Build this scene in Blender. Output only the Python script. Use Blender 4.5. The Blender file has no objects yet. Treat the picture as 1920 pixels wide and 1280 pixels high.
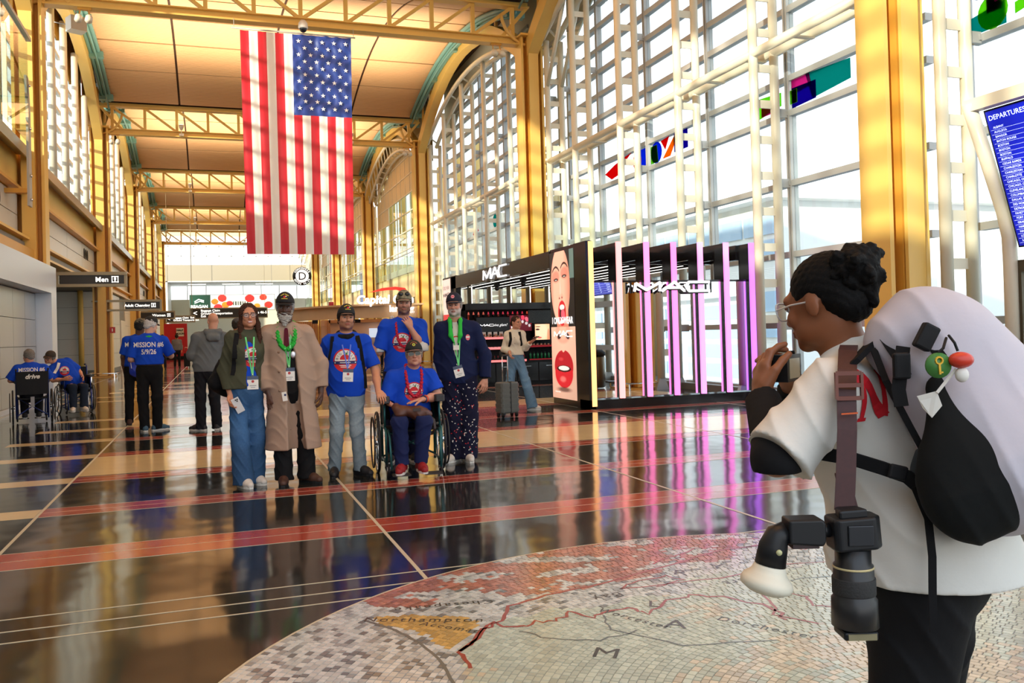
import bpy, bmesh, math, random
import numpy as np
from mathutils import Vector, Matrix
from mathutils.bvhtree import BVHTree

SC = bpy.context.scene
COL = SC.collection
RND = random.Random(7)
PI = math.pi

# ---------------------------------------------------------------- camera
def make_camera():
    cd = bpy.data.cameras.new('camera'); co = bpy.data.objects.new('camera', cd); COL.objects.link(co)
    F, YAW, PIT, ROL = 1613.0, math.radians(18.89), math.radians(0.657), math.radians(-1.578)
    cy, sy, cp, sp = math.cos(YAW), math.sin(YAW), math.cos(PIT), math.sin(PIT)
    f = Vector((sy*cp, cy*cp, sp)); r = Vector((cy, -sy, 0)); u = r.cross(f)
    cr, sr = math.cos(ROL), math.sin(ROL)
    r2 = cr*r + sr*u; u2 = -sr*r + cr*u
    m = Matrix((r2, u2, -f)).transposed().to_4x4()
    m.translation = (0, 0, 1.38)
    co.matrix_world = m
    cd.sensor_width = 36; cd.lens = F/1920*36
    cd.shift_x = (960-950.6)/1920; cd.shift_y = (603.8-640)/1920
    cd.clip_end = 600; cd.clip_start = 0.05
    SC.camera = co
make_camera()

# ---------------------------------------------------------------- world, sun, exposure
SC.view_settings.view_transform = 'Standard'
SC.view_settings.look = 'None'
SC.view_settings.gamma = 1
SC.view_settings.use_curve_mapping = False
SC.view_settings.exposure = 0.22
SC.cycles.max_bounces = 9
SC.cycles.transparent_max_bounces = 24
SC.cycles.diffuse_bounces = 5
SC.cycles.glossy_bounces = 4
SC.cycles.transmission_bounces = 4
SC.cycles.sample_clamp_indirect = 6
SC.cycles.caustics_reflective = False
SC.cycles.caustics_refractive = False
w = bpy.data.worlds.new('sky'); SC.world = w; w.use_nodes = True
nt = w.node_tree; nt.nodes.clear()
wo = nt.nodes.new('ShaderNodeOutputWorld'); bg = nt.nodes.new('ShaderNodeBackground')
tc = nt.nodes.new('ShaderNodeTexCoord'); sx = nt.nodes.new('ShaderNodeSeparateXYZ'); cr = nt.nodes.new('ShaderNodeValToRGB')
nt.links.new(tc.outputs['Generated'], sx.inputs[0]); nt.links.new(sx.outputs['Z'], cr.inputs[0])
cr.color_ramp.elements[0].position = 0.0; cr.color_ramp.elements[0].color = (1.0, 0.985, 0.96, 1)
cr.color_ramp.elements[1].position = 0.6; cr.color_ramp.elements[1].color = (0.70, 0.83, 1.0, 1)
nt.links.new(cr.outputs[0], bg.inputs[0]); bg.inputs[1].default_value = 1.9
nt.links.new(bg.outputs[0], wo.inputs[0])
sl = bpy.data.lights.new('sun', 'SUN'); so = bpy.data.objects.new('sun', sl); COL.objects.link(so)
so.rotation_euler = Vector((1.0, 0.75, -0.27)).to_track_quat('-Z', 'Y').to_euler()
sl.energy = 6.0; sl.angle = math.radians(1.2); sl.color = (1.0, 0.90, 0.72)

# ---------------------------------------------------------------- helpers
MATS = {}
def mat(name, color=(0.8,0.8,0.8), rough=0.5, metal=0.0, emit=0.0, spec=0.5, noise=None, bump=None, alpha=None, vcol=False, coat=0.0, emitcol=None, sheen=0.0):
    if name in MATS: return MATS[name]
    m = bpy.data.materials.new(name); m.use_nodes = True
    nt = m.node_tree; b = nt.nodes['Principled BSDF']
    b.inputs['Base Color'].default_value = (*color, 1); b.inputs['Roughness'].default_value = rough
    b.inputs['Metallic'].default_value = metal; b.inputs['Specular IOR Level'].default_value = spec
    b.inputs['Coat Weight'].default_value = coat
    if sheen: b.inputs['Sheen Weight'].default_value = sheen
    src = None
    if vcol:
        a = nt.nodes.new('ShaderNodeVertexColor'); a.layer_name = 'Col'; src = a.outputs['Color']
        nt.links.new(src, b.inputs['Base Color'])
    if noise:   # (scale, amount) soft colour mottling
        tcn = nt.nodes.new('ShaderNodeTexCoord')
        n = nt.nodes.new('ShaderNodeTexNoise'); n.inputs['Scale'].default_value = noise[0]; n.inputs['Detail'].default_value = 4
        nt.links.new(tcn.outputs['Object'], n.inputs['Vector'])
        mr = nt.nodes.new('ShaderNodeMapRange'); mr.inputs['From Min'].default_value = 0.3; mr.inputs['From Max'].default_value = 0.7
        mr.inputs['To Min'].default_value = 1-noise[1]; mr.inputs['To Max'].default_value = 1+noise[1]*0.5
        nt.links.new(n.outputs['Fac'], mr.inputs['Value'])
        mx = nt.nodes.new('ShaderNodeVectorMath'); mx.operation = 'SCALE'
        if src: nt.links.new(src, mx.inputs[0])
        else: mx.inputs[0].default_value = color
        nt.links.new(mr.outputs[0], mx.inputs['Scale']); nt.links.new(mx.outputs[0], b.inputs['Base Color'])
        src = mx.outputs[0]
    if bump:    # (scale, strength, distance)
        tcn = nt.nodes.new('ShaderNodeTexCoord')
        n = nt.nodes.new('ShaderNodeTexNoise'); n.inputs['Scale'].default_value = bump[0]; n.inputs['Detail'].default_value = 3
        nt.links.new(tcn.outputs['Object'], n.inputs['Vector'])
        bp = nt.nodes.new('ShaderNodeBump'); bp.inputs['Strength'].default_value = bump[1]; bp.inputs['Distance'].default_value = bump[2]
        nt.links.new(n.outputs['Fac'], bp.inputs['Height']); nt.links.new(bp.outputs[0], b.inputs['Normal'])
    if emit:
        b.inputs['Emission Strength'].default_value = emit
        if src: nt.links.new(src, b.inputs['Emission Color'])
        else: b.inputs['Emission Color'].default_value = (*(emitcol or color), 1)
    MATS[name] = m
    return m

def glass_mat(name, tint=(0.93,0.97,0.98), gloss=0.10, rough=0.0):
    if name in MATS: return MATS[name]
    m = bpy.data.materials.new(name); m.use_nodes = True; nt = m.node_tree; nt.nodes.clear()
    o = nt.nodes.new('ShaderNodeOutputMaterial'); t = nt.nodes.new('ShaderNodeBsdfTransparent'); g = nt.nodes.new('ShaderNodeBsdfGlossy')
    mx = nt.nodes.new('ShaderNodeMixShader'); fr = nt.nodes.new('ShaderNodeFresnel'); fr.inputs[0].default_value = 1.45
    ml = nt.nodes.new('ShaderNodeMath'); ml.operation = 'MULTIPLY'; ml.inputs[1].default_value = gloss*10
    t.inputs[0].default_value = (*tint, 1); g.inputs['Roughness'].default_value = rough
    ge = nt.nodes.new('ShaderNodeNewGeometry'); iv = nt.nodes.new('ShaderNodeMath'); iv.operation = 'SUBTRACT'; iv.inputs[0].default_value = 1.0; m3 = nt.nodes.new('ShaderNodeMath'); m3.operation = 'MULTIPLY'
    nt.links.new(ge.outputs['Backfacing'], iv.inputs[1]); nt.links.new(fr.outputs[0], ml.inputs[0]); nt.links.new(ml.outputs[0], m3.inputs[0]); nt.links.new(iv.outputs[0], m3.inputs[1]); nt.links.new(m3.outputs[0], mx.inputs[0])
    nt.links.new(t.outputs[0], mx.inputs[1]); nt.links.new(g.outputs[0], mx.inputs[2]); nt.links.new(mx.outputs[0], o.inputs[0])
    MATS[name] = m
    return m

ORG = {}
def tag(o, label=None, cat=None, group=None, kind=None):
    if label: o['label'] = label
    if cat: o['category'] = cat
    if group: o['group'] = group
    if kind: o['kind'] = kind
    return o
def thing(name, loc=(0,0,0), label=None, cat=None, group=None, kind=None, parent=None, rz=0):
    o = bpy.data.objects.new(name, None); COL.objects.link(o)
    o.empty_display_size = 0.1
    if parent is not None:
        o.parent = parent; po = ORG.get(parent.name, (0,0,0)); o.location = Vector(loc)-Vector(po)
    else: o.location = loc
    o.rotation_euler = (0,0,rz)
    ORG[o.name] = tuple(loc) if rz == 0 else (0,0,0)
    return tag(o, label, cat, group, kind)
def link_mesh(name, me, parent=None, loc=None):
    """me is in world coordinates (or the parent's local ones when the parent is rotated)"""
    o = bpy.data.objects.new(name, me); COL.objects.link(o)
    if parent is not None:
        o.parent = parent; org = Vector(ORG.get(parent.name, (0,0,0)))
        o.location = -org; ORG[o.name] = (0,0,0)
        # keep the vertices near the parent's origin
        if org.length > 0:
            me.transform(Matrix.Translation(-org)); o.location = (0,0,0); ORG[o.name] = tuple(org)
    else: ORG[o.name] = (0,0,0)
    return o
def copy_tree(o, parent=None, loc=None, rz=None):
    c = o.copy(); COL.objects.link(c)
    if parent is not None: c.parent = parent
    if loc is not None: c.location = loc
    if rz is not None: c.rotation_euler = (0,0,rz)
    for ch in o.children: copy_tree(ch, c)
    return c

class MB:
    def __init__(s): s.v = []; s.f = []; s.m = []; s.mats = []; s.sm = []
    def mi(s, m):
        if m is None: return 0
        if m not in s.mats: s.mats.append(m)
        return s.mats.index(m)
    def add(s, vs, fs, m=None, smooth=False):
        b = len(s.v); k = s.mi(m)
        s.v.extend([tuple(v) for v in vs])
        for f in fs: s.f.append(tuple(b+i for i in f)); s.m.append(k); s.sm.append(smooth)
    def box(s, lo, hi, m=None, rot=None, bev=0.0):
        lo = Vector(lo); hi = Vector(hi); c = (lo+hi)/2; h = (hi-lo)/2
        vs = [Vector((x,y,z)) for x in (-1,1) for y in (-1,1) for z in (-1,1)]
        vs = [Vector((v.x*h.x, v.y*h.y, v.z*h.z)) for v in vs]
        if rot is not None: vs = [rot @ v for v in vs]
        s.add([v+c for v in vs], [(0,1,3,2),(4,6,7,5),(0,4,5,1),(2,3,7,6),(0,2,6,4),(1,5,7,3)], m)
    def bar(s, a, b, w, h, m=None, up=(0,0,1)):
        a = Vector(a); b = Vector(b); d = (b-a).normalized(); up = Vector(up)
        if abs(d.dot(up)) > 0.99: up = Vector((0,1,0)) if abs(d.y) < 0.9 else Vector((1,0,0))
        x = d.cross(up).normalized()*w/2; y = x.cross(d).normalized()*h/2
        vs = [a-x-y,a+x-y,a+x+y,a-x+y,b-x-y,b+x-y,b+x+y,b-x+y]
        s.add(vs, [(0,1,2,3),(7,6,5,4),(0,4,5,1),(1,5,6,2),(2,6,7,3),(3,7,4,0)], m)
    def tube(s, pts, r, n=10, m=None, closed=False, cap=True):
        pts = [Vector(p) for p in pts]; N = len(pts)
        rs = r if isinstance(r, (list, tuple)) else [r]*N
        vs = []; prev = None
        for i, p in enumerate(pts):
            if closed: d = pts[(i+1) % N]-pts[i-1]
            else: d = pts[min(i+1, N-1)]-pts[max(i-1, 0)]
            d.normalize()
            if prev is None:
                u = Vector((0,0,1)) if abs(d.z) < 0.9 else Vector((1,0,0))
                x = d.cross(u).normalized()
            else:
                x = prev - d*prev.dot(d); x.normalize()
            prev = x; y = d.cross(x)
            for k in range(n):
                a = 2*PI*k/n; vs.append(p+(x*math.cos(a)+y*math.sin(a))*rs[i])
        fs = []
        for i in range(N if closed else N-1):
            j = (i+1) % N
            for k in range(n):
                k2 = (k+1) % n; fs.append((i*n+k, i*n+k2, j*n+k2, j*n+k))
        if cap and not closed:
            fs.append(tuple(range(n-1,-1,-1))); fs.append(tuple((N-1)*n+k for k in range(n)))
        s.add(vs, fs, m, smooth=n > 5)
    def strap(s, pts, w, t, side, m=None):
        """flat ribbon along pts, width along 'side' directions"""
        pts = [Vector(p) for p in pts]; N = len(pts); vs = []
        for i, p in enumerate(pts):
            d = (pts[min(i+1,N-1)]-pts[max(i-1,0)]).normalized()
            sd = Vector(side[i] if isinstance(side, list) else side); sd = (sd - d*sd.dot(d)).normalized(); nn = d.cross(sd)
            for a, b in ((-1,-1),(1,-1),(1,1),(-1,1)): vs.append(p+sd*a*w/2+nn*b*t/2)
        fs = [(0,1,2,3), tuple((N-1)*4+k for k in (3,2,1,0))]
        for i in range(N-1):
            for k in range(4):
                k2 = (k+1) % 4; fs.append((i*4+k, (i+1)*4+k, (i+1)*4+k2, i*4+k2))
        s.add(vs, fs, m)
    def prism(s, poly, z0, z1, m=None, axis='z', off=(0,0,0)):
        """poly (a,b) list extruded between z0,z1 along axis ('x': (a,b)->(y,z); 'y': (x,z); 'z': (x,y))"""
        n = len(poly); vs = []
        for z in (z0, z1):
            for a, b in poly:
                vs.append({'z': (a,b,z), 'y': (a,z,b), 'x': (z,a,b)}[axis])
        vs = [(v[0]+off[0], v[1]+off[1], v[2]+off[2]) for v in vs]
        fs = [tuple(range(n-1,-1,-1)), tuple(range(n,2*n))]+[(i,(i+1)%n,(i+1)%n+n,i+n) for i in range(n)]
        s.add(vs, fs, m)
    def lathe(s, prof, c=(0,0,0), n=16, m=None, rot=None):
        vs = []
        for r, z in prof:
            for k in range(n):
                v = Vector((r*math.cos(2*PI*k/n), r*math.sin(2*PI*k/n), z))
                if rot is not None: v = rot @ v
                vs.append(v+Vector(c))
        fs = []
        for i in range(len(prof)-1):
            for k in range(n):
                k2 = (k+1) % n; fs.append((i*n+k, i*n+k2, (i+1)*n+k2, (i+1)*n+k))
        fs.append(tuple(range(n-1,-1,-1))); fs.append(tuple((len(prof)-1)*n+k for k in range(n)))
        s.add(vs, fs, m, smooth=True)
    def ball(s, c, r, n=10, m=None, sc=(1,1,1)):
        prof = [(math.sin(PI*i/n)*r+1e-5, -math.cos(PI*i/n)*r) for i in range(n+1)]
        s.lathe([(a, b*sc[2]/1.0) for a, b in prof], c, n+2, m) if sc[0] == sc[1] == 1 else s._ball(c, r, n, m, sc)
    def _ball(s, c, r, n, m, sc):
        vs = []; N = n+2
        for i in range(n+1):
            for k in range(N):
                a = math.sin(PI*i/n)*r+1e-5
                vs.append((c[0]+a*math.cos(2*PI*k/N)*sc[0], c[1]+a*math.sin(2*PI*k/N)*sc[1], c[2]-math.cos(PI*i/n)*r*sc[2]))
        fs = [(i*N+k, i*N+(k+1)%N, (i+1)*N+(k+1)%N, (i+1)*N+k) for i in range(n) for k in range(N)]
        s.add(vs, fs, m, smooth=True)
    def mesh(s, name, m=None):
        me = bpy.data.meshes.new(name)
        me.from_pydata(s.v, [], s.f)
        mats = s.mats or ([m] if m else [])
        for x in mats: me.materials.append(x)
        if len(mats) > 1: me.polygons.foreach_set('material_index', s.m)
        me.polygons.foreach_set('use_smooth', s.sm)
        me.update()
        return me
    def build(s, name, m=None, parent=None, **kw):
        o = link_mesh(name, s.mesh(name, m), parent)
        return tag(o, **kw) if kw else o

def bev(o, w=0.003, n=2):
    m = o.modifiers.new('bevel', 'BEVEL'); m.width = w; m.segments = n; m.limit_method = 'ANGLE'; return o
def part_copy(o, off, parent=None, name=None):
    """a linked duplicate of a part, moved by off, sharing mesh data"""
    c = o.copy(); COL.objects.link(c); c.location = Vector(o.location)+Vector(off)
    if parent is not None: c.parent = parent
    for ch in o.children: copy_tree(ch, c)
    return c

FONT_CACHE = {}
def text_mesh(txt, size=1.0, align='CENTER', bold=0.0, spacing=1.0, shear=0.0, xs=1.0, ext=0.0):
    key = (txt, size, align, bold, spacing, shear, xs, ext)
    if key in FONT_CACHE: return FONT_CACHE[key]
    cu = bpy.data.curves.new('lettering', 'FONT'); cu.body = txt; cu.size = size; cu.align_x = align; cu.align_y = 'CENTER'
    cu.offset = bold; cu.space_character = spacing; cu.shear = shear; cu.resolution_u = 3; cu.extrude = ext
    o = bpy.data.objects.new('t', cu); COL.objects.link(o)
    dg = bpy.context.evaluated_depsgraph_get(); me = bpy.data.meshes.new_from_object(o.evaluated_get(dg))
    v = [(p.co.x*xs, p.co.y, p.co.z) for p in me.vertices]; f = [tuple(p.vertices) for p in me.polygons]
    bpy.data.objects.remove(o); bpy.data.meshes.remove(me); bpy.data.curves.remove(cu)
    FONT_CACHE[key] = (v, f)
    return v, f
def put_text(mb, txt, org, right, up, size, m=None, **kw):
    v, f = text_mesh(txt, size, **kw)
    o = Vector(org); r = Vector(right).normalized(); u = Vector(up).normalized(); n = r.cross(u)
    mb.add([o+r*x+u*y+n*z for x, y, z in v], f, m)

# printed pictures: a flat grid whose colours are the print itself
def picture(name, W, H, nx, ny, fn, m, org, right, up, parent=None, **kw):
    """fn(u, v) arrays in [0,1] (v up) -> rgb array; a flat printed sheet"""
    u = (np.arange(nx)+0.5)/nx; v = (np.arange(ny)+0.5)/ny
    U, V = np.meshgrid(u, v); rgb = fn(U, V)
    gx, gy = np.meshgrid(np.linspace(0, W, nx+1), np.linspace(0, H, ny+1))
    o = np.array(org); r = np.array(Vector(right).normalized()); up_ = np.array(Vector(up).normalized())
    P = o+gx[..., None]*r+gy[..., None]*up_
    idx = np.arange((nx+1)*(ny+1)).reshape(ny+1, nx+1)
    F = np.stack([idx[:-1,:-1], idx[:-1,1:], idx[1:,1:], idx[1:,:-1]], -1).reshape(-1, 4)
    me = np_mesh(name, P.reshape(-1, 3), F, m, smooth=False)
    set_face_cols(me, np.clip(rgb.reshape(-1, 3), 0, 1))
    ob = link_mesh(name, me, parent)
    return tag(ob, **kw)
def np_mesh(name, V, F, m=None, smooth=True):
    me = bpy.data.meshes.new(name)
    V = np.asarray(V, np.float32); F = np.asarray(F, np.int32)
    me.vertices.add(len(V)); me.vertices.foreach_set('co', V.ravel())
    k = F.shape[1]
    me.loops.add(len(F)*k); me.loops.foreach_set('vertex_index', F.ravel())
    me.polygons.add(len(F)); me.polygons.foreach_set('loop_start', np.arange(0, len(F)*k, k, dtype=np.int32))
    me.polygons.foreach_set('use_smooth', np.full(len(F), smooth))
    me.update(calc_edges=True)
    if m is not None: me.materials.append(m)
    return me
def set_face_cols(me, rgb):
    n = len(me.polygons); k = len(me.loops)//n
    a = me.color_attributes.new('Col', 'FLOAT_COLOR', 'CORNER')
    c = np.ones((n, k, 4), np.float32); c[..., :3] = np.asarray(rgb, np.float32)[:, None, :]
    a.data.foreach_set('color', c.ravel())
def set_vert_cols(me, rgb):
    a = me.color_attributes.new('Col', 'FLOAT_COLOR', 'POINT')
    c = np.ones((len(me.vertices), 4), np.float32); c[:, :3] = rgb
    a.data.foreach_set('color', c.ravel())
def srgb(r, g, b):
    f = lambda c: (c/255/12.92) if c/255 <= 0.04045 else ((c/255+0.055)/1.055)**2.4
    return (f(r), f(g), f(b))
# ---------------------------------------------------------------- materials of the hall
YEL = mat('yellow_paint', srgb(232,192,102), 0.38, noise=(0.6, 0.05))
YEL2 = mat('deep_yellow_paint', srgb(212,156,62), 0.36, noise=(0.6, 0.05))
CREAM = mat('cream_tube_paint', srgb(224,218,196), 0.35)
ALU = mat('aluminium_frame', srgb(178,180,178), 0.45, metal=0.2)
DARKG = mat('black_gasket', (0.03,0.03,0.035), 0.6)
TEAL = mat('teal_duct_paint', srgb(110,158,150), 0.4)
TEALD = mat('dark_teal_duct_paint', srgb(60,92,92), 0.5)
PANEL = mat('tan_ceiling_panel', srgb(222,178,128), 0.6)
PANELD = mat('ceiling_joint', srgb(70,44,28), 0.8)
GREY = mat('grey_wall_panel', srgb(206,206,196), 0.33)
GREYD = mat('grey_base', srgb(120,118,112), 0.5)
SILV = mat('silver_portal', srgb(206,212,222), 0.32, metal=0.35)
SILP = mat('satin_steel_panel', srgb(168,168,164), 0.3, metal=0.55)
BEIGE = mat('beige_wall', srgb(214,196,150), 0.6)
WHITE = mat('white_paint', srgb(236,234,226), 0.5)
CHROME = mat('chrome', (0.8,0.8,0.8), 0.12, metal=1.0)
BLK = mat('black_gloss', (0.012,0.013,0.015), 0.16)
BLKM = mat('black_matt', (0.007,0.007,0.008), 0.6, spec=0.25)
GLS = glass_mat('window_glass')
GLSG = glass_mat('green_glass', (0.86,0.95,0.90), 0.14)

# ---------------------------------------------------------------- floor
def terrazzo(name, base, speck, rough=0.10, sp=0.35):
    m = bpy.data.materials.new(name); m.use_nodes = True; nt = m.node_tree; b = nt.nodes['Principled BSDF']
    g = nt.nodes.new('ShaderNodeNewGeometry')
    v = nt.nodes.new('ShaderNodeTexVoronoi'); v.inputs['Scale'].default_value = 150; nt.links.new(g.outputs['Position'], v.inputs['Vector'])
    r = nt.nodes.new('ShaderNodeValToRGB'); r.color_ramp.elements[0].color = (*speck, 1); r.color_ramp.elements[1].color = (*base, 1)
    r.color_ramp.elements[0].position = 0.12; r.color_ramp.elements[1].position = 0.32
    nt.links.new(v.outputs['Distance'], r.inputs[0])
    n = nt.nodes.new('ShaderNodeTexNoise'); n.inputs['Scale'].default_value = 60; n.inputs['Detail'].default_value = 4
    nt.links.new(g.outputs['Position'], n.inputs['Vector'])
    mx = nt.nodes.new('ShaderNodeMixRGB'); mx.inputs[2].default_value = (*base, 1)
    mp = nt.nodes.new('ShaderNodeMapRange'); mp.inputs['From Min'].default_value = 0.45; mp.inputs['From Max'].default_value = 0.6
    nt.links.new(n.outputs['Fac'], mp.inputs[0]); ml = nt.nodes.new('ShaderNodeMath'); ml.operation = 'SUBTRACT'; ml.inputs[0].default_value = 1.0
    m2 = nt.nodes.new('ShaderNodeMath'); m2.operation = 'MULTIPLY'; m2.inputs[1].default_value = sp
    nt.links.new(mp.outputs[0], m2.inputs[0]); nt.links.new(m2.outputs[0], ml.inputs[1]); nt.links.new(ml.outputs[0], mx.inputs[0])
    nt.links.new(r.outputs[0], mx.inputs[1]); nt.links.new(mx.outputs[0], b.inputs['Base Color'])
    b.inputs['Roughness'].default_value = rough; b.inputs['Specular IOR Level'].default_value = 0.6
    # polished floors are very slightly wavy
    n2 = nt.nodes.new('ShaderNodeTexNoise'); n2.inputs['Scale'].default_value = 2.2; n2.inputs['Detail'].default_value = 1
    nt.links.new(g.outputs['Position'], n2.inputs['Vector'])
    bp = nt.nodes.new('ShaderNodeBump'); bp.inputs['Strength'].default_value = 0.35; bp.inputs['Distance'].default_value = 0.012
    nt.links.new(n2.outputs['Fac'], bp.inputs['Height']); nt.links.new(bp.outputs[0], b.inputs['Normal'])
    return m
T_BLK = terrazzo('black_terrazzo', (0.020,0.020,0.018), (0.12,0.11,0.09))
T_RED = terrazzo('red_terrazzo', srgb(168,70,54), srgb(190,110,90), 0.12)
T_CRM = terrazzo('cream_terrazzo', srgb(232,208,158), srgb(160,130,90), 0.12)
T_DIV = mat('divider_strip', srgb(198,190,166), 0.35, metal=0.0)

XL, XR = -4.2, 9.15          # column lines
COLY = [9.7, 24.05, 38.4, 52.7, 67.0, 81.3]
FX0, FX1, FY0, FY1 = -9.0, 12.0, -9.0, 95.5
fl = MB(); fl.box((FX0,FY0,-0.3), (FX1,FY1,0)); FLOOR = fl.build('floor', T_BLK, kind='structure')
def inlay(name, poly, m, z=0.0012):
    mb = MB(); mb.prism(poly, -0.004, z, axis='z'); return mb.build(name, m, FLOOR)
CXM, CYM, RM = 2.38, 2.36, 2.72      # the mosaic disc
def outside_disc(x0, x1, y0, y1):
    return True
def strip_rect(name, x0, x1, y0, y1, m, z=0.0012): return inlay(name, [(x0,y0),(x1,y0),(x1,y1),(x0,y1)], m, z)
JX = [-3.88, -1.37, 1.11, 3.66, 6.15, 8.65]
# red bands with a thin pale line, lying across the hall; beyond each pair comes a wide cream band
def red_band(y, w=0.42, x0=-1.37, x1=9.2):
    strip_rect('red_stripe', x0, x1, y, y+w, T_RED)
    strip_rect('divider_strip', x0, x1, y+w*0.5-0.004, y+w*0.5+0.004, T_DIV, 0.0016)
    strip_rect('divider_strip', x0, x1, y-0.008, y, T_DIV, 0.0016)
    strip_rect('divider_strip', x0, x1, y+w, y+w+0.008, T_DIV, 0.0016)
ys0 = [6.02, 7.75, 9.5, 11.5, 13.2, 14.95]
for k in range(6):
    off = 14.35*k
    for i, y in enumerate(ys0):
        yy = y+off
        if yy > 60: continue
        if k == 0 and i == 0: red_band(yy, 0.46, -1.9, 9.2)
        else: red_band(yy, 0.36 if i < 5 else 0.3)
    for y0, y1 in ((9.94, 11.5), (15.3, 16.6)):
        if y0+off < 60: strip_rect('cream_band', -1.37, 9.2, y0+off, y1+off, T_CRM, 0.0008)
    for y in (7.75, 9.5, 11.45, 13.3, 15.0, 16.8):      # short cream bars left of the joint
        if y+off < 60: strip_rect('cream_bar', -1.37-(1.35 if y > 11 else 2.5)+0.15*RND.random(), -1.385, y+off, y+off+0.36, T_CRM)
for y in (4.55, 4.73, 4.94):
    strip_rect('divider_strip', -9, CXM-math.sqrt(max(RM**2-(y-CYM)**2, 0)), y, y+0.012, T_DIV, 0.0016)
    x1 = CXM+math.sqrt(max(RM**2-(y-CYM)**2, 0)); strip_rect('divider_strip', x1, 9.2, y, y+0.012, T_DIV, 0.0016)
for x in JX:
    y0 = CYM+math.sqrt(max(RM**2-(x-CXM)**2, 0)) if abs(x-CXM) < RM else -9
    strip_rect('divider_strip', x-0.012, x+0.012, y0, 95, T_DIV, 0.0018)

# the mosaic map: tesserae laid in rows round the disc's centre, red and grey outlines set between them
MOS = thing('floor_mosaic', (CXM,CYM,0), 'round mosaic map of small stone tesserae inlaid in the dark floor', 'mosaic')
mo = MB(); mo.prism([(CXM+RM*math.cos(a), CYM+RM*math.sin(a)) for a in np.linspace(0, 2*PI, 97)[:-1]], -0.004, 0.0012)
mo.build('bedding', mat('mosaic_grout', srgb(120,120,112), 0.35), MOS)
ring = MB()
pts = [(CXM+RM*math.cos(a), CYM+RM*math.sin(a), 0.0015) for a in np.linspace(0, 2*PI, 97)[:-1]]
pts2 = [(CXM+(RM+0.014)*math.cos(a), CYM+(RM+0.014)*math.sin(a), 0.0015) for a in np.linspace(0, 2*PI, 97)[:-1]]
ring.add([*pts, *pts2], [(i, i+96, (i+1)%96+96, (i+1)%96) for i in range(96)]); ring.build('brass_ring', T_DIV, MOS)
def inpoly(x, y, poly):
    r = np.zeros(np.shape(x), bool); n = len(poly)
    for i in range(n):
        x0, y0 = poly[i]; x1, y1 = poly[i-1]
        c = ((y0 > y) != (y1 > y)) & (x < (x1-x0)*(y-y0)/(y1-y0+1e-9)+x0); r ^= c
    return r
SHORE = [(0.72,4.50),(0.78,4.36),(1.0,4.28),(1.15,4.42),(1.35,4.30),(1.7,4.22),(2.1,4.25),(2.5,4.38),(2.9,4.42),(3.0,4.6),(3.2,4.75),(4.2,4.9),(4.4,5.2),(0.9,5.2),(0.4,4.6)]
GOLD = [(0.72,4.22),(0.86,4.20),(1.02,4.10),(1.12,4.05),(1.18,3.96),(1.10,3.84),(1.02,3.72),(0.95,3.66),(0.92,3.74),(0.90,3.86),(0.84,3.98),(0.74,4.08)]
LAND = [(0.98,3.64),(1.16,3.86),(1.30,3.96),(1.42,3.92),(1.55,4.0),(1.8,3.9),(2.0,4.0),(2.3,3.93),(2.5,4.05),(2.3,4.15),(2.7,4.2),(3.1,4.1),(3.6,4.2),(4.2,3.8),(5.0,3.2),(5.0,0.5),(3.6,-0.3),(2.0,0.4),(1.2,1.6),(0.9,2.6),(0.92,3.3)]
rg = np.random.default_rng(5)
TV, TF, TC = [], [], []
r = RM-0.004; tiles = []
while r > 0.25:
    hgt = 0.030+0.006*rg.random(); ri = r-hgt; nseg = max(6, int(2*PI*r/0.040))
    a0 = rg.random()*6; cuts = np.cumsum(0.7+0.6*rg.random(nseg)); cuts = cuts/cuts[-1]*2*PI+a0
    for j in range(nseg):
        aa, ab = cuts[j-1] if j else cuts[-1]-2*PI, cuts[j]
        am = (aa+ab)/2; cx, cy = CXM+(r+ri)/2*math.cos(am), CYM+(r+ri)/2*math.sin(am)
        # only the part before and beside the camera can be seen
        if cy < 1.2: continue
        g = 0.0022; ga = g/r
        tiles.append((cx, cy, [(CXM+q*math.cos(t), CYM+q*math.sin(t)) for q, t in ((ri+g,aa+ga),(r,aa+ga),(r,ab-ga),(ri+g,ab-ga))]))
    r = ri
cxs = np.array([t[0] for t in tiles]); cys = np.array([t[1] for t in tiles]); nT = len(tiles)
cols = np.zeros((nT, 3)); gr = rg.choice([0.62,0.52,0.42,0.30,0.16], nT, p=[0.3,0.28,0.2,0.12,0.10])
cols[:] = np.stack([gr*0.97, gr, gr*0.95], 1)
f1 = np.sin(cxs*9+np.sin(cys*13)*1.5)+np.sin(cys*21+cxs*5)
red = inpoly(cxs, cys, SHORE) & (f1+rg.normal(0,0.5,nT) > -0.6)
cols[red] = np.array(srgb(172,112,92))*(0.6+0.7*rg.random((red.sum(),1)))
gd = inpoly(cxs, cys, GOLD); cols[gd] = np.array(srgb(196,158,86))*(0.7+0.5*rg.random((gd.sum(),1)))
ln = inpoly(cxs, cys, LAND); cols[ln] = np.array(srgb(186,196,180))*(0.8+0.35*rg.random((ln.sum(),1)))
tan = ln & (np.sin(cxs*2.2+2+np.sin(cys*7))+np.sin(cys*3-1+np.sin(cxs*5))+rg.normal(0,0.5,nT) > 1.35); cols[tan] = np.array(srgb(200,190,166))*(0.75+0.4*rg.random((tan.sum(),1)))
MOSM = mat('mosaic_stone', (0.6,0.6,0.6), 0.16, vcol=True, spec=0.6)
dist = np.hypot(cxs-0, cys-0)+np.where(cys < 3.45, 9, 0)+np.where((cxs < 0.0) | (cxs > 2.4), 9, 0)
near = set(np.argsort(dist)[:300].tolist())
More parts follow.
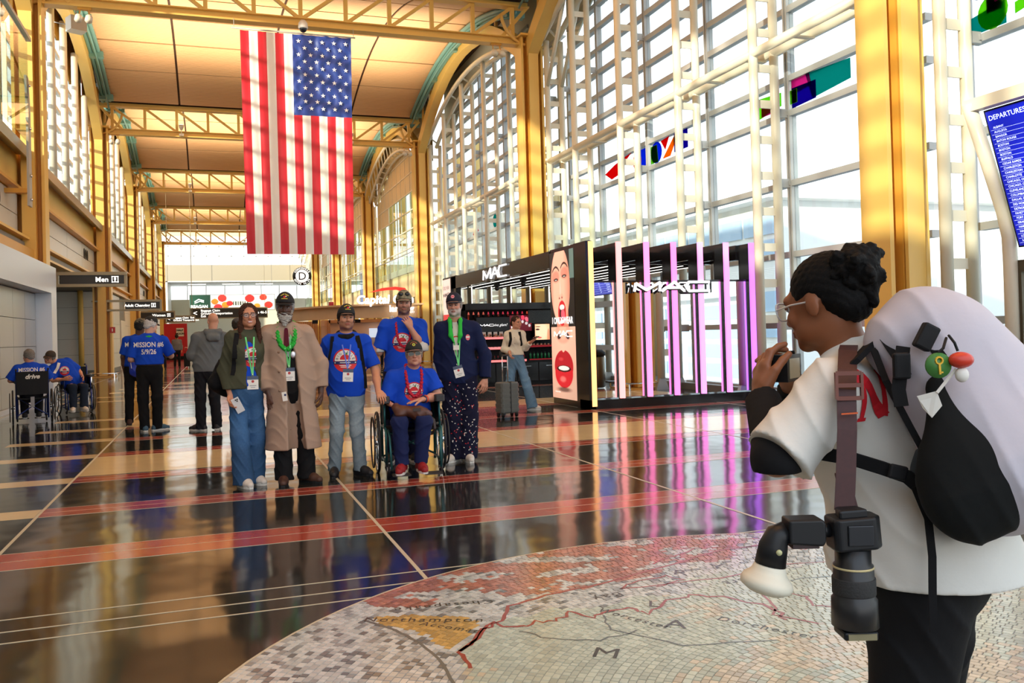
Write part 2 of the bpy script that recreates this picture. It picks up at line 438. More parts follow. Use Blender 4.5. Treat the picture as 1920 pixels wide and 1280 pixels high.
def tile_geo(q, top):
    c = (sum(p[0] for p in q)/4, sum(p[1] for p in q)/4)
    v = [(*p, 0.001) for p in q]+[(c[0]+(p[0]-c[0])*0.93, c[1]+(p[1]-c[1])*0.93, top) for p in q]
    return v, [(4,5,6,7),(0,1,5,4),(1,2,6,5),(2,3,7,6),(3,0,4,7)]
V, Fs, Cc = [], [], []
for i, (cx, cy, q) in enumerate(tiles):
    top = 0.0035+0.0006*rg.random()
    v, f = tile_geo(q, top)
    if i in near:
        me = np_mesh('tessera', [(a-CXM, b-CYM, c) for a, b, c in v], f, MOSM, smooth=False); set_face_cols(me, np.tile(cols[i], (5,1)))
        o = bpy.data.objects.new('tessera', me); COL.objects.link(o); o.parent = MOS
    else:
        b = len(V); V.extend(v); Fs.extend([tuple(b+k for k in ff) for ff in f]); Cc.extend([cols[i]]*5)
me = np_mesh('tesserae', V, Fs, MOSM, smooth=False); set_face_cols(me, np.array(Cc)); o = link_mesh('tesserae', me, MOS); o['kind'] = 'stuff'
def ribbon(pts, w, m, name, z=0.0046):
    mb = MB(); P = [Vector((*p, 0)) for p in pts]; vs = []
    for i, p in enumerate(P):
        d = (P[min(i+1,len(P)-1)]-P[max(i-1,0)]).normalized(); n = Vector((-d.y, d.x, 0))
        ww = w*(0.8+0.4*RND.random()); vs += [p-n*ww/2+Vector((0,0,z)), p+n*ww/2+Vector((0,0,z))]
    mb.add(vs, [(2*i, 2*i+2, 2*i+3, 2*i+1) for i in range(len(P)-1)]); return mb.build(name, m, MOS)
def wiggle(pts, amp, n, seed):
    R = random.Random(seed); out = []
    for i in range(len(pts)-1):
        for k in range(n):
            t = k/n; a = amp if 0 < i+t < len(pts)-1 else 0
            out.append((pts[i][0]*(1-t)+pts[i+1][0]*t+R.uniform(-a,a), pts[i][1]*(1-t)+pts[i+1][1]*t+R.uniform(-a,a)))
    out.append(pts[-1]); return out
REDL = mat('red_mosaic_line', srgb(150,52,44), 0.2); GRYL = mat('grey_mosaic_line', srgb(92,98,96), 0.2)
ribbon(wiggle([(0.97,3.42),(0.98,3.62),(1.16,3.84),(1.30,3.95),(1.38,4.12),(1.6,4.2),(2.0,4.28),(2.5,4.45),(2.9,4.6),(3.2,4.62)], 0.012, 4, 1), 0.020, REDL, 'red_outline')
ribbon(wiggle([(0.98,3.62),(1.06,3.70),(1.22,3.92),(1.32,3.80),(1.42,3.84),(1.5,3.80),(1.62,3.92),(1.68,3.78),(1.80,3.86),(1.92,3.84),(1.95,3.74),(2.1,3.86),(2.3,3.9),(2.45,3.8),(2.55,3.6),(2.5,3.4)], 0.02, 4, 2), 0.018, REDL, 'red_outline')
ribbon(wiggle([(2.6,3.3),(2.5,3.5),(2.62,3.75),(2.8,3.7),(2.75,3.5),(2.9,3.4),(3.1,3.65),(3.3,3.5)], 0.03, 4, 3), 0.016, REDL, 'red_outline')
ribbon(wiggle([(2.2,4.1),(2.4,4.16),(2.35,4.26),(2.1,4.22),(2.0,4.14),(2.6,4.1),(3.1,4.18),(3.5,4.1),(3.9,4.3)], 0.014, 4, 4), 0.013, REDL, 'red_outline')
ribbon(wiggle([(2.4,4.5),(2.8,4.72),(3.2,4.6),(3.4,4.4),(3.8,4.55)], 0.02, 4, 8), 0.012, REDL, 'red_outline')
ribbon(wiggle([(1.3,3.75),(1.4,3.6),(1.6,3.5),(1.8,3.55)], 0.012, 4, 5), 0.010, GRYL, 'grey_outline')
ribbon(wiggle([(1.75,3.8),(1.7,3.6),(1.9,3.3),(2.3,3.2)], 0.012, 4, 6), 0.010, GRYL, 'grey_outline')
ribbon(wiggle([(0.66,4.2),(0.78,4.0),(0.84,3.8),(0.88,3.5),(0.86,3.2)], 0.006, 4, 7), 0.016, GRYL, 'grey_outline')
ribbon(wiggle([(2.9,3.9),(3.3,3.9),(3.7,3.6),(4.1,3.5)], 0.03, 4, 9), 0.010, GRYL, 'grey_outline')
INK = mat('dark_mosaic_lettering', srgb(50,48,44), 0.25)
def floor_text(txt, x, y, ang, size):
    mb = MB(); put_text(mb, txt, (x,y,0.0048), (math.cos(ang),math.sin(ang),0), (-math.sin(ang),math.cos(ang),0), size, spacing=1.25); mb.build('lettering', INK, MOS)
floor_text('Northampton', 0.93, 4.085, -0.42+PI*0, 0.085); floor_text('Accomac', 1.02, 3.93, -0.75, 0.07)
floor_text('Chesapeake', 1.08, 4.26, PI-0.15, 0.085); floor_text('Bay', 1.9, 4.06, PI+0.1, 0.10)
floor_text('Calvert', 2.75, 4.02, PI+0.05, 0.10); floor_text('Worcester', 1.86, 3.70, -1.1, 0.075)
floor_text('A', 2.0, 3.55, -0.6, 0.16); floor_text('R', 2.45, 4.28, -0.6, 0.14); floor_text('M', 1.55, 3.35, -0.6, 0.16); floor_text('Dorchester', 2.35, 3.35, -1.0, 0.08)
floor_text('Y', 2.7, 4.3, -0.5, 0.14); floor_text('L', 2.05, 3.85, -0.5, 0.13)

# ---------------------------------------------------------------- columns
def column(x, y, label, base_side):
    c = thing('steel_column', (x,y,0), label, 'column', 'yellow steel columns along the hall')
    z1 = 10.1
    m = MB(); m.box((x-0.16,y-0.30,0.06),(x+0.16,y+0.30,z1)); m.build('core', YEL2, c)
    f1 = MB()
    for sx in (-1, 1):
        q = MB(); q.box((x+sx*0.31-0.035,y-0.27,0.06),(x+sx*0.31+0.035,y+0.27,z1)); q.build('flange', YEL, c)
    q = MB(); q.box((x-0.275,y-0.05,0.06),(x+0.275,y+0.05,z1)); q.build('web', YEL2, c)
    for sy in (-1, 1):
        q = MB(); q.box((x-0.15,y+sy*0.36-0.03,0.06),(x+0.15,y+sy*0.36+0.03,z1)); q.build('flange', YEL, c)
    q = MB(); q.box((x-0.42,y-0.46,0),(x+0.42,y+0.46,0.05)); q.build('base_plate', YEL2, c); q = MB(); q.tube([(x-0.5,y-0.55,0.16),(x+0.5,y-0.55,0.16),(x+0.5,y+0.55,0.16),(x-0.5,y+0.55,0.16)], 0.022, 6, closed=True)
    for a in (-1,1):
        for b in (-1,1): q.bar((x+a*0.42,y+b*0.5,0),(x+a*0.42,y+b*0.5,0.16),0.03,0.03)
    q.build('bumper_rail', CHROME, c)
    q = MB(); q.box((x-0.40,y-0.45,z1),(x+0.40,y+0.45,z1+0.06)); q.build('cap_plate', YEL, c)
    return c
ORD = ['nearest the camera','second from the camera','third from the camera','fourth from the camera','fifth from the camera','farthest']
for i, y in enumerate(COLY):
    column(XR, y, f'tall yellow steel column on the window side, {ORD[i]}', -1)
    column(XL, y, f'tall yellow steel column on the restroom side, {ORD[i]}', 1)

# ---------------------------------------------------------------- trusses
def truss(y, label):
    t = thing('roof_truss', (XL,y,9.9), label, 'truss', 'yellow roof trusses across the hall')
    zb, zt = 9.92, 11.05
    q = MB(); q.box((XL,y-0.16,zb-0.02),(XR,y+0.16,zb+0.03)); q.box((XL,y-0.03,zb+0.03),(XR,y+0.03,zb+0.19)); q.box((XL,y-0.14,zb+0.19),(XR,y+0.14,zb+0.22)); q.build('bottom_chord', YEL, t)
    q = MB(); q.box((XL,y-0.16,zt-0.02),(XR,y+0.16,zt+0.02)); q.box((XL,y-0.03,zt+0.02),(XR,y+0.03,zt+0.16)); q.build('top_chord', YEL, t)
    N = 10; xs = [XL+0.5+(XR-XL-1.0)*i/N for i in range(N+1)]
    for x in xs:
        q = MB(); q.bar((x,y,zb+0.2),(x,y,zt),0.11,0.11); q.build('post', YEL, t)
    for i in range(N):
        q = MB()
        if i < N/2: q.bar((xs[i],y,zt),(xs[i+1],y,zb+0.2),0.09,0.09)
        else: q.bar((xs[i],y,zb+0.2),(xs[i+1],y,zt),0.09,0.09)
        q.build('diagonal', YEL, t)
    for x0, s in ((XL,1),(XR,-1)):
        q = MB(); q.bar((x0,y,zt+0.05),(x0+s*0.95,y,zb+0.1),0.09,0.1); q.tube([(x0+s*0.9*math.sin(a),y-0.12,zb-0.02+1.0-1.0*math.cos(a)) for a in np.linspace(0,1.45,8)], 0.05, 6); q.build('knee_brace', YEL, t)
    return t
for i, y in enumerate(COLY[1:]):
    truss(y, f'yellow lattice roof truss {["right above the hanging flag","second from the camera","third from the camera","fourth from the camera","farthest, before the end wall"][i]}')
# spot lamps standing on the trusses
LAMP = mat('lamp_housing', srgb(230,222,200), 0.4); LIT = mat('lamp_lens', (1,0.97,0.85), 0.3, emit=6.0)
def truss_lamp(x, y, lab, z=9.92):
    t = thing('spotlight', (x,y,z), lab, 'spotlight', 'small uplights on the roof trusses')
    q = MB(); q.box((x-0.09,y-0.27,z+0.0),(x+0.09,y-0.15,z+0.10)); q.bar((x,y-0.21,z+0.1),(x,y-0.21,z+0.28),0.03,0.03); q.build('bracket', LAMP, t)
    q = MB(); q.lathe([(0.05,0),(0.10,0.12),(0.11,0.2)], (x,y-0.21,z+0.26), 10); q.build('shade', LAMP, t)
    q = MB(); q.lathe([(0.095,0),(0.095,0.012)], (x,y-0.21,z+0.455), 10); q.build('lens', LIT, t)
for j, y in enumerate(COLY[2:]):
    for x, s in ((-1.05,'left'),(2.9,'middle'),(6.0,'right')):
        truss_lamp(x, y, f'small upturned spotlight, {s} of three on the {["second","third","fourth","fifth"][j]} roof truss from the camera')
def ceiling_fill(x, y, z, e):  # unseen fill areas added at mid-bay to brighten the ceiling, not hall fixtures
    l = bpy.data.lights.new('ceiling_fill', 'AREA'); o = bpy.data.objects.new('ceiling_fill', l); COL.objects.link(o)
    l.shape = 'RECTANGLE'; l.size = 11.5; l.size_y = 6.0; l.energy = e; l.color = (1.0, 0.84, 0.62); l.spread = math.radians(150); o.location = (x,y,z); o.rotation_euler = (PI,0,0)
for y in (2.5, 16.9, 31.2, 45.5, 59.8, 74.1, 88.0): ceiling_fill(2.45, y, 10.3, 700)
def track_spots(x, y, z, lab):
    t = thing('twin_spotlight', (x,y,z), lab, 'spotlight')
    q = MB(); q.box((x-0.16,y-0.05,z),(x+0.16,y+0.05,z+0.08)); q.bar((x-0.1,y-0.02,z),(x-0.12,y-0.1,z-0.2),0.025,0.025); q.bar((x+0.1,y-0.02,z),(x+0.12,y-0.1,z-0.2),0.025,0.025); q.build('bracket', YEL2, t)
    for dx in (-0.12,0.12):
        R = Matrix.Rotation(0.7,3,'X'); q = MB(); q.lathe([(0.06,0),(0.09,0.06),(0.09,0.22)], Vector((x+dx,y-0.12,z-0.2)), 10, rot=Matrix.Rotation(PI-0.8,3,'X')); q.build('lamp_head', LAMP, t)
track_spots(8.1, 24.0, 9.85, 'twin spotlights hung at the right end of the nearest roof truss')
track_spots(-2.9, 24.0, 9.85, 'twin spotlights hung at the left end of the nearest roof truss')
track_spots(8.5, 38.3, 9.85, 'twin spotlights hung at the right end of the second roof truss')
track_spots(-3.6, 38.3, 9.85, 'twin spotlights hung at the left end of the second roof truss')

# ---------------------------------------------------------------- vaulted ceiling of each bay
def zc(y, c, h): return 12.35-1.25*((y-c)/h)**2
EDX = [-3.85, -1.1, 2.45, 6.0, 8.75]
BAYS = [(-4.65, 9.7)]+[(COLY[i], COLY[i+1]) for i in range(5)]
CEIL = thing('ceiling', (0,0,11), kind='structure')
def rib_mat():
    m = mat('ribbed_ceiling_panel', srgb(226,178,128), 0.55); nt = m.node_tree; b = nt.nodes['Principled BSDF']
    g = nt.nodes.new('ShaderNodeNewGeometry'); s = nt.nodes.new('ShaderNodeSeparateXYZ'); nt.links.new(g.outputs['Position'], s.inputs[0])
    mu = nt.nodes.new('ShaderNodeMath'); mu.operation = 'MULTIPLY'; mu.inputs[1].default_value = 2*PI/0.11; nt.links.new(s.outputs['Y'], mu.inputs[0])
    sn = nt.nodes.new('ShaderNodeMath'); sn.operation = 'SINE'; nt.links.new(mu.outputs[0], sn.inputs[0])
    bp = nt.nodes.new('ShaderNodeBump'); bp.inputs['Strength'].default_value = 0.5; bp.inputs['Distance'].default_value = 0.02
    nt.links.new(sn.outputs[0], bp.inputs['Height']); nt.links.new(bp.outputs[0], b.inputs['Normal']); return m
RIB = rib_mat()
panel_cache = {}
for bi, (y0, y1) in enumerate(BAYS):
    c, h = (y0+y1)/2, (y1-y0)/2
    q = MB()      # backing above the panels
    yy = np.linspace(y0+0.25, y1-0.25, 13)
    for a, b in zip(yy[:-1], yy[1:]):
        za, zb = zc(a,c,h)+0.06, zc(b,c,h)+0.06
        q.add([(-3.95,a,za),(8.85,a,za),(8.85,b,zb),(-3.95,b,zb),(-3.95,a,za+0.25),(8.85,a,za+0.25),(8.85,b,zb+0.25),(-3.95,b,zb+0.25)], [(0,3,2,1),(4,5,6,7),(0,1,5,4),(2,3,7,6),(0,4,7,3),(1,2,6,5)])
    q.build('backing', PANELD, CEIL)
    rows = np.linspace(y0+0.25, y1-0.25, 7)
    for i in range(4):
        x0, x1 = EDX[i]+0.04, EDX[i+1]-0.04
        for k in range(6):
            key = (i, k)
            if key in panel_cache and abs((y1-y0)-panel_cache[key][1]) < 0.06:
                part_copy(panel_cache[key][0], (0, y0-panel_cache[key][2], 0)); continue
            q = MB(); a, b = rows[k]+0.05, rows[k+1]-0.05
            s = np.linspace(a, b, 4)
            for u, v in zip(s[:-1], s[1:]):
                zu, zv = zc(u,c,h), zc(v,c,h)
                q.add([(x0,u,zu),(x1,u,zu),(x1,v,zv),(x0,v,zv),(x0,u,zu+0.04),(x1,u,zu+0.04),(x1,v,zv+0.04),(x0,v,zv+0.04)], [(0,3,2,1),(4,5,6,7),(0,1,5,4),(2,3,7,6),(0,4,7,3),(1,2,6,5)])
            o = q.build('ceiling_panel', RIB, CEIL); panel_cache[key] = (o, y1-y0, y0)
    # dark gap with ducts above each truss, and closing strips
    q = MB(); q.box((XL-0.3,y1-0.28,11.9),(XR+0.3,y1+0.28,12.1)); q.build('gap_cover', TEALD, CEIL)
    for dy in (-0.22, 0.0, 0.22):
        q = MB(); q.tube([(XL,y1+dy,11.55),(XR,y1+dy,11.55)], 0.06, 8); q.build('pipe', TEALD, CEIL)
    # outer roof keeps the daylight out
    q = MB(); q.box((-5.2,y0,12.75),(10.6,y1,12.95)); q.build('roof_deck', PANELD, CEIL)
    # yellow arch girders and teal ducts along both sides
    for X, s in ((XL,1),(XR,-1)):
        sd = 'window' if s < 0 else 'restroom'
        lab = f'curved yellow arch girder on the {sd} side, {["above the camera","first beyond the nearest column","second bay","third bay","fourth bay","farthest bay"][bi]}'
        t = thing('arch_girder', (X,y0,9.6), lab, 'girder', 'yellow arch girders')
        zz = lambda y: 11.9-((y-c)**2)/20.0
        ya = np.linspace(y0+0.3, y1-0.3, 17); q = MB()
        for a, b in zip(ya[:-1], ya[1:]):
            za, zb = zz(a), zz(b); xa, xb = X-0.17, X+0.17
            q.add([(xa,a,za),(xb,a,za),(xb,b,zb),(xa,b,zb),(xa,a,za+0.55),(xb,a,za+0.55),(xb,b,zb+0.55),(xa,b,zb+0.55)], [(0,3,2,1),(4,5,6,7),(0,1,5,4),(2,3,7,6),(0,4,7,3),(1,2,6,5)])
        q.build('girder_plate', YEL, t)
        for a in np.linspace(y0+1.2, y1-1.2, 9):
            q = MB(); q.box((X-0.04+s*0.1,a-0.06,zz(a)+0.3),(X+0.04+s*0.1,a+0.06,zc(a,c,h)+0.0)); q.build('stub', YEL2, t)
        t2 = thing('trough_duct', (X,y0,10), f'teal trough following the ceiling edge on the {sd} side, bay {["over the camera","next to the flag","two beyond","three beyond","four beyond","at the far end"][bi]}', 'duct', 'teal ceiling edge troughs')
        xo = X+s*0.22
        for k in range(3):
            q = MB(); pp = [(xo+s*0.13*k, a, zc(a,c,h)-0.16+0.03*k) for a in np.linspace(y0+0.5,y1-0.5,15)]; q.tube(pp, 0.075, 6); q.build('rib', TEAL, t2)
        q = MB(); q.tube([(xo+s*0.2, a, zc(a,c,h)-0.34) for a in np.linspace(y0+0.4,y1-0.4,15)], 0.035, 6); q.build('conduit', TEAL, t2)
        for a in np.linspace(y0+0.9, y1-0.9, 5):
            q = MB(); q.box((xo-0.16,a-0.13,zc(a,c,h)-0.32),(xo+0.42,a+0.13,zc(a,c,h)-0.1)); q.build('clamp', TEAL, t2)

# ---------------------------------------------------------------- left wall
GLASSM = mat('louvre_white', srgb(240,238,228), 0.5)
def left_bay(y0, y1, bi):
    c = (y0+y1)/2; X = XL-0.35
    W = thing('wall_left', (XL,c,0), kind='structure')
    # yellow spandrel, sill, panel band, lower beam
    q = MB(); q.box((X-0.1,y0,5.15),(X+0.1,y1,6.05)); q.build('spandrel', YEL, W)
    q = MB(); q.box((X-0.1,y0+0.35,6.05),(X+0.42,y1-0.35,6.10)); q.box((X+0.40,y0+0.35,5.88),(X+0.44,y1-0.35,6.14)); q.build('sill', SILP, W)
    q = MB(); q.box((X-0.05,y0,5.08),(X+0.32,y1,5.15)); q.build('ledge', YEL2, W)
    nP = 4; ys = np.linspace(y0+0.36, y1-0.36, nP+1)
    for i in range(nP):
        for z0, z1 in ((4.02,4.55),(4.57,5.06)):
            q = MB(); q.box((X-0.02,ys[i]+0.012,z0),(X+0.10,ys[i+1]-0.012,z1)); q.build('panel', GREY, W)
    q = MB(); q.box((X-0.16,y0,3.98),(X-0.02,y1,5.1)); q.build('backing', GREYD, W)
    q = MB(); q.box((X-0.1,y0,3.66),(X+0.36,y1,3.72)); q.box((X+0.1,y0,3.72),(X+0.16,y1,3.96)); q.box((X-0.1,y0,3.96),(X+0.36,y1,4.02)); q.build('beam', YEL, W)
    # round vent slots
    for yc in (y0+2.6, y1-3.2):
        for k in range(3):
            q = MB(); q.add([(X+0.105, yc+k*0.42+0.17*math.cos(a), 4.72+0.2*math.sin(a)) for a in np.linspace(0,2*PI,13)[:-1]]+[(X+0.115, yc+k*0.42+0.17*math.cos(a), 4.72+0.2*math.sin(a)) for a in np.linspace(0,2*PI,13)[:-1]], [tuple(range(12,24))]+[(i,(i+1)%12,12+(i+1)%12,12+i) for i in range(12)]); q.build('vent', BLKM, W)
    # lunette glazing with tubes
    G = thing(f'window_{bi+1}', (XL-0.5,c,6.1), kind='structure')
    zz = lambda y: 11.85-((y-c)**2)/20.0
    nb = 5; yb = np.linspace(y0+0.35, y1-0.35, nb+1); Xg = X-0.25
    for i, y in enumerate(yb):
        zt = max(zz(y), 7.0)
        q = MB(); q.box((Xg-0.05,y-0.03,6.05),(Xg+0.05,y+0.03,zt)); q.build('mullion', GLASSM, G)
    for i in range(nb):
        a, b = yb[i], yb[i+1]
        for k in range(9):
            z = 6.1+0.63*k; z1 = min(z+0.63, min(zz(a), zz(b)))
            if z1-z < 0.15: continue
            q = MB(); q.box((Xg-0.04,a,z-0.055),(Xg+0.06,b,z+0.055)); q.build('transom', GLASSM, G)
            q = MB(); q.box((Xg-0.006,a+0.03,z+0.09),(Xg+0.006,b-0.03,z1)); q.build('pane', GLS, G)
    for i in range(1, 6):
        y = y0+i*(y1-y0)/6+0.0
        q = MB(); q.tube([(X+0.12,y,6.1),(X+0.12,y,zz(y)+0.1)], 0.11, 10); q.build('tube', CREAM, G)
    # white arch closing above the girder
    q = MB(); ya = np.linspace(y0+0.3, y1-0.3, 17)
    for a, b in zip(ya[:-1], ya[1:]):
        q.add([(Xg,a,zz(a)),(Xg,b,zz(b)),(Xg,b,12.8),(Xg,a,12.8),(Xg-0.05,a,zz(a)),(Xg-0.05,b,zz(b)),(Xg-0.05,b,12.8),(Xg-0.05,a,12.8)], [(0,1,2,3),(7,6,5,4),(0,4,5,1)])
    q.build('spandrel', YEL2, G)
for bi, (y0, y1) in enumerate(BAYS): left_bay(y0, y1, bi)
# lower left walls
W = thing('wall_left', (-6,41,0), kind='structure')
def tiled(x0, x1, y0, y1, z0, z1, nx, nz, m, parent, axis, th=0.05, gap=0.012, name='panel'):
    """flat panels with open joints; axis 'y' faces -y, 'x' faces +x"""
    a0, a1 = (x0, x1) if axis == 'y' else (y0, y1)
    xs = np.linspace(a0, a1, nx+1); zs = np.linspace(z0, z1, nz+1); first = None
    for i in range(nx):
        for k in range(nz):
            if first is not None:
                d = (xs[i]-xs[0], 0, zs[k]-zs[0]) if axis == 'y' else (0, xs[i]-xs[0], zs[k]-zs[0])
                part_copy(first, d); continue
            q = MB()
            if axis == 'y': q.box((xs[i]+gap/2,y0-th,zs[k]+gap/2),(xs[i+1]-gap/2,y0,zs[k+1]-gap/2))
            else: q.box((x0,xs[i]+gap/2,zs[k]+gap/2),(x0+th,xs[i+1]-gap/2,zs[k+1]-gap/2))
            first = q.build(name, m, parent)
q = MB(); q.box((-9,41,0),(-4.4,41.3,3.7)); q.build('backing', GREYD, W)
tiled(-9,-5.35,41,41,0.22,3.62,4,5,GREY,W,'y'); tiled(-5.33,-4.42,41,41,0.22,3.62,1,5,GREY,W,'y')
q = MB(); q.box((-9,40.9,0),(-4.4,41,0.2)); q.build('plinth', GREYD, W)
q = MB(); q.tube([(-5.35,40.85,0.0),(-5.35,40.85,3.7)],0.11,12); q.build('corner_pipe', YEL, W)
W2 = thing('wall_left', (-4.35,48,0), kind='structure')
q = MB(); q.box((-4.6,41.3,0),(-4.4,52.5,3.7)); q.build('backing', GREYD, W2)
tiled(-4.4,0,41.3,46.5,0.22,3.62,3,5,GREY,W2,'x')
q = MB(); q.box((-4.4,47.0,0),(-4.33,49.2,2.5)); q.build('white_door', WHITE, W2); q = MB(); q.box((-4.33,48.9,1.0),(-4.29,49.0,1.15)); q.build('door_handle', CHROME, W2)
tiled(-4.4,0,49.3,52.4,0.22,3.62,2,5,WHITE,W2,'x')
W3 = thing('wall_left', (-4.35,70,0), kind='structure')
q = MB(); q.box((-4.6,52.5,0),(-4.4,95,3.7)); q.build('backing', WHITE, W3)
tiled(-4.4,0,53,94,0.2,3.6,16,3,WHITE,W3,'x')
q = MB(); q.box((-9.2,23,0),(-9,41,3.7)); q.build('recess_back', GREY, W)
q = MB(); q.box((-9.2,9,3.66),(-4.3,41.3,3.9)); q.build('soffit', GREYD, W)
# silver portal at the near left
W4 = thing('wall_left', (-3.8,12,0), kind='structure')
q = MB(); q.box((-4.1,-9,2.62),(-3.65,23.8,3.27)); q.build('portal_header', SILV, W4)
q = MB(); q.box((-4.1,23.1,0),(-3.65,23.8,2.62)); q.build('portal_jamb', SILV, W4)
q = MB(); q.box((-4.15,-9,0),(-4.06,23.1,2.62)); q.build('backing', GREYD, W4)
tiled(-4.04,0,12.1,23.08,0.10,2.6,9,4,SILP,W4,'x',th=0.04); tiled(-4.04,0,-9,12.08,0.10,2.6,9,4,SILP,W4,'x',th=0.04)
q = MB(); q.box((-4.0,-9,0),(-3.96,23.1,0.1)); q.build('baseboard', SILV, W4)
q = MB(); q.box((-4.6,-9,3.27),(-4.1,23.8,3.7)); q.build('infill', YEL2, W4)
# near left upper glass rail with steel arm
t = thing('steel_bracket_arm', (-3.95,22.6,5), 'grey curved steel bracket arm bolted beside the near left upper glass', 'bracket')
q = MB(); q.box((-4.6,22.3,4.9),(-3.98,22.5,5.0)); q.build('wall_stub', YEL2, t); q = MB(); q.prism([(22.2,7.6),(22.45,7.6),(22.6,6.9),(22.62,4.6),(22.3,4.6),(22.32,6.8)], -3.98, -3.93, axis='x'); q.build('arm_plate', ALU, t)
for z in (4.75,5.3,6.4,7.4):
    q = MB(); q.tube([(-3.92,22.38,z),(-3.88,22.38,z)],0.035,8); q.build('bolt', CHROME, t)
t = thing('glass_rail', (-4.0,18,5.8), 'green tinted glass rail high on the near left wall', 'railing')
for k in range(4):
    q = MB(); q.box((-3.90,10.6+k*2.9,6.0),(-3.88,13.4+k*2.9,8.4)); q.build('pane', GLSG, t)
q = MB(); q.box((-3.95,10.5,8.4),(-3.83,22.3,8.48)); q.build('top_rail', ALU, t)
# ---------------------------------------------------------------- right curtain wall
XT1, XT2, XG = 9.5, 9.95, 10.28
ART = [mat('art_glass_%s' % n, c, 0.2, emit=0.0) for n, c in (('violet',srgb(70,40,160)),('teal',srgb(40,160,150)),('pink',srgb(220,90,160)),('green',srgb(140,210,60)),('red',srgb(220,50,50)),('orange',srgb(240,150,40)),('blue',srgb(40,80,200)))]
def art_glass_mat(name, c):
    m = bpy.data.materials.new(name); m.use_nodes = True; nt = m.node_tree; nt.nodes.clear()
    o = nt.nodes.new('ShaderNodeOutputMaterial'); t = nt.nodes.new('ShaderNodeBsdfTransparent'); d = nt.nodes.new('ShaderNodeBsdfTranslucent'); mx = nt.nodes.new('ShaderNodeMixShader')
    t.inputs[0].default_value = (*c, 1); d.inputs[0].default_value = (*c, 1); mx.inputs[0].default_value = 0.5
    nt.links.new(t.outputs[0], mx.inputs[1]); nt.links.new(d.outputs[0], mx.inputs[2]); nt.links.new(mx.outputs[0], o.inputs[0]); return m
ART = [art_glass_mat('coloured_glass_'+n, c) for n, c in (('violet',srgb(70,40,170)),('teal',srgb(50,170,160)),('pink',srgb(225,90,165)),('green',srgb(150,220,70)),('red',srgb(225,50,50)),('orange',srgb(245,150,40)),('blue',srgb(50,90,215)))]
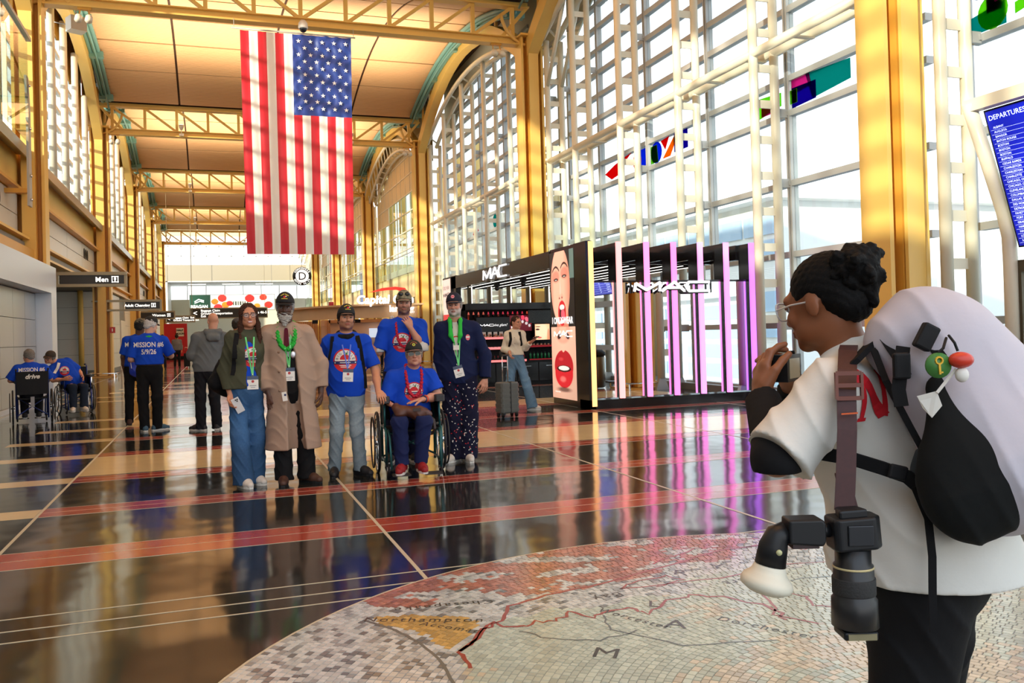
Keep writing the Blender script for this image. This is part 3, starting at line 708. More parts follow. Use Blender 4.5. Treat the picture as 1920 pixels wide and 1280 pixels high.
def right_bay(y0, y1, ym, bi, full=True):
    c = (y0+y1)/2
    zt = lambda y: 11.9-((y-c)**2)/20.0
    W = thing(f'window_{10+bi}', (XG,c,0), kind='structure')
    for y in ym:
        q = MB(); q.box((XG-0.07,y-0.06,0),(XG+0.09,y-0.015,zt(y))); q.box((XG-0.07,y+0.015,0),(XG+0.09,y+0.06,zt(y))); q.box((XG-0.01,y-0.015,0),(XG+0.04,y+0.015,zt(y)), DARKG); q.mats = [ALU, DARKG]; q.m = [0]*12+[1]*6
        q.build('mullion', ALU, W)
    yb = [y0+0.35]+[y for y in ym if y0+0.5 < y < y1-0.5]+[y1-0.35]
    zs = [0.12, 1.36, 2.68, 4.0, 5.3, 5.95]+[6.6+0.63*k for k in range(9)]
    cache = {}
    for a, b in zip(yb[:-1], yb[1:]):
        for k, z in enumerate(zs):
            top = max(zt(a), zt(b))
            if z > top: continue
            z1 = zs[k+1] if k+1 < len(zs) else z+0.63
            z1 = min(z1, top)
            q = MB(); h = 0.055 if z < 6.5 else 0.06
            q.box((XG-0.06,a+0.05,z-h),(XG+0.08,b-0.05,z+h)); q.build('transom', ALU, W)
            if z >= 6.5 and full:
                q = MB(); q.box((XG+0.1,a+0.05,z+0.10),(XG+0.28,b-0.05,z+0.135)); q.build('louvre', ALU, W)
            if z1-z > 0.2:
                q = MB(); q.box((XG-0.006,a+0.06,z+h),(XG+0.006,b-0.06,z1-h)); q.build('pane', GLS, W)
    q = MB(); q.box((XG-0.12,y0,6.52),(XG+0.1,y1,6.74)); q.build('transom_beam', ALU, W)
    q = MB(); q.box((XG-0.3,y0,-0.02),(XG+0.2,y1,0.14)); q.build('sill', GREYD, W)
    q = MB(); ya = np.linspace(y0+0.3, y1-0.3, 17)
    for a, b in zip(ya[:-1], ya[1:]):
        q.add([(XG+0.05,a,zt(a)),(XG+0.05,b,zt(b)),(XG+0.05,b,12.8),(XG+0.05,a,12.8),(XG,a,zt(a)),(XG,b,zt(b)),(XG,b,12.8),(XG,a,12.8)], [(0,1,2,3),(7,6,5,4),(0,4,5,1)])
    q.build('spandrel', CREAM, W)
    # coloured glass pieces in the row between 5.3 and 5.95
    art = {1: [('pink',[(13.3,5.62),(12.75,5.66),(12.8,5.89),(13.3,5.89)]),('violet',[(13.28,5.37),(12.62,5.40),(12.62,5.72),(13.28,5.74)]),('green',[(13.32,5.45),(13.12,5.45),(13.12,5.70),(13.32,5.70)]),('teal',[(12.72,5.42),(11.75,5.50),(11.75,5.84),(12.9,5.90)]),('green',[(14.3,5.4),(13.6,5.5),(13.6,5.75),(14.3,5.8)]),('pink',[(14.2,5.42),(13.9,5.42),(13.9,5.6),(14.2,5.6)]),
        ('blue','c',18.45,5.62,0.26),('green',[(18.7,5.38),(18.35,5.38),(18.4,5.8),(18.7,5.8)]),('orange',[(18.1,5.4),(17.75,5.4),(17.35,5.86),(17.5,5.86)]),('violet',[(17.6,5.45),(17.0,5.45),(17.0,5.88),(17.6,5.88)]),('red',[(18.2,5.84),(17.8,5.88),(18.0,5.6)]),
        ('orange','c',19.4,5.60,0.22),('blue',[(19.35,5.4),(19.0,5.4),(19.0,5.85),(19.35,5.85)]),('red',[(21.3,5.6),(20.9,5.4),(20.5,5.45),(20.0,5.86),(20.7,5.75)]),('red',[(20.4,5.80),(19.7,5.88),(20.1,5.7)])],
        0: [('teal',[(9.35,5.38),(8.75,5.38),(8.75,5.7),(9.35,5.62)]),('green','c',8.95,5.60,0.24),('pink',[(8.9,5.72),(8.2,5.76),(8.2,5.9),(8.9,5.88)]),('violet',[(9.05,5.6),(8.8,5.6),(8.8,5.85),(9.05,5.85)]),('green',[(8.6,5.45),(7.9,5.6),(7.9,5.72),(8.6,5.6)]),('blue',[(8.3,5.4),(7.4,5.4),(7.4,5.55),(8.3,5.55)]),('pink',[(7.9,5.55),(7.6,5.55),(7.6,5.8),(7.9,5.8)]),('red',[(5.5,5.4),(4.4,5.5),(5.0,5.85)])],
        2: [('red',[(34,5.4),(33.2,5.5),(33.6,5.85)]),('teal','c',31,5.62,0.25),('orange',[(27.6,5.4),(26.5,5.5),(27,5.88)])]}[bi]
    AN = ['violet','teal','pink','green','red','orange','blue']
    for n_, pc in enumerate(art):
        poly_ = [(pc[2]+pc[4]*math.cos(t), pc[3]+pc[4]*math.sin(t)) for t in np.linspace(0,2*PI,19)[:-1]] if pc[1] == 'c' else pc[1]
        q = MB(); xo_ = XG-0.03-0.013*(n_ % 3); q.prism(poly_, xo_, xo_+0.010, axis='x'); q.build('coloured_glass', ART[AN.index(pc[0])], W)
    # mast: pairs of cream tubes with plate rungs
    masts = [y for y in ym if y0+0.9 < y < y1-0.6]+[y0+0.55, y1-0.55]
    ordn = sorted(masts)
    for y in masts:
        zz = 11.30-((y-c)**2)/32.0
        k = ordn.index(y)
        lab = f'cream ladder mast {["first","second","third","fourth","fifth","sixth","seventh"][k]} from the near end, {["beside the photographer","window bay behind the shop","window bay beyond the shop"][bi]}'
        t = thing('tube_mast', (XT1,y,0), lab, 'mast', 'cream ladder masts of the window wall')
        q = MB(); q.tube([(XT1,y,0.25),(XT1,y,zz)], 0.085, 12); q.build('front_tube', CREAM, t)
        q = MB(); q.tube([(XT2,y,0.25),(XT2,y,zz)], 0.085, 12); q.build('rear_tube', CREAM, t)
        q = MB(); q.prism([(XT1-0.16,0.0),(XT1+0.16,0.0),(XT1+0.07,0.26),(XT1-0.07,0.26)], y-0.05, y+0.05, axis='y'); q.prism([(XT2-0.16,0.0),(XT2+0.16,0.0),(XT2+0.07,0.26),(XT2-0.07,0.26)], y-0.05, y+0.05, axis='y'); q.build('foot', ALU, t)
        z = 0.75; first = None
        while z < zz-0.3:
            if first is None:
                q = MB(); q.box((XT1+0.07,y-0.012,z),(XT2-0.07,y+0.012,z+0.15)); first = q.build('rung', CREAM, t); z0 = z
            else: part_copy(first, (0,0,z-z0))
            z += 0.66
        for z in (1.36, 4.0, 5.3, 8.55):
            if z < zz: q = MB(); q.box((XT2+0.07,y-0.02,z-0.08),(XG-0.05,y+0.02,z+0.08)); q.box((XG-0.1,y-0.04,z-0.04),(XG-0.04,y+0.04,z+0.04)); q.build('wall_bracket', ALU, t)
    t = thing('horizontal_tube_band', (XT1,c,6.36), f'pair of horizontal cream tubes at mid height, {["beside the photographer","behind the shop","beyond the shop"][bi]}', 'tube', 'horizontal tube bands of the window wall')
    for X, z in ((XT1,6.36),(XT2,6.42)):
        q = MB(); q.tube([(X,y0+0.4,z),(X,y1-0.4,z)], 0.085, 12); q.build('tube', CREAM, t)
    for y in np.arange(y0+1.2, y1-0.8, 1.38):
        q = MB(); q.box((XT1,y-0.05,6.30),(XT2,y+0.05,6.33)); q.build('tie_plate', CREAM, t)
    t = thing('tube_arch', (XT1,c,10), f'curved cream tube arch over the {["bay beside the photographer","bay behind the shop","bay beyond the shop"][bi]}', 'arch', 'cream tube arches')
    for X, dz in ((XT1-0.12,0.0),(XT2-0.1,0.0)):
        q = MB(); q.tube([(X,y,11.35+dz-((y-c)**2)/32.0) for y in np.linspace(y0+0.35,y1-0.35,21)], 0.085, 10); q.build('tube', CREAM, t)
    for y in np.linspace(y0+1, y1-1, 8):
        q = MB(); q.bar((XT1-0.12,y,11.35-((y-c)**2)/32.0),(XT2-0.1,y+0.4,11.35-((y+0.4-c)**2)/32.0),0.05,0.05); q.build('lacing', CREAM, t)
    if bi == 1:
        for X in (XT1, XT2):
            q = MB(); q.tube([(X,y1-0.6,8.6),(X,y1-2.2,11.0)],0.06,8); q.build('diagonal_tube', CREAM, t); q = MB(); q.tube([(X,y0+0.5,8.6),(X,y0+2.2,11.0)],0.06,8); q.build('diagonal_tube', CREAM, t)
right_bay(9.7, 24.05, [10.45,13.4,16.1,18.85,21.6,23.7], 1)
right_bay(24.05, 38.4, [24.4,26.9,29.7,32.6,35.4,38.0], 2)
right_bay(-4.65, 9.7, [-2,0.9,3.75,6.6,9.45], 0, full=True)

# far right bays: beige lunettes over green glass, with a sunlit gallery behind
for bi, (y0, y1) in enumerate([(38.4,52.7),(52.7,67.0),(67.0,81.3),(81.3,95.5)]):
    c = (y0+y1)/2; X = 9.75
    zt = lambda y: 11.2-((y-c)**2)/26.0
    W = thing(f'window_{20+bi}', (X,c,4), kind='structure')
    ny = 12; yb = np.linspace(y0+0.35, y1-0.35, ny+1)
    for y in yb:
        q = MB(); q.box((X-0.03,y-0.025,4.9),(X+0.03,y+0.025,zt(y))); q.build('mullion', CREAM, W)
    for i in range(ny):
        a, b = yb[i], yb[i+1]
        for k in range(7):
            z = 4.9+0.95*k; z1 = min(z+0.95, min(zt(a), zt(b)))
            if z1 < z+0.1: continue
            q = MB(); q.box((X-0.035,a,z-0.03),(X+0.035,b,z+0.03)); q.build('transom', CREAM, W)
            q = MB(); q.box((X-0.008,a+0.03,z+0.03),(X+0.008,b-0.03,z1)); q.build('pane', BEIGE if z > 8.5-abs(i-5.5)*0.25 else GLSG, W)
    q = MB(); q.box((X-0.1,y0,4.6),(X+0.4,y1,4.9)); q.build('ledge', CREAM, W)
    for a in np.linspace(y0+0.4,y1-2.5,6):
        q = MB(); q.box((X-0.25,a,4.5),(X-0.23,a+2.1,5.5)); q.build('balustrade_pane', GLSG, W)
    q = MB(); q.tube([(X-0.24,y0+0.3,5.53),(X-0.24,y1-0.3,5.53)],0.03,8); q.build('handrail', ALU, W)
    q = MB(); q.box((X-0.02,y0,3.3),(X+0.2,y1,4.6)); q.build('fascia', BEIGE, W)
    for a in np.linspace(y0+1.2,y1-1.2,5):
        q = MB(); q.box((X+0.0,a-0.2,0),(X+0.3,a+0.2,3.3)); q.build('pier', YEL, W)
    q = MB(); q.box((X-0.02,y0+0.4,11.2),(X+0.2,y1-0.4,12.8)); q.build('spandrel', BEIGE, W)
    q = MB(); ya = np.linspace(y0+0.3, y1-0.3, 17)
    for a, b in zip(ya[:-1], ya[1:]):
        q.add([(X,a,zt(a)),(X,b,zt(b)),(X,b,11.3),(X,a,11.3),(X+0.1,a,zt(a)),(X+0.1,b,zt(b)),(X+0.1,b,11.3),(X+0.1,a,11.3)], [(0,1,2,3),(7,6,5,4),(0,4,5,1)])
    q.build('spandrel', BEIGE, W)
    t = thing('tube_arch', (9.3,c,9), f'cream three tube lattice arch on the window side, {["first","second","third","fourth"][bi]} beyond the glazed bays', 'arch', 'cream lattice arches')
    az = lambda y, d: 11.15+d-((y-c)**2)/30.0
    ya = np.linspace(y0+0.4, y1-0.4, 19)
    for X2, d in ((9.0,0.35),(9.25,-0.15),(9.6,-0.25)):
        q = MB(); q.tube([(X2,y,az(y,d)) for y in ya], 0.07, 8); q.build('tube', CREAM, t)
    q = MB()
    for i in range(0, 18):
        q.bar((9.0,ya[i],az(ya[i],0.35)),(9.25,ya[i+1],az(ya[i+1],-0.15)),0.05,0.05); q.bar((9.25,ya[i],az(ya[i],-0.15)),(9.6,ya[i],az(ya[i],-0.25)),0.05,0.05)
    q.build('lacing', CREAM, t)
# gallery behind the green glass
G = thing('wall_right', (14,66,0), kind='structure')
q = MB(); q.box((16,38.4,0),(16.2,95,8.0)); q.build('gallery_wall', BEIGE, G)
q = MB(); q.box((9.9,38.4,4.3),(16,95,4.6)); q.build('gallery_floor', BEIGE, G)
q = MB(); q.box((9.9,38.3,0),(16,38.45,7)); q.build('gallery_end', CREAM, G)
for y in np.arange(41,94,3.6):
    q = MB(); q.box((12.5,y-0.2,4.6),(12.9,y+0.2,11)); q.build('gallery_column', YEL, G)

# ---------------------------------------------------------------- end wall
E_ = thing('wall_back', (2.5,95.5,0), kind='structure')
q = MB(); q.box((-5,95.5,7.6),(12,95.7,9.3)); q.build('bulkhead', mat('cream_bulkhead', srgb(168,158,136), 0.6), E_)
q = MB(); q.box((-5,95.5,12.3),(12,95.7,13)); q.build('upper_wall', BEIGE, E_)
q = MB(); q.box((-5,95.5,7.5),(12,103,7.6)); q.build('soffit', WHITE, E_)
for k in range(12):
    x = -4.2+k*1.25
    for z0, z1 in ((9.3,10.2),(10.25,11.2),(11.25,12.3)):
        q = MB(); q.box((x+0.04,95.55,z0+0.04),(x+1.21,95.57,z1-0.02)); q.build('pane', GLS, E_)
    q = MB(); q.box((x-0.04,95.5,9.3),(x+0.04,95.62,12.3)); q.build('mullion', GREY, E_)
for z in (10.2,11.2):
    q = MB(); q.box((-4.3,95.5,z-0.03),(11,95.6,z+0.05)); q.build('transom', GREY, E_)
q = MB(); q.box((-5,103,-0.2),(12,103.2,6.0)); q.build('lower_wall', mat('cream_wall', srgb(226,220,198), 0.6), E_)
for k in range(8):
    x = -4.6+k*2.0
    for z in (6.02,6.8):
        q = MB(); q.box((x+0.05,103,z),(x+1.95,103.02,z+0.74)); q.build('pane', GLS, E_)
    q = MB(); q.box((x-0.04,102.9,6),(x+0.04,103.1,7.6)); q.build('mullion', GREY, E_)
q = MB(); q.box((-9,95,-0.3),(12,103,0)); q.build('floor_strip', T_BLK, E_)
q = MB(); q.box((-5,95.5,0),(-4.3,103,7.6)); q.build('side_wall', WHITE, E_)
for k, x in enumerate((-1.5,2.0,5.5)):
    t = thing('ceiling_strip_light', (x,99,7.4), f'white strip light under the far soffit, {["left","middle","right"][k]} of three', 'light', 'far strip lights')
    q = MB(); q.box((x-0.9,98.4,7.42),(x+0.9,98.6,7.5)); q.build('diffuser', mat('strip_lit', (1,0.98,0.9), 0.4, emit=4), t)
    q = MB(); q.box((x-0.95,98.35,7.46),(x+0.95,98.65,7.5)); q.build('housing', WHITE, t)

# ---------------------------------------------------------------- outside: apron, terminal
APR = mat('concrete_apron', srgb(190,190,186), 0.8, noise=(0.05,0.1))
q = MB(); q.box((10.9,-250,-6.2),(300,300,-6)); tag(q.build('ground', APR), kind='structure')
q = MB(); q.box((-300,-250,-6.3),(-9.3,300,-6.1)); tag(q.build('ground', APR), kind='structure')
BLG = mat('pale_blue_facade_glass', srgb(170,196,220), 0.15); WPN = mat('white_facade_panel', srgb(226,226,222), 0.5)
def terminal(name, x, y0, y1, z1, depth, lab, axis='x', rows=9, step=4.0):
    t = thing(name, (x,y0,-6), lab, 'building')
    q = MB(); q.box((x,y0,-6),(x+depth,y1,z1)); q.build('volume', WPN, t)
    n = int((y1-y0)/step)
    for i in range(n):
        a = y0+i*step+0.15
        for k in range(rows):
            z = -5.4+k*(z1+5.0)/rows
            q = MB(); q.box((x-0.12,a,z),(x-0.02,a+step-0.3,z+(z1+5)/rows*0.78)); q.build('window', BLG if k % 3 else WPN, t)
    q = MB(); q.box((x-1.2,y0-1,z1),(x+depth,y1+1,z1+0.5)); q.build('roof', WPN, t)
    return t
t = terminal('glass_terminal_building', 31, 42, 100, 8.6, 25, 'long white and pale blue glass building outside the windows, behind the shop', rows=9, step=3.2)
t = thing('far_terminal_building', (70,-20,-6), 'low white terminal with banded glass across the apron, seen in the shop mirror', 'building')
q = MB(); q.box((62,-120,-6),(90,26,5)); q.build('volume', WPN, t)
for i in range(20):
    for k in range(4):
        q = MB(); q.box((61.8,-118+i*7.2,-5.2+k*2.5),(61.98,-111.4+i*7.2,-3.4+k*2.5)); q.build('window', BLG, t)
q = MB(); q.box((60,-121,5),(91,27,6.2)); q.build('roof', WPN, t)
for i in range(7):
    t = thing('service_vehicle', (44+i*1.5,-30+i*9,-6), f'small {["yellow","white","blue","yellow","white","blue","white"][i]} apron vehicle outside, number {["one","two","three","four","five","six","seven"][i]} along the far terminal', 'vehicle', 'apron vehicles')
    x, y = 44+i*1.5, -30+i*9
    cm = [mat('vehicle_yellow', srgb(220,180,40), 0.4), mat('vehicle_white', srgb(230,230,230), 0.4), mat('vehicle_blue', srgb(40,70,160), 0.4)][i % 3]
    q = MB(); q.prism([(y-2,-5.5),(y+2,-5.5),(y+2,-4.4),(y+0.6,-4.3),(y+0.4,-3.6),(y-1.2,-3.6),(y-1.5,-4.4),(y-2,-4.5)], x-1, x+1, axis='x'); q.build('body', cm, t)
    for dy in (-1.3,1.3):
        for dx in (-0.95,0.95):
            q = MB(); q.tube([(x+dx-0.1,y+dy,-5.6),(x+dx+0.1,y+dy,-5.6)],0.4,12); q.build('wheel', BLKM, t)
t = thing('radio_mast', (48,52,-6), 'thin lattice radio mast outside, seen through the window above the shop', 'mast')
q = MB(); q.tube([(48,35.5,-6),(48,35.5,14)],[0.12,0.04],6); q.build('pole', GREYD, t)
q = MB(); q.bar((48,35,12.5),(48,36,12.5),0.06,0.06); q.bar((48,35.2,11.5),(48,35.8,11.5),0.06,0.06); q.build('crossbar', GREYD, t)

# ---------------------------------------------------------------- flag
FL = thing('american_flag', (2.32,23.85,9.7), 'large American flag hanging vertically from the nearest roof truss', 'flag')
fx0, fx1, fz0, fz1, fy = 0.86, 3.80, 3.64, 9.62, 23.8
nx, nz = 156, 240
def fdisp(U, V):
    a = 0.012*np.sin(2*PI*6.5*U+1.5*np.sin(3*V))*(0.35+0.65*(1-V))+0.006*np.sin(2*PI*13*U+4*V)
    can = (U > 6/13) & (V > 0.63)
    a = a+np.where(can, 0.012*np.sin(2*PI*9*U+2.4*np.sin(V*60)), 0)
    a = a+0.006*np.sin(30*V+9*np.sin(4*U))+0.05*np.sin(2.5*V+U)
    return a
gu, gv = np.meshgrid(np.linspace(0,1,nx+1), np.linspace(0,1,nz+1))
slant = 0.14*(1-gu)*0
Pf = np.stack([fx0+(fx1-fx0)*gu+0.10*(1-gv)*(0.5-gu)*1.0, fy+fdisp(gu,gv), fz0+(fz1-fz0)*gv], -1).reshape(-1,3)
idx = np.arange((nx+1)*(nz+1)).reshape(nz+1,nx+1)
Ff = np.stack([idx[:-1,:-1],idx[:-1,1:],idx[1:,1:],idx[1:,:-1]],-1).reshape(-1,4)
FLAGM = mat('flag_nylon', (1,1,1), 0.45, vcol=True, sheen=0.2)
me = np_mesh('cloth', Pf, Ff, FLAGM)
cu, cv = (np.arange(nx)+0.5)/nx, (np.arange(nz)+0.5)/nz; CU, CV = np.meshgrid(cu, cv)
st = np.floor(CU*13).astype(int); colr = np.where((st % 2 == 0)[...,None], np.array(srgb(205,22,44)), np.array(srgb(240,236,232)))
colr = np.where(((CU > 6/13) & (CV > 0.635))[...,None], np.array(srgb(24,58,140)), colr)
set_face_cols(me, colr.reshape(-1,3)); link_mesh('cloth', me, FL)
STAR = mat('flag_star', srgb(240,240,240), 0.5)
for cI in range(9):
    nS = 6 if cI % 2 == 0 else 5
    for k in range(nS):
        U = 6/13+(7/13)*(cI+1)/10; V = 1-(0.365)*((k+0.5+(0.5 if cI % 2 else 0))/6.0); sx, sz = fx0+(fx1-fx0)*U+0.10*(1-V)*(0.5-U), fz0+(fz1-fz0)*V
        y = fy+float(fdisp(np.array(U), np.array(V)))-0.02
        q = MB(); pts = []
        for j in range(10):
            r = 0.066 if j % 2 == 0 else 0.026; a = PI/2+PI*j/5; pts.append((sx+r*math.cos(a), sz+r*math.sin(a)))
        q.prism(pts, y-0.003, y, axis='y'); q.build('star', STAR, FL)
q = MB(); q.tube([(fx0-0.22,fy,fz1+0.03),(fx1+0.12,fy,fz1+0.03)],0.022,8); q.build('pole', ALU, FL)
q = MB(); q.tube([(fx0-0.15,fy,fz1+0.03),(fx0-0.15,fy+0.1,9.95)],0.008,5); q.tube([(fx1+0.08,fy,fz1+0.03),(fx1+0.08,fy+0.1,9.95)],0.008,5); q.build('hanging_wire', ALU, FL)
t = thing('dome_camera', (2.5,23.9,9.7), 'white dome security camera under the nearest roof truss, above the flag', 'camera')
q = MB(); q.tube([(2.5,23.75,10.0),(2.5,23.75,9.9)],0.03,8); q.lathe([(0.06,0.2),(0.12,0.12),(0.13,0.0),(0.12,-0.03)],(2.5,23.7,9.78),14); q.build('housing', WHITE, t)
q = MB(); q.ball((2.5,23.7,9.75),0.105,10); q.build('lens_dome', BLK, t)
t = thing('ceiling_speaker_box', (-3.3,25.6,11), 'cream box loudspeaker hung beside the teal trough, upper left', 'speaker')
q = MB(); R_ = Matrix.Rotation(0.5,3,'Z'); q.box((-3.72,26.9,10.3),(-3.28,27.3,10.7),rot=R_); q.build('cabinet', LAMP, t)
q = MB(); q.tube([(-3.5,27.1,10.7),(-3.5,27.1,12.0)],0.02,6); q.tube([(-3.6,27.2,10.5),(-4.1,27.3,10.6)],0.015,5); q.build('bracket', ALU, t)

# ---------------------------------------------------------------- signs
SGN = mat('sign_dark', srgb(38,36,30), 0.4); SGF = mat('sign_bronze', srgb(150,138,110), 0.35, metal=0.4); SGT = mat('sign_lettering', (1,1,0.95), 0.4, emit=1.2)
def blade_sign(x0, x1, y, z0, z1, txt, size, lab, pict=None, dark0=0.1, tx=None, lines=None):
    t = thing('blade_sign', (x0,y,z0), lab, 'sign')
    h = z1-z0
    q = MB(); q.box((x0,y-0.09,z1-0.09),(x1,y+0.09,z1)); q.box((x0,y-0.09,z0),(x1,y+0.09,z0+0.08)); q.box((x0,y-0.06,z0+0.06),(x0+0.08,y+0.06,z1-0.06)); q.box((x1-0.07,y-0.06,z0+0.06),(x1,y+0.06,z1-0.06)); q.build('frame', SGF, t)
    q = MB(); q.box((x0+dark0,y-0.05,z0+0.08),(x1-0.07,y+0.05,z1-0.09)); q.build('panel', SGN, t)
    q = MB(); yy = y-0.056
    if txt: put_text(q, txt, (tx if tx else (x0+x1)/2, yy, (z0+z1)/2-0.01), (1,0,0),(0,0,1), size, bold=0.003)
    for (lt, lx, lz, ls) in (lines or []): put_text(q, lt, (lx,yy,lz),(1,0,0),(0,0,1), ls, align='LEFT', bold=0.004)
    if pict:
        px, s = pict; zc_ = (z0+z1)/2
        for a in ((px-s,zc_-s,px+s,zc_-s+0.02),(px-s,zc_+s-0.02,px+s,zc_+s),(px-s,zc_-s,px-s+0.02,zc_+s),(px+s-0.02,zc_-s,px+s,zc_+s)):
            q.box((a[0],yy-0.004,a[1]),(a[2],yy,a[3]))
        q.prism([(px+0.28*s*math.cos(a), zc_+s*0.6+0.2*s*math.sin(a)) for a in np.linspace(0,2*PI,9)[:-1]], yy-0.004, yy, axis='y')
        q.box((px-s*0.3,yy-0.004,zc_-s*0.15),(px+s*0.3,yy,zc_+s*0.36)); q.box((px-s*0.18,yy-0.004,zc_-s*0.75),(px+s*0.18,yy,zc_-s*0.15))
    q.build('lettering', SGT, t)
    q = MB()
    if x0 < -3.9: q.box((x0-0.5,y-0.04,z1-0.08),(x0+0.02,y+0.04,z1-0.02))
    else: q.tube([(x0+0.2,y,z1),(x0+0.2,y,12.3)],0.012,5); q.tube([(x1-0.2,y,z1),(x1-0.2,y,12.3)],0.012,5)
    q.build('hanger', SGF, t)
    return t
blade_sign(-4.0,-2.22,26,2.93,3.34,'Men',0.19,'dark hanging sign reading Men on the left',pict=(-2.52,0.085),dark0=0.12,tx=-2.85)
blade_sign(-4.1,-1.97,38.2,2.66,3.12,'Adult Changing',0.155,'dark hanging sign reading Adult Changing beyond the second column',pict=(-2.28,0.08),dark0=0.75,tx=-3.0+0.1)
blade_sign(-4.2,-2.1,55,2.70,3.20,'Women',0.22,'dark hanging sign reading Women, behind the standing pair in blue shirts',pict=(-2.45,0.09),tx=-3.0)
blade_sign(-3.0,-1.1,62,2.62,3.10,None,0.2,'small dark directional sign reading Baggage Claim Exit, far down the hall',lines=[('Baggage Claim  Exit',-2.5,2.94,0.17),('Ground Transportation',-2.5,2.78,0.17),('<',-2.85,2.86,0.3)])
blade_sign(-1.75,4.4,75,3.15,4.05,None,0.2,'wide dark directional sign reading Baggage Claim, under the tulip banner',lines=[('Baggage Claim',-0.9,3.82,0.26),('Ground Transportation',-0.9,3.58,0.26),('Exit',-0.9,3.36,0.26),('<',-1.5,3.6,0.6),('Gates 46-59',3.0,3.6,0.30),('^',2.6,3.55,0.5)])
# tulip banner
def banner(U, V):
    U = U*8.0; rgb = np.zeros(U.shape+(3,)); V = V*1.6
    rgb[:] = srgb(200,205,206)
    g = 1-np.clip(U/1.9,0,1); rgb = np.where((U < 1.9)[...,None], np.array(srgb(20,70,50))[None]*np.ones_like(rgb)*(0.6+0.6*g[...,None]), rgb)
    dome = ((U-4.6)**2/1.2+(V-0.3)**2/1.4 < 0.9) & (V > 0.3); rgb = np.where(dome[...,None], np.array(srgb(226,222,206)), rgb)
    rib = dome & ((np.floor(U*9) % 2) == 0) & (V > 0.5) & (V < 0.9); rgb = np.where(rib[...,None], np.array(srgb(60,70,60)), rgb)
    for (a, b, r, c) in ((2.3,0.9,0.33,(235,120,30)),(3.0,1.25,0.42,(215,50,40)),(2.6,0.3,0.40,(210,40,45)),(3.3,0.55,0.36,(235,130,30)),(3.7,0.7,0.3,(200,40,40)),(5.6,1.2,0.45,(210,40,35)),(6.9,1.3,0.36,(225,60,40)),(7.4,0.5,0.4,(215,50,40)),(6.3,0.4,0.3,(235,140,40))):
        m = ((U-a)/r)**2+((V-b)/(r*0.9))**2 < 1; rgb = np.where(m[...,None], np.array(srgb(*c))*(0.8+0.4*np.clip((V-b+r)/(2*r),0,1))[...,None], rgb)
    return rgb
t = thing('tulip_banner', (2,94,4.4), 'long printed banner with tulips and a dome high on the far wall', 'banner')
PRN = mat('printed_vinyl', (1,1,1), 0.5, vcol=True)
picture('print', 8.4, 1.6, 160, 32, banner, PRN, (-2.15,93.9,4.45),(1,0,0),(0,0,1), t)
q = MB(); q.box((-2.2,93.92,4.40),(6.3,94.0,6.1)); q.tube([(-2,93.97,6.0),(-2,93.97,12.4)],0.02,5); q.tube([(6,93.97,6.0),(6,93.97,12.4)],0.02,5); q.build('backing', GREYD, t)
q = MB(); put_text(q, 'REAGAN', (-1.25,93.86,4.85),(1,0,0),(0,0,1),0.42, bold=0.01); put_text(q, 'NATIONAL', (-1.25,93.86,4.55),(1,0,0),(0,0,1),0.30)
q.tube([(-1.7,93.85,5.35),(-1.3,93.85,5.6),(-0.8,93.85,5.45)],0.05,5); q.tube([(-1.7,93.85,5.2),(-1.2,93.85,5.4),(-0.8,93.85,5.3)],0.04,5); q.build('lettering', SGT, t)
# round concourse sign
t = thing('round_sign', (4.38,45,4.5), 'round black and white hanging sign with a big D', 'sign')
q = MB(); q.tube([(4.38,44.9,4.52),(4.38,45.0,4.52)],0.47,28); q.build('rim', SGN, t)
q = MB(); q.tube([(4.38,44.86,4.52),(4.38,44.905,4.52)],0.33,24); q.build('face', mat('sign_white_lit', (1,1,1), 0.5, emit=0.7), t)
q = MB(); put_text(q, 'D', (4.38,44.85,4.50),(1,0,0),(0,0,1),0.56); q.build('lettering', BLKM, t)
q = MB()
for txt, up in (('CONCOURSE', 1), ('GATES 46-59', -1)):
    n = len(txt)
    for i, ch in enumerate(txt):
        a = PI/2-(i-(n-1)/2)*0.25 if up > 0 else -PI/2+(i-(n-1)/2)*0.22
        r = 0.40; rt = (math.sin(a),0,-math.cos(a)) if up > 0 else (-math.sin(a),0,math.cos(a)); u = (math.cos(a),0,math.sin(a)) if up > 0 else (-math.cos(a),0,-math.sin(a))
        if ch != ' ': put_text(q, ch, (4.38+r*math.cos(a),44.89,4.52+r*math.sin(a)), rt, u, 0.12, bold=0.003)
q.build('ring_lettering', SGT, t)
q = MB(); q.tube([(4.38,45,4.98),(4.38,45,12.3)],0.012,5); q.build('hanging_wire', ALU, t)

# departures board on its leaning frame
t = thing('departures_board', (9.0,8,2), 'blue departures board on a leaning cream frame at the right edge', 'board')
A = Vector((8.98,8.0,3.90)); dn = (Vector((9.48,8.0,2.24))-A); dn.normalize(); rt = Vector((0,-1,0)); up = -dn; L = 1.72; Wb = 2.2; nrm = rt.cross(up)
BLUE = mat('board_screen', srgb(16,30,170), 0.3, emit=0.75); BTX = mat('board_lettering', (0.75,0.85,1), 0.4, emit=1.3)
def plate(q, u0, u1, v0, v1, d, m=None, th=0.0):
    c = [A+rt*u+dn*v+nrm*d for u, v in ((u0,v0),(u1,v0),(u1,v1),(u0,v1))]; c2 = [p-nrm*th for p in c]
    q.add(c+c2, [(0,3,2,1),(4,5,6,7),(0,1,5,4),(1,2,6,5),(2,3,7,6),(3,0,4,7)], m)
q = MB(); plate(q, -0.02, Wb, -0.02, L, 0.0, None, 0.08); q.build('casing', BLKM, t)
q = MB(); plate(q, 0, Wb-0.02, 0, L-0.02, 0.004, None, 0.003); q.build('screen', BLUE, t)
q = MB(); put_text(q, 'DEPARTURES', A+rt*0.28+dn*0.09+nrm*0.008, rt, up, 0.085); put_text(q, 'REAGAN NATIONAL', A+rt*0.9+dn*0.05+nrm*0.008, rt, up, 0.05)
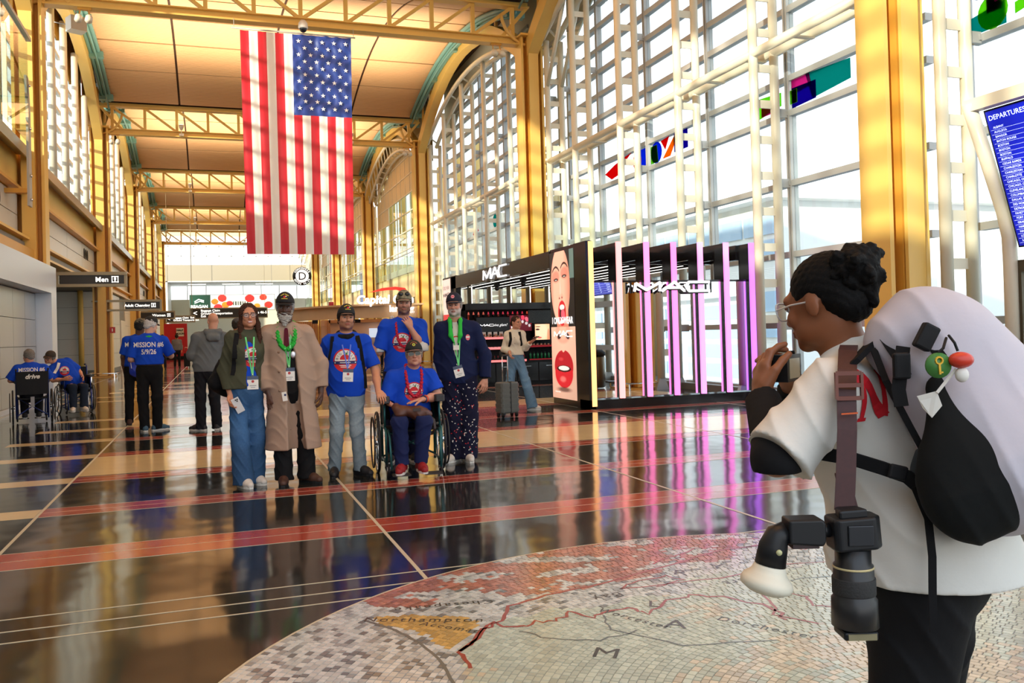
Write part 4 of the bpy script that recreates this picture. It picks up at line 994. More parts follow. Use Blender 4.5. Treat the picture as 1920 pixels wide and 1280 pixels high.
cities = 'ALBANY AUGUSTA BANGOR BATON_ROUGE BOSTON BOSTON BOSTON BUFFALO CEDAR_RAPIDS CHARLESTON CHARLESTON CHARLOTTE CHICAGO,_ORD CHICAGO,_ORD CLEVELAND COLUMBIA DALLAS,_DFW DES_MOINES DETROIT FAYETTEVILLE FORT_LAUDERDALE GRAND_RAPIDS HARTFORD NASHVILLE LOS_ANGELES SAVANNAH'.split()
for i, cn in enumerate(cities):
    v = 0.21+i*0.057; put_text(q, cn.replace('_',' '), A+rt*0.06+dn*v+nrm*0.008, rt, up, 0.038, align='LEFT')
    plate(q, 0.02, Wb-0.05, v+0.027, v+0.029, 0.006, None, 0.001)
    put_text(q, 'AIRLINE %d' % (200+37*i % 700) if False else '%d' % (1200+(137*i) % 4000), A+rt*0.62+dn*v+nrm*0.008, rt, up, 0.038, align='LEFT')
q.build('lettering', BTX, t)
q = MB()
for i in range(10): plate(q, 0.50, 0.55, 0.19+i*0.057, 0.232+i*0.057, 0.009, None, 0.002)
q.build('airline_icon', WHITE, t)
q = MB(); q.tube([(8.87,8.14,4.03),(9.15,8.14,3.32),(9.38,8.14,2.72),(9.46,8.14,2.4),(9.47,8.14,2.1),(9.47,8.14,0)],0.085,12); q.build('leaning_tube', CREAM, t)
q = MB(); q.bar((8.9,8.2,4.0),(8.9,5.9,4.0),0.12,0.15); q.build('top_bar', CREAM, t)
q = MB(); q.tube([(8.87,5.9,4.03),(9.15,5.9,3.32),(9.38,5.9,2.72),(9.46,5.9,2.4),(9.47,5.9,2.1),(9.47,5.9,0)],0.085,12); q.build('leaning_tube', CREAM, t)
q = MB(); q.box((9.5,5.95,1.95),(9.66,8.15,2.1)); q.box((9.5,8.02,0.95),(9.62,8.12,1.95)); q.box((9.5,5.95,0.85),(9.66,8.15,0.98)); q.build('lower_frame', mat('bronze_frame', srgb(90,80,62), 0.4, metal=0.5), t)
# litter bin by the near column (it shows in the shop mirror)
t = thing('litter_bin', (8.5,8.85,0), 'round satin steel litter bin by the near column, reflected in the shop mirror', 'bin')
q = MB(); q.lathe([(0.27,0.02),(0.30,0.06),(0.30,0.72),(0.28,0.76)], (8.45,8.85,0), 24); q.build('body', mat('bin_steel', srgb(120,112,98), 0.3, metal=0.7), t)
q = MB(); q.lathe([(0.31,0.76),(0.31,0.84),(0.24,0.90),(0.1,0.91)], (8.45,8.85,0), 24); q.build('lid', BLKM, t)
# fire alarm box on the second left column
t = thing('fire_alarm', (-3.85,38.0,1.9), 'small red fire alarm box on the second restroom side column', 'alarm')
q = MB(); q.box((-3.93,38.0,1.78),(-3.73,38.1,2.02)); q.build('box', mat('alarm_red', srgb(190,30,24), 0.4), t)
q = MB(); q.box((-3.85,37.99,1.84),(-3.81,38.0,1.96)); q.build('symbol', WHITE, t)
# red advertising booth far down the hall
t = thing('red_advert_stand', (-3.0,72,0), 'red advertising stand with a white printed square, far down the hall', 'stand')
q = MB(); q.box((-3.6,72,0.2),(-1.9,72.2,2.75)); q.build('panel', mat('booth_red', srgb(200,20,36), 0.5), t)
q = MB(); q.box((-2.7,71.96,1.75),(-2.15,72,2.4)); q.build('white_square', WHITE, t)
q = MB(); put_text(q,'HALF',(-2.43,71.94,2.22),(1,0,0),(0,0,1),0.2,bold=0.01); put_text(q,'MOON',(-2.43,71.94,1.95),(1,0,0),(0,0,1),0.2,bold=0.01); q.build('lettering', BLKM, t)
q = MB(); q.box((-3.6,72,0),(-1.9,72.5,0.2)); q.build('base', BLKM, t)
# ---------------------------------------------------------------- cosmetics shop
SH = thing('cosmetics_shop', (7.8,17.5,0), 'open black cosmetics shop frame with lit fins, mirror and tall backlit poster', 'kiosk')
KX0, KX1, KY0, KY1, KZ = 6.12, 9.50, 13.6, 22.6, 2.90
q = MB(); q.box((KX0,13.6,0),(KX1,14.0,0.16)); q.build('plinth', BLK, SH)
q = MB(); q.box((KX0,KY0,0),(KX0+0.12,14.12,KZ+0.02)); q.build('corner_pier', BLK, SH)
q = MB(); q.box((KX0+0.02,14.12,0.0),(KX0+0.22,15.3,KZ+0.02)); q.build('poster_case', BLK, SH)
q = MB(); q.box((KX0,15.3,2.58),(KX0+0.12,KY1,KZ)); q.build('header_beam', BLK, SH)
q = MB(); q.box((KX0,22.0,0),(KX0+0.14,KY1+0.7,2.92)); q.build('rear_pier', BLK, SH)
q = MB(); q.box((KX0,KY1,2.58),(KX1,KY1+0.12,KZ)); q.build('header_beam', BLK, SH)
q = MB(); q.box((KX1-0.1,14.0,2.62),(KX1,KY1,KZ)); q.build('header_beam', BLK, SH)
for X in (KX1-0.1,):
    for Y in (16.8,19.8,KY1):
        q = MB(); q.box((X,Y,0),(X+0.1,Y+0.1,2.62)); q.build('post', BLK, SH)
grad = [(255,190,120),(255,160,160),(255,130,190),(255,120,200),(248,140,225),(250,130,225),(190,110,250)]
for k in range(7):
    x = 6.215+0.545*k
    q = MB(); q.box((x-0.035,13.64,0.16),(x+0.035,13.70,2.2)); q.box((x-0.035,13.64,2.2),(x+0.035,13.98,KZ)); q.build('fin_post', BLK, SH)
    if k: q = MB(); q.box((x-0.03,13.98,2.62),(x+0.03,14.95,KZ)); q.build('fin_beam', BLK, SH)
    q = MB(); q.box((x-0.045,13.59,0.17 if k else 0.05),(x+0.045,13.64,KZ+0.01)); q.build('light_tube', mat('lit_tube_%d' % k, srgb(*grad[k]), 0.4, emit=1.5), SH)
q = MB(); q.box((6.2,14.90,2.62),(9.5,14.98,KZ-0.04)); q.build('cross_beam', BLK, SH)
q = MB(); q.box((6.25,13.705,0.18),(9.48,13.73,2.2)); q.build('mirror_panel', mat('mirror', (0.82,0.84,0.85), 0.015, metal=1.0), SH)
q = MB(); q.box((6.25,13.70,2.2),(9.48,13.75,2.235)); q.build('mirror_top_trim', BLK, SH)
SLT = mat('lit_slat_strip', (1,0.97,0.9), 0.4, emit=1.3)
for k in range(8):
    x = 6.45+0.4*k
    q = MB(); q.box((x-0.02,15.0,2.60),(x+0.02,22.6,2.80)); q.build('roof_slat', BLK, SH)
    q = MB(); q.box((x-0.012,15.0,2.588),(x+0.012,22.6,2.6)); q.build('slat_light', SLT, SH)
for k, y in enumerate((16.3,18.2,20.1)):
    t = thing('small_spot_camera', (6.6,y,2.5), f'small black spot unit under the shop roof slats, {["nearest","middle","farthest"][k]} of three', 'spotlight', 'small black shop spots')
    q = MB(); q.box((6.58,y-0.06,2.5),(6.7,y+0.06,2.6)); q.build('bracket', BLKM, t)
    q = MB(); q.ball((6.64,y,2.46),0.06,8); q.build('head', BLK, t)
LT = mat('white_lettering', (0.95,0.95,0.95), 0.4, emit=0.9)
def mac_word(mb, org, right, up, w, h, th, d=0.03):
    """the shop's angular three letter wordmark in strokes"""
    o = Vector(org); r = Vector(right).normalized(); u = Vector(up).normalized(); n = r.cross(u)
    P = lambda a, b: o+r*(a*w)+u*(b*h)
    def st(*pts):
        for a, b in zip(pts[:-1], pts[1:]): mb.bar(P(*a), P(*b), d, th, up=n) if False else mb.bar(P(*a), P(*b), th, d, up=n)
    st((0,0),(0,0.85),(0.145,0.25),(0.29,1),(0.29,0)) if False else st((0.0,0.0),(0.02,0.9),(0.16,0.15),(0.34,1.0),(0.33,0.0))
    st((0.36,0.0),(0.53,1.0),(0.66,0.0)); st((0.44,0.38),(0.60,0.38))
    st((1.0,1.0),(0.72,1.0),(0.68,0.5),(0.72,0.0),(1.0,0.0))
    for a in (0.35,0.67): mb.box(tuple(P(a,0.5)-r*th*0.6-u*th*0.6-n*0.01), tuple(P(a,0.5)+r*th*0.6+u*th*0.6+n*0.01)) if False else mb.tube([P(a,0.62)-n*0.01,P(a,0.62)+n*0.015], th*0.6, 6)
q = MB(); mac_word(q, (KX0-0.03,19.45,2.62), (0,-1,0), (0,0,1), 1.7, 0.24, 0.035); q.build('lettering', LT, SH)
q = MB(); mac_word(q, (7.02,13.56,2.03), (1,0,0), (0,0,1), 1.52, 0.16, 0.042); q.build('lettering', mat('bright_lettering', (1,1,1), 0.4, emit=1.6), SH)
q = MB(); mac_word(q, (7.0,13.575,2.005), (1,0,0), (0,0,1), 1.52, 0.16, 0.042, 0.01); q.build('lettering_shadow_plate', BLK, SH)
q = MB(); q.bar((6.98,13.62,2.0),(6.98,13.62,2.2),0.03,0.02); q.bar((8.6,13.62,2.0),(8.6,13.62,2.2),0.03,0.02); q.build('sign_bracket', BLK, SH)
def sm(x, e=0.02): return np.clip(0.5-x/e, 0, 1)
def ell(U, V, cx, cy, a, b, e=0.06, rot=0.0):
    c, s = math.cos(rot), math.sin(rot); X = (U-cx)*c+(V-cy)*s; Y = -(U-cx)*s+(V-cy)*c
    return sm(np.sqrt((X/a)**2+(Y/b)**2)-1, e)
def over(rgb, m, c):
    c = np.array(c, float) if np.ndim(c) == 1 else c
    return rgb*(1-m[..., None])+c*m[..., None]
def poster(U, V):
    W = 1.15; X = U*W; Y = V*2.73       # metres, so that shapes keep their proportions
    rgb = np.ones(U.shape+(3,))*np.array(srgb(24,20,20))
    rgb = over(rgb, sm(Y-2.45,0.02)*0+((X > 0.95) & (Y > 2.2)).astype(float)*0.6, srgb(120,150,140))
    skin = np.array(srgb(238,184,156)); skd = np.array(srgb(206,130,104))
    face = ell(X,Y,0.50,2.10,0.45,0.72,0.05); neck = ((X > 0.3) & (X < 0.85) & (Y < 1.75)).astype(float)
    rgb = over(rgb, neck, skd); rgb = over(rgb, face, skin)
    rgb = over(rgb, face*np.clip((X-0.66)/0.3,0,1), skd); rgb = over(rgb, face*np.clip((0.2-X)/0.12,0,1)*0.7, skd)
    for cx, cy, s in ((0.30,2.22,1),(0.70,2.27,-1)):
        rgb = over(rgb, ell(X,Y,cx,cy+0.05,0.17,0.11,0.5)*0.65, srgb(226,110,90))
        rgb = over(rgb, ell(X,Y,cx,cy-0.01,0.11,0.030,0.3), srgb(50,30,26)); rgb = over(rgb, ell(X,Y,cx,cy-0.016,0.05,0.008,0.5), srgb(235,225,215))
        d = np.abs(Y-(cy+0.15+0.16*(1-((X-cx)/0.16)**2)*0.5)); rgb = over(rgb, sm(d-0.020,0.012)*(np.abs(X-cx) < 0.17), srgb(46,28,24))
    rgb = over(rgb, ell(X,Y,0.50,1.98,0.035,0.20,0.6)*0.45, srgb(250,216,196)); rgb = over(rgb, ell(X,Y,0.45,1.86,0.03,0.018,0.5), srgb(110,50,44)); rgb = over(rgb, ell(X,Y,0.57,1.87,0.03,0.018,0.5), srgb(110,50,44))
    rgb = over(rgb, ell(X,Y,0.53,1.88,0.11,0.06,0.6)*0.3, skd)
    rgb = over(rgb, ell(X,Y,0.56,1.58,0.19,0.235,0.05), srgb(206,34,44)); rgb = over(rgb, ell(X,Y,0.56,1.57,0.125,0.165,0.06), srgb(60,10,14))
    rgb = over(rgb, ell(X,Y,0.56,1.69,0.115,0.05,0.2), srgb(244,236,226)); rgb = over(rgb, ell(X,Y,0.60,1.55,0.09,0.11,0.15,0.3), srgb(226,92,110)); rgb = over(rgb, ell(X,Y,0.55,1.425,0.10,0.035,0.2), srgb(240,232,222))
    # lower picture
    low = (Y < 1.33).astype(float)
    lo = np.ones(U.shape+(3,))*np.array(srgb(240,190,164)); lo = lo*(1-0.18*np.abs(X-0.55)[...,None])*np.clip(0.80+0.16*Y, 0, 1)[...,None]
    lo = over(lo, ell(X,Y,0.57,1.22,0.36,0.20,0.25)*0.45, srgb(214,128,104)); lo = over(lo, ell(X,Y,0.57,1.30,0.16,0.20,0.4), srgb(238,180,154))
    for cx in (0.40,0.78): lo = over(lo, ell(X,Y,cx,1.16,0.10,0.055,0.3,0.3 if cx < 0.5 else -0.3), srgb(46,16,14))
    lo = over(lo, ell(X,Y,0.57,0.52,0.47,0.30,0.35)*0.35, srgb(196,90,72))
    up_ = np.minimum(ell(X,Y,0.57,0.60,0.44,0.30,0.03), sm(np.abs(X-0.57)*0.0+(0.50-Y),0.02))
    notch = ell(X,Y,0.57,0.96,0.09,0.10,0.15)
    lo = over(lo, np.clip(up_-notch,0,1), srgb(176,20,34)); lo = over(lo, ell(X,Y,0.57,0.47,0.42,0.27,0.03)*(Y < 0.54), srgb(204,30,42))
    lo = over(lo, ell(X,Y,0.57,0.555,0.33,0.062,0.08), srgb(56,8,12)); lo = over(lo, ell(X,Y,0.57,0.565,0.25,0.042,0.15), srgb(246,238,226))
    for xx in (0.45,0.53,0.61,0.69): lo = over(lo, sm(np.abs(X-xx)-0.003,0.006)*ell(X,Y,0.57,0.565,0.25,0.042,0.2)*0.6, srgb(150,120,110))
    lo = over(lo, ell(X,Y,0.52,0.36,0.13,0.05,0.8)*0.5, srgb(255,150,140)); lo = over(lo, ell(X,Y,0.45,0.73,0.10,0.03,0.8)*0.35, srgb(240,90,90))
    lo = over(lo, ell(X,Y,0.57,0.17,0.30,0.045,0.8)*0.8, srgb(60,10,10))
    return rgb*(1-low[...,None])+lo*low[...,None]
PST = mat('backlit_poster', (1,1,1), 0.35, vcol=True, emit=0.85)
picture('poster_print', 1.15, 2.73, 150, 300, poster, PST, (KX0-0.005,15.27,0.12), (0,-1,0), (0,0,1), SH)
q = MB(); put_text(q, 'I ONLY WEAR', (KX0-0.012,14.70,1.56), (0,-1,0),(0,0,1),0.17, bold=0.006, xs=0.92)
mac_word(q, (KX0-0.012,15.12,1.27), (0,-1,0),(0,0,1),0.86,0.10,0.02,0.004)
put_text(q, 'find your shade', (KX0-0.012,15.0,0.24), (0,-1,0),(0,0,1),0.04); q.build('poster_lettering', LT, SH)
# small lightbox at the far end of the left side
q = MB(); q.box((KX0-0.04,22.35,0.5),(KX0,23.2,2.90)); q.build('rear_poster_case', BLK, SH)
q = MB(); q.box((KX0-0.05,22.4,0.55),(KX0-0.04,23.15,2.86)); q.build('rear_poster', mat('pink_backlit', srgb(244,214,200), 0.4, emit=0.8), SH)
q = MB(); q.box((KX0-0.056,22.4,0.55),(KX0-0.05,23.15,1.9)); q.build('rear_poster_red', mat('red_backlit', srgb(214,60,60), 0.4, emit=0.7), SH)
q = MB(); put_text(q, 'I ONLY WEAR', (KX0-0.06,22.78,2.62), (0,-1,0),(0,0,1),0.14,xs=0.7); mac_word(q,(KX0-0.06,23.1,2.38),(0,-1,0),(0,0,1),0.62,0.10,0.016,0.004); q.build('poster_lettering', BLKM, SH)

# wall unit with products at the back
WU = thing('product_wall_unit', (7.9,21.9,0), 'tall black product wall unit with lit red shelves at the back of the shop', 'shelf unit')
bx0, bx1, by = 6.32, 9.35, 21.55
q = MB(); q.box((bx0,by+0.3,0),(bx1,by+0.7,2.14)); q.build('back_panel', BLKM, WU)
q = MB(); q.box((bx0,by-0.02,1.98),(bx1,by+0.7,2.15)); q.build('top_panel', BLK, WU)
q = MB(); q.box((bx0,by-0.2,0),(bx1,by+0.3,0.62)); q.build('base_cabinet', BLKM, WU)
for i in range(5):
    q = MB(); q.box((bx0+0.05+i*0.6,by-0.215,0.08),(bx0+0.62+i*0.6,by-0.2,0.56)); q.build('drawer', BLK, WU)
    q = MB(); q.box((bx0+0.25+i*0.6,by-0.225,0.46),(bx0+0.42+i*0.6,by-0.21,0.475)); q.build('handle', CHROME, WU)
PKS = mat('lit_pink_shelf', srgb(255,130,130), 0.4, emit=0.9); RDS = mat('red_shelf', srgb(160,14,30), 0.35, emit=0.25); PRO = mat('product_red', srgb(190,30,50), 0.3); PRW = mat('product_white', srgb(230,220,215), 0.4); PRG = mat('product_green', srgb(30,120,70), 0.3); PRN2 = mat('product_nude', srgb(220,150,120), 0.3)
for z in (0.62,0.95,1.22):
    q = MB(); q.box((bx0+0.02,by-0.2 if z < 0.9 else by,z),(bx0+1.55,by+0.3,z+0.03)); q.build('shelf', BLKM, WU)
    q = MB(); q.box((bx0+0.02,by-0.215 if z < 0.9 else by-0.015,z-0.02),(bx0+1.5,by-0.2 if z < 0.9 else by,z+0.035)); q.build('shelf_light', PKS, WU)
for z in (0.62,0.98):
    q = MB(); q.box((bx0+1.62,by-0.1,z),(bx1-0.02,by+0.3,z+0.03)); q.build('shelf', BLKM, WU); q = MB(); q.box((bx0+1.62,by-0.115,z-0.02),(bx1-0.02,by-0.1,z+0.03)); q.build('shelf_edge', RDS, WU)
def product(kind, x, y, z, lab):
    nm = {'lipstick':'lipstick','jar':'cream_jar','bottle':'green_bottle','palette':'palette','carton':'carton'}[kind]
    t = thing(nm, (x,y,z), lab, {'lipstick':'lipstick','jar':'jar','bottle':'bottle','palette':'palette','carton':'box'}[kind], {'lipstick':'lipsticks on the shop shelves','jar':'cream jars on the shop shelves','bottle':'green bottles on the shop shelves','palette':'palettes on the shop shelves','carton':'white cartons on the shop shelves'}[kind])
    if kind == 'lipstick':
        q = MB(); q.tube([(x,y,z),(x,y,z+0.07)],0.014,7); q.build('case', BLK, t); q = MB(); q.tube([(x,y,z+0.07),(x,y,z+0.115)],[0.010,0.005],7); q.build('stick', PRO, t)
    elif kind == 'jar':
        q = MB(); q.lathe([(0.03,0),(0.032,0.035)],(x,y,z),9); q.build('body', PRN2, t); q = MB(); q.lathe([(0.033,0.035),(0.033,0.06)],(x,y,z),9); q.build('lid', BLK, t)
    elif kind == 'bottle':
        q = MB(); q.lathe([(0.028,0),(0.028,0.13),(0.012,0.15)],(x,y,z),9); q.build('body', PRG, t); q = MB(); q.lathe([(0.014,0.15),(0.014,0.19)],(x,y,z),8); q.build('cap', BLK, t)
    elif kind == 'palette':
        q = MB(); q.box((x-0.04,y-0.03,z),(x+0.04,y+0.03,z+0.012)); q.build('tray', PRW, t); q = MB(); q.box((x-0.035,y-0.025,z+0.012),(x+0.035,y+0.025,z+0.016)); q.build('colour_pan', PRO, t)
    else:
        q = MB(); q.box((x-0.05,y-0.03,z),(x+0.05,y+0.03,z+0.14)); q.build('carton_body', PRW, t); q = MB(); q.box((x-0.035,y-0.032,z+0.03),(x+0.035,y-0.03,z+0.09)); q.build('printed_label', PRN2, t)
for k in range(16): product('lipstick', bx0+0.1+k*0.092, by-0.1, 0.65, 'small red lipstick in the row on the lit lowest shelf behind the walking woman')
for k in range(14): product('palette', bx0+0.12+k*0.1, by+0.05, 0.985, 'small white palette on the middle lit shelf at the left')
for k in range(14): product('jar', bx0+0.12+k*0.1, by+0.08, 1.255, 'small nude cream jar on the upper left shelf')
for k in range(8): product('carton', bx0+0.15+k*0.16, by+0.22, 1.255, 'white carton standing behind the jars on the upper left shelf')
for k in range(13): product('bottle', bx0+1.7+k*0.105, by+0.03, 0.65, 'slim green bottle on the lower right shelf')
for k in range(13): product('jar', bx0+1.7+k*0.105, by+0.03, 1.01, 'small nude cream jar on the right shelf under the lit face picture')
# giant lipstick tubes, sign and lit face picture on the unit
for k in range(17):
    x = bx0+0.07+k*0.137; a = k/16; z0 = 1.2 if k in (0,1) or k > 12 else 1.80
    q = MB(); q.tube([(x,by+0.24,z0),(x,by+0.24,1.86)],0.03,8); q.build('display_tube', mat('display_tube_%d' % (k % 4), [srgb(150,60,50),srgb(40,34,34),srgb(180,90,70),srgb(30,26,26)][k % 4], 0.2, metal=0.5), WU)
    q = MB(); q.tube([(x,by+0.24,1.86),(x,by+0.24,1.93)],[0.028,0.012],8); q.build('display_bullet', mat('bullet_%d' % (k//4), [srgb(236,110,90),srgb(220,60,80),srgb(214,50,70),srgb(230,90,60),srgb(240,150,80)][k//4], 0.3, emit=0.5), WU)
q = MB(); q.box((bx0+0.27,by+0.2,1.40),(bx0+1.2,by+0.22,1.78)); q.build('sign_panel', mat('sign_charcoal', srgb(40,44,48), 0.3), WU)
q = MB(); mac_word(q,(bx0+0.36,by+0.19,1.55),(1,0,0),(0,0,1),0.38,0.05,0.012,0.004); put_text(q,'viva glam!',(bx0+0.92,by+0.19,1.575),(1,0,0),(0,0,1),0.10,shear=0.4); q.build('lettering', LT, WU)
def lipfan(U, V):
    rgb = np.ones(U.shape+(3,))*np.array(srgb(90,12,26))
    for cx, cy, c in ((0.12,0.5,(230,60,80)),(0.3,0.7,(240,90,110)),(0.45,0.62,(130,60,160)),(0.6,0.85,(236,60,90)),(0.78,0.75,(240,110,130)),(0.92,0.6,(220,40,60))):
        rgb = over(rgb, ell(U,V,cx,cy,0.075,0.16,0.1,-0.3+0.6*cx), srgb(*c)); rgb = over(rgb, ell(U,V,cx-0.02,cy-0.26,0.06,0.09,0.1), srgb(215,205,205))
    return rgb
picture('lipstick_picture', 0.62, 0.42, 40, 28, lipfan, PST, (bx0+1.2,by+0.195,1.40),(1,0,0),(0,0,1), WU)
def facepic(U, V):
    rgb = np.ones(U.shape+(3,))*np.array(srgb(246,186,136)); rgb = over(rgb, ell(U,V,0.45,0.55,0.45,0.6,0.6)*0.7, srgb(255,226,190))
    rgb = over(rgb, ell(U,V,0.18,0.66,0.14,0.06,0.3), srgb(70,36,26)); rgb = over(rgb, ell(U,V,0.20,0.84,0.18,0.03,0.4), srgb(90,50,34)); rgb = over(rgb, ell(U,V,0.30,0.14,0.16,0.05,0.3), srgb(206,90,80)); rgb = over(rgb, ell(U,V,0.92,0.2,0.10,0.5,0.3)*0.6, srgb(190,90,60))
    return rgb
picture('face_picture', 0.42, 0.42, 36, 36, facepic, PST, (bx0+1.86,by+0.05,1.15),(1,0,0),(0,0,1), WU)
q = MB(); q.box((bx0+1.84,by+0.06,1.13),(bx0+2.3,by+0.1,1.59)); q.build('picture_case', BLKM, WU)
q = MB(); q.box((bx0+1.7,by+0.1,1.6),(bx0+2.4,by+0.12,1.95)); q.build('side_panel', mat('patterned_panel', srgb(46,50,50), 0.3, noise=(40,0.9)), WU)
# frames with lit edges between unit top and roof
for k in range(6):
    x = bx0+0.1+k*0.55
    q = MB(); q.box((x,by+0.3,2.15),(x+0.08,by+0.4,2.6)); q.build('upright', mat('bronze_upright', srgb(84,72,40), 0.4), WU)
    q = MB(); q.box((x+0.08,by+0.3,2.15),(x+0.11,by+0.38,2.6)); q.build('light_strip', SLT, WU)

# ---------------------------------------------------------------- lounge store beyond
WOOD = mat('light_wood_fascia', srgb(206,170,128), 0.45, noise=(1.2,0.08)); SLATW = mat('wood_slat', srgb(186,130,84), 0.45)
LS = thing('lounge_store', (7,38,0), 'curved wood fronted store beyond the group, with glowing white letters on its roof edge', 'store')
arc = [(3.3+0.0,44.6),(4.1,41.6),(5.0,39.9),(6.2,38.9),(7.6,38.4),(9.2,38.2)]
# fine curve
def catm(P, n=6):
    out = []
    for i in range(len(P)-1):
        p0, p1, p2, p3 = [np.array(P[max(0,min(len(P)-1,i+k))], float) for k in (-1,0,1,2)]
        for j in range(n):
            t = j/n; out.append(tuple(0.5*((2*p1)+(-p0+p2)*t+(2*p0-5*p1+4*p2-p3)*t*t+(-p0+3*p1-3*p2+p3)*t**3)))
    out.append(tuple(P[-1])); return out
arcf = catm(arc)
def wall_along(q, pts, z0, z1, th):
    for (x0,y0), (x1,y1) in zip(pts[:-1], pts[1:]):
        d = Vector((x1-x0,y1-y0,0)).normalized(); n = Vector((-d.y,d.x,0))*th
        q.add([(x0,y0,z0),(x1,y1,z0),(x1+n.x,y1+n.y,z0),(x0+n.x,y0+n.y,z0),(x0,y0,z1),(x1,y1,z1),(x1+n.x,y1+n.y,z1),(x0+n.x,y0+n.y,z1)], [(0,3,2,1),(4,5,6,7),(0,1,5,4),(2,3,7,6),(0,4,7,3),(1,2,6,5)])
q = MB(); wall_along(q, arcf, 2.18, 2.72, 0.3); q.build('roof_fascia', WOOD, LS)
q = MB(); wall_along(q, [(x-0.15,y-0.2) for x,y in arcf], 2.72, 2.80, 0.5); q.build('roof_edge', WOOD, LS)
q = MB(); q.box((5.0,42.6,0),(9.6,42.8,2.2)); q.build('back_wall', mat('store_back_wall', srgb(214,176,146), 0.5), LS)
q = MB(); q.box((3.6,44.5,0),(5.0,44.7,2.2)); q.build('back_wall', WOOD, LS)
q = MB(); q.box((5.35,42.4,2.05),(9.3,42.62,2.2)); q.build('portal_trim', SLATW, LS); q = MB(); q.box((5.3,42.4,0),(5.42,42.62,2.2)); q.build('portal_trim', SLATW, LS)
for k in range(14):
    x = 3.7+k*0.11; q = MB(); q.box((x,43.9-k*0.02,0.9),(x+0.06,44.0-k*0.02,2.15)); q.build('wood_slat', SLATW, LS)
q = MB(); q.box((7.3,42.2,1.3),(8.4,42.4,1.75)); q.build('screen', mat('store_screen', srgb(190,205,225), 0.3, emit=0.8), LS)
q = MB(); put_text(q,'Capital One',(7.35,38.30,2.98),(1,-0.1,0),(0,0,1),0.52,bold=0.015,shear=0.1,ext=0.02); put_text(q,'landing',(8.05,38.1,2.56),(1,-0.05,0),(0,0,1),0.40,bold=0.008,ext=0.02); q.build('lettering', mat('glow_letters', (1,1,1), 0.4, emit=2.5), LS)
q = MB(); pts = [(6.6,3.30),(7.2,3.50),(7.8,3.56),(8.25,3.50),(8.35,3.38),(8.2,3.18),(7.95,2.95),(8.05,3.2),(8.05,3.36),(7.85,3.42),(7.4,3.40)]
q.prism(pts, 38.2, 38.24, axis='y'); q.build('red_swoosh', mat('swoosh_red', srgb(215,50,40), 0.4, emit=0.5), LS)
for k in range(3):
    q = MB(); q.box((4.3+k*1.9,38.9-k*0.2+1.0,2.0),(4.55+k*1.9,39.0-k*0.2+1.0,2.16)); q.build('downlight_box', BLKM, LS)
# a merchandise counter with bottles in front of the store
CT = thing('store_counter', (6.6,37,0), 'busy glass store counter behind the group', 'counter')
q = MB(); q.box((6.2,40.2,0),(9.4,40.8,0.85)); q.build('cabinet', WOOD, CT); q = MB(); q.box((6.1,40.1,0.85),(9.5,40.9,0.9)); q.build('worktop', BLK, CT)
for k in range(24):
    x = 6.3+k*0.13; t = thing('counter_bottle', (x,40.4,0.9), 'small bottle or cup on the far store counter', 'bottle', 'small items on the far store counter')
    hgt = 0.12+0.1*RND.random(); q = MB(); q.lathe([(0.035,0),(0.035,hgt*0.7),(0.015,hgt)],(x,40.35+0.2*RND.random(),0.9),8); q.build('body', [PRW,PRG,PRO,BLK][k % 4], t)
# round patch of flowers: tall white vase arrangement
FV = thing('orchid_vase', (8.3,33,0), 'tall white orchid arrangement standing behind the man with the hand on his chin', 'plant')
q = MB(); q.lathe([(0.18,0),(0.22,0.3),(0.16,1.0),(0.14,1.1)],(7.0,34,0),14); q.build('vase', WHITE, FV)
for k in range(9):
    a = RND.random()*6.28; r = 0.1+0.28*RND.random(); z = 1.35+0.75*RND.random(); x, y = 7.0+r*math.cos(a), 34+r*math.sin(a)
    q = MB(); q.tube([(7.0,34,1.05),(7.0+r*0.4*math.cos(a),34+r*0.4*math.sin(a),(z+1.1)/2),(x,y,z)],0.008,5); q.build('stem', PRG, FV)
    q = MB()
    for j in range(5):
        b = 2*PI*j/5; q.ball((x+0.045*math.cos(b),y-0.02,z+0.045*math.sin(b)),0.035,5,sc=(1.1,0.4,1))
    q.build('blossom', PRW, FV)
# tall printed column banner (blue) and white one between the far columns
t = thing('blue_banner', (9.3,56,2), 'pale blue printed banner hung between the far yellow columns', 'banner')
q = MB(); q.box((9.55,54.4,3.0),(9.6,58.6,5.6)); q.build('cloth', mat('banner_blue', srgb(120,140,196), 0.6), t); q = MB(); q.box((9.53,54.3,5.6),(9.62,58.7,5.7)); q.build('rail', ALU, t)
t = thing('red_white_banner', (8.6,47,2.9), 'narrow red and white hanging sign beside the blue banner', 'sign')
q = MB(); q.box((6.05,47.9,2.3),(6.35,47.95,3.3)); q.build('panel', WHITE, t); q = MB(); q.tube([(6.2,47.92,3.3),(6.2,47.92,12.2)],0.01,5); q.box((6.07,47.88,2.9),(6.33,47.9,3.3)); q.build('red_field', PRO, t)

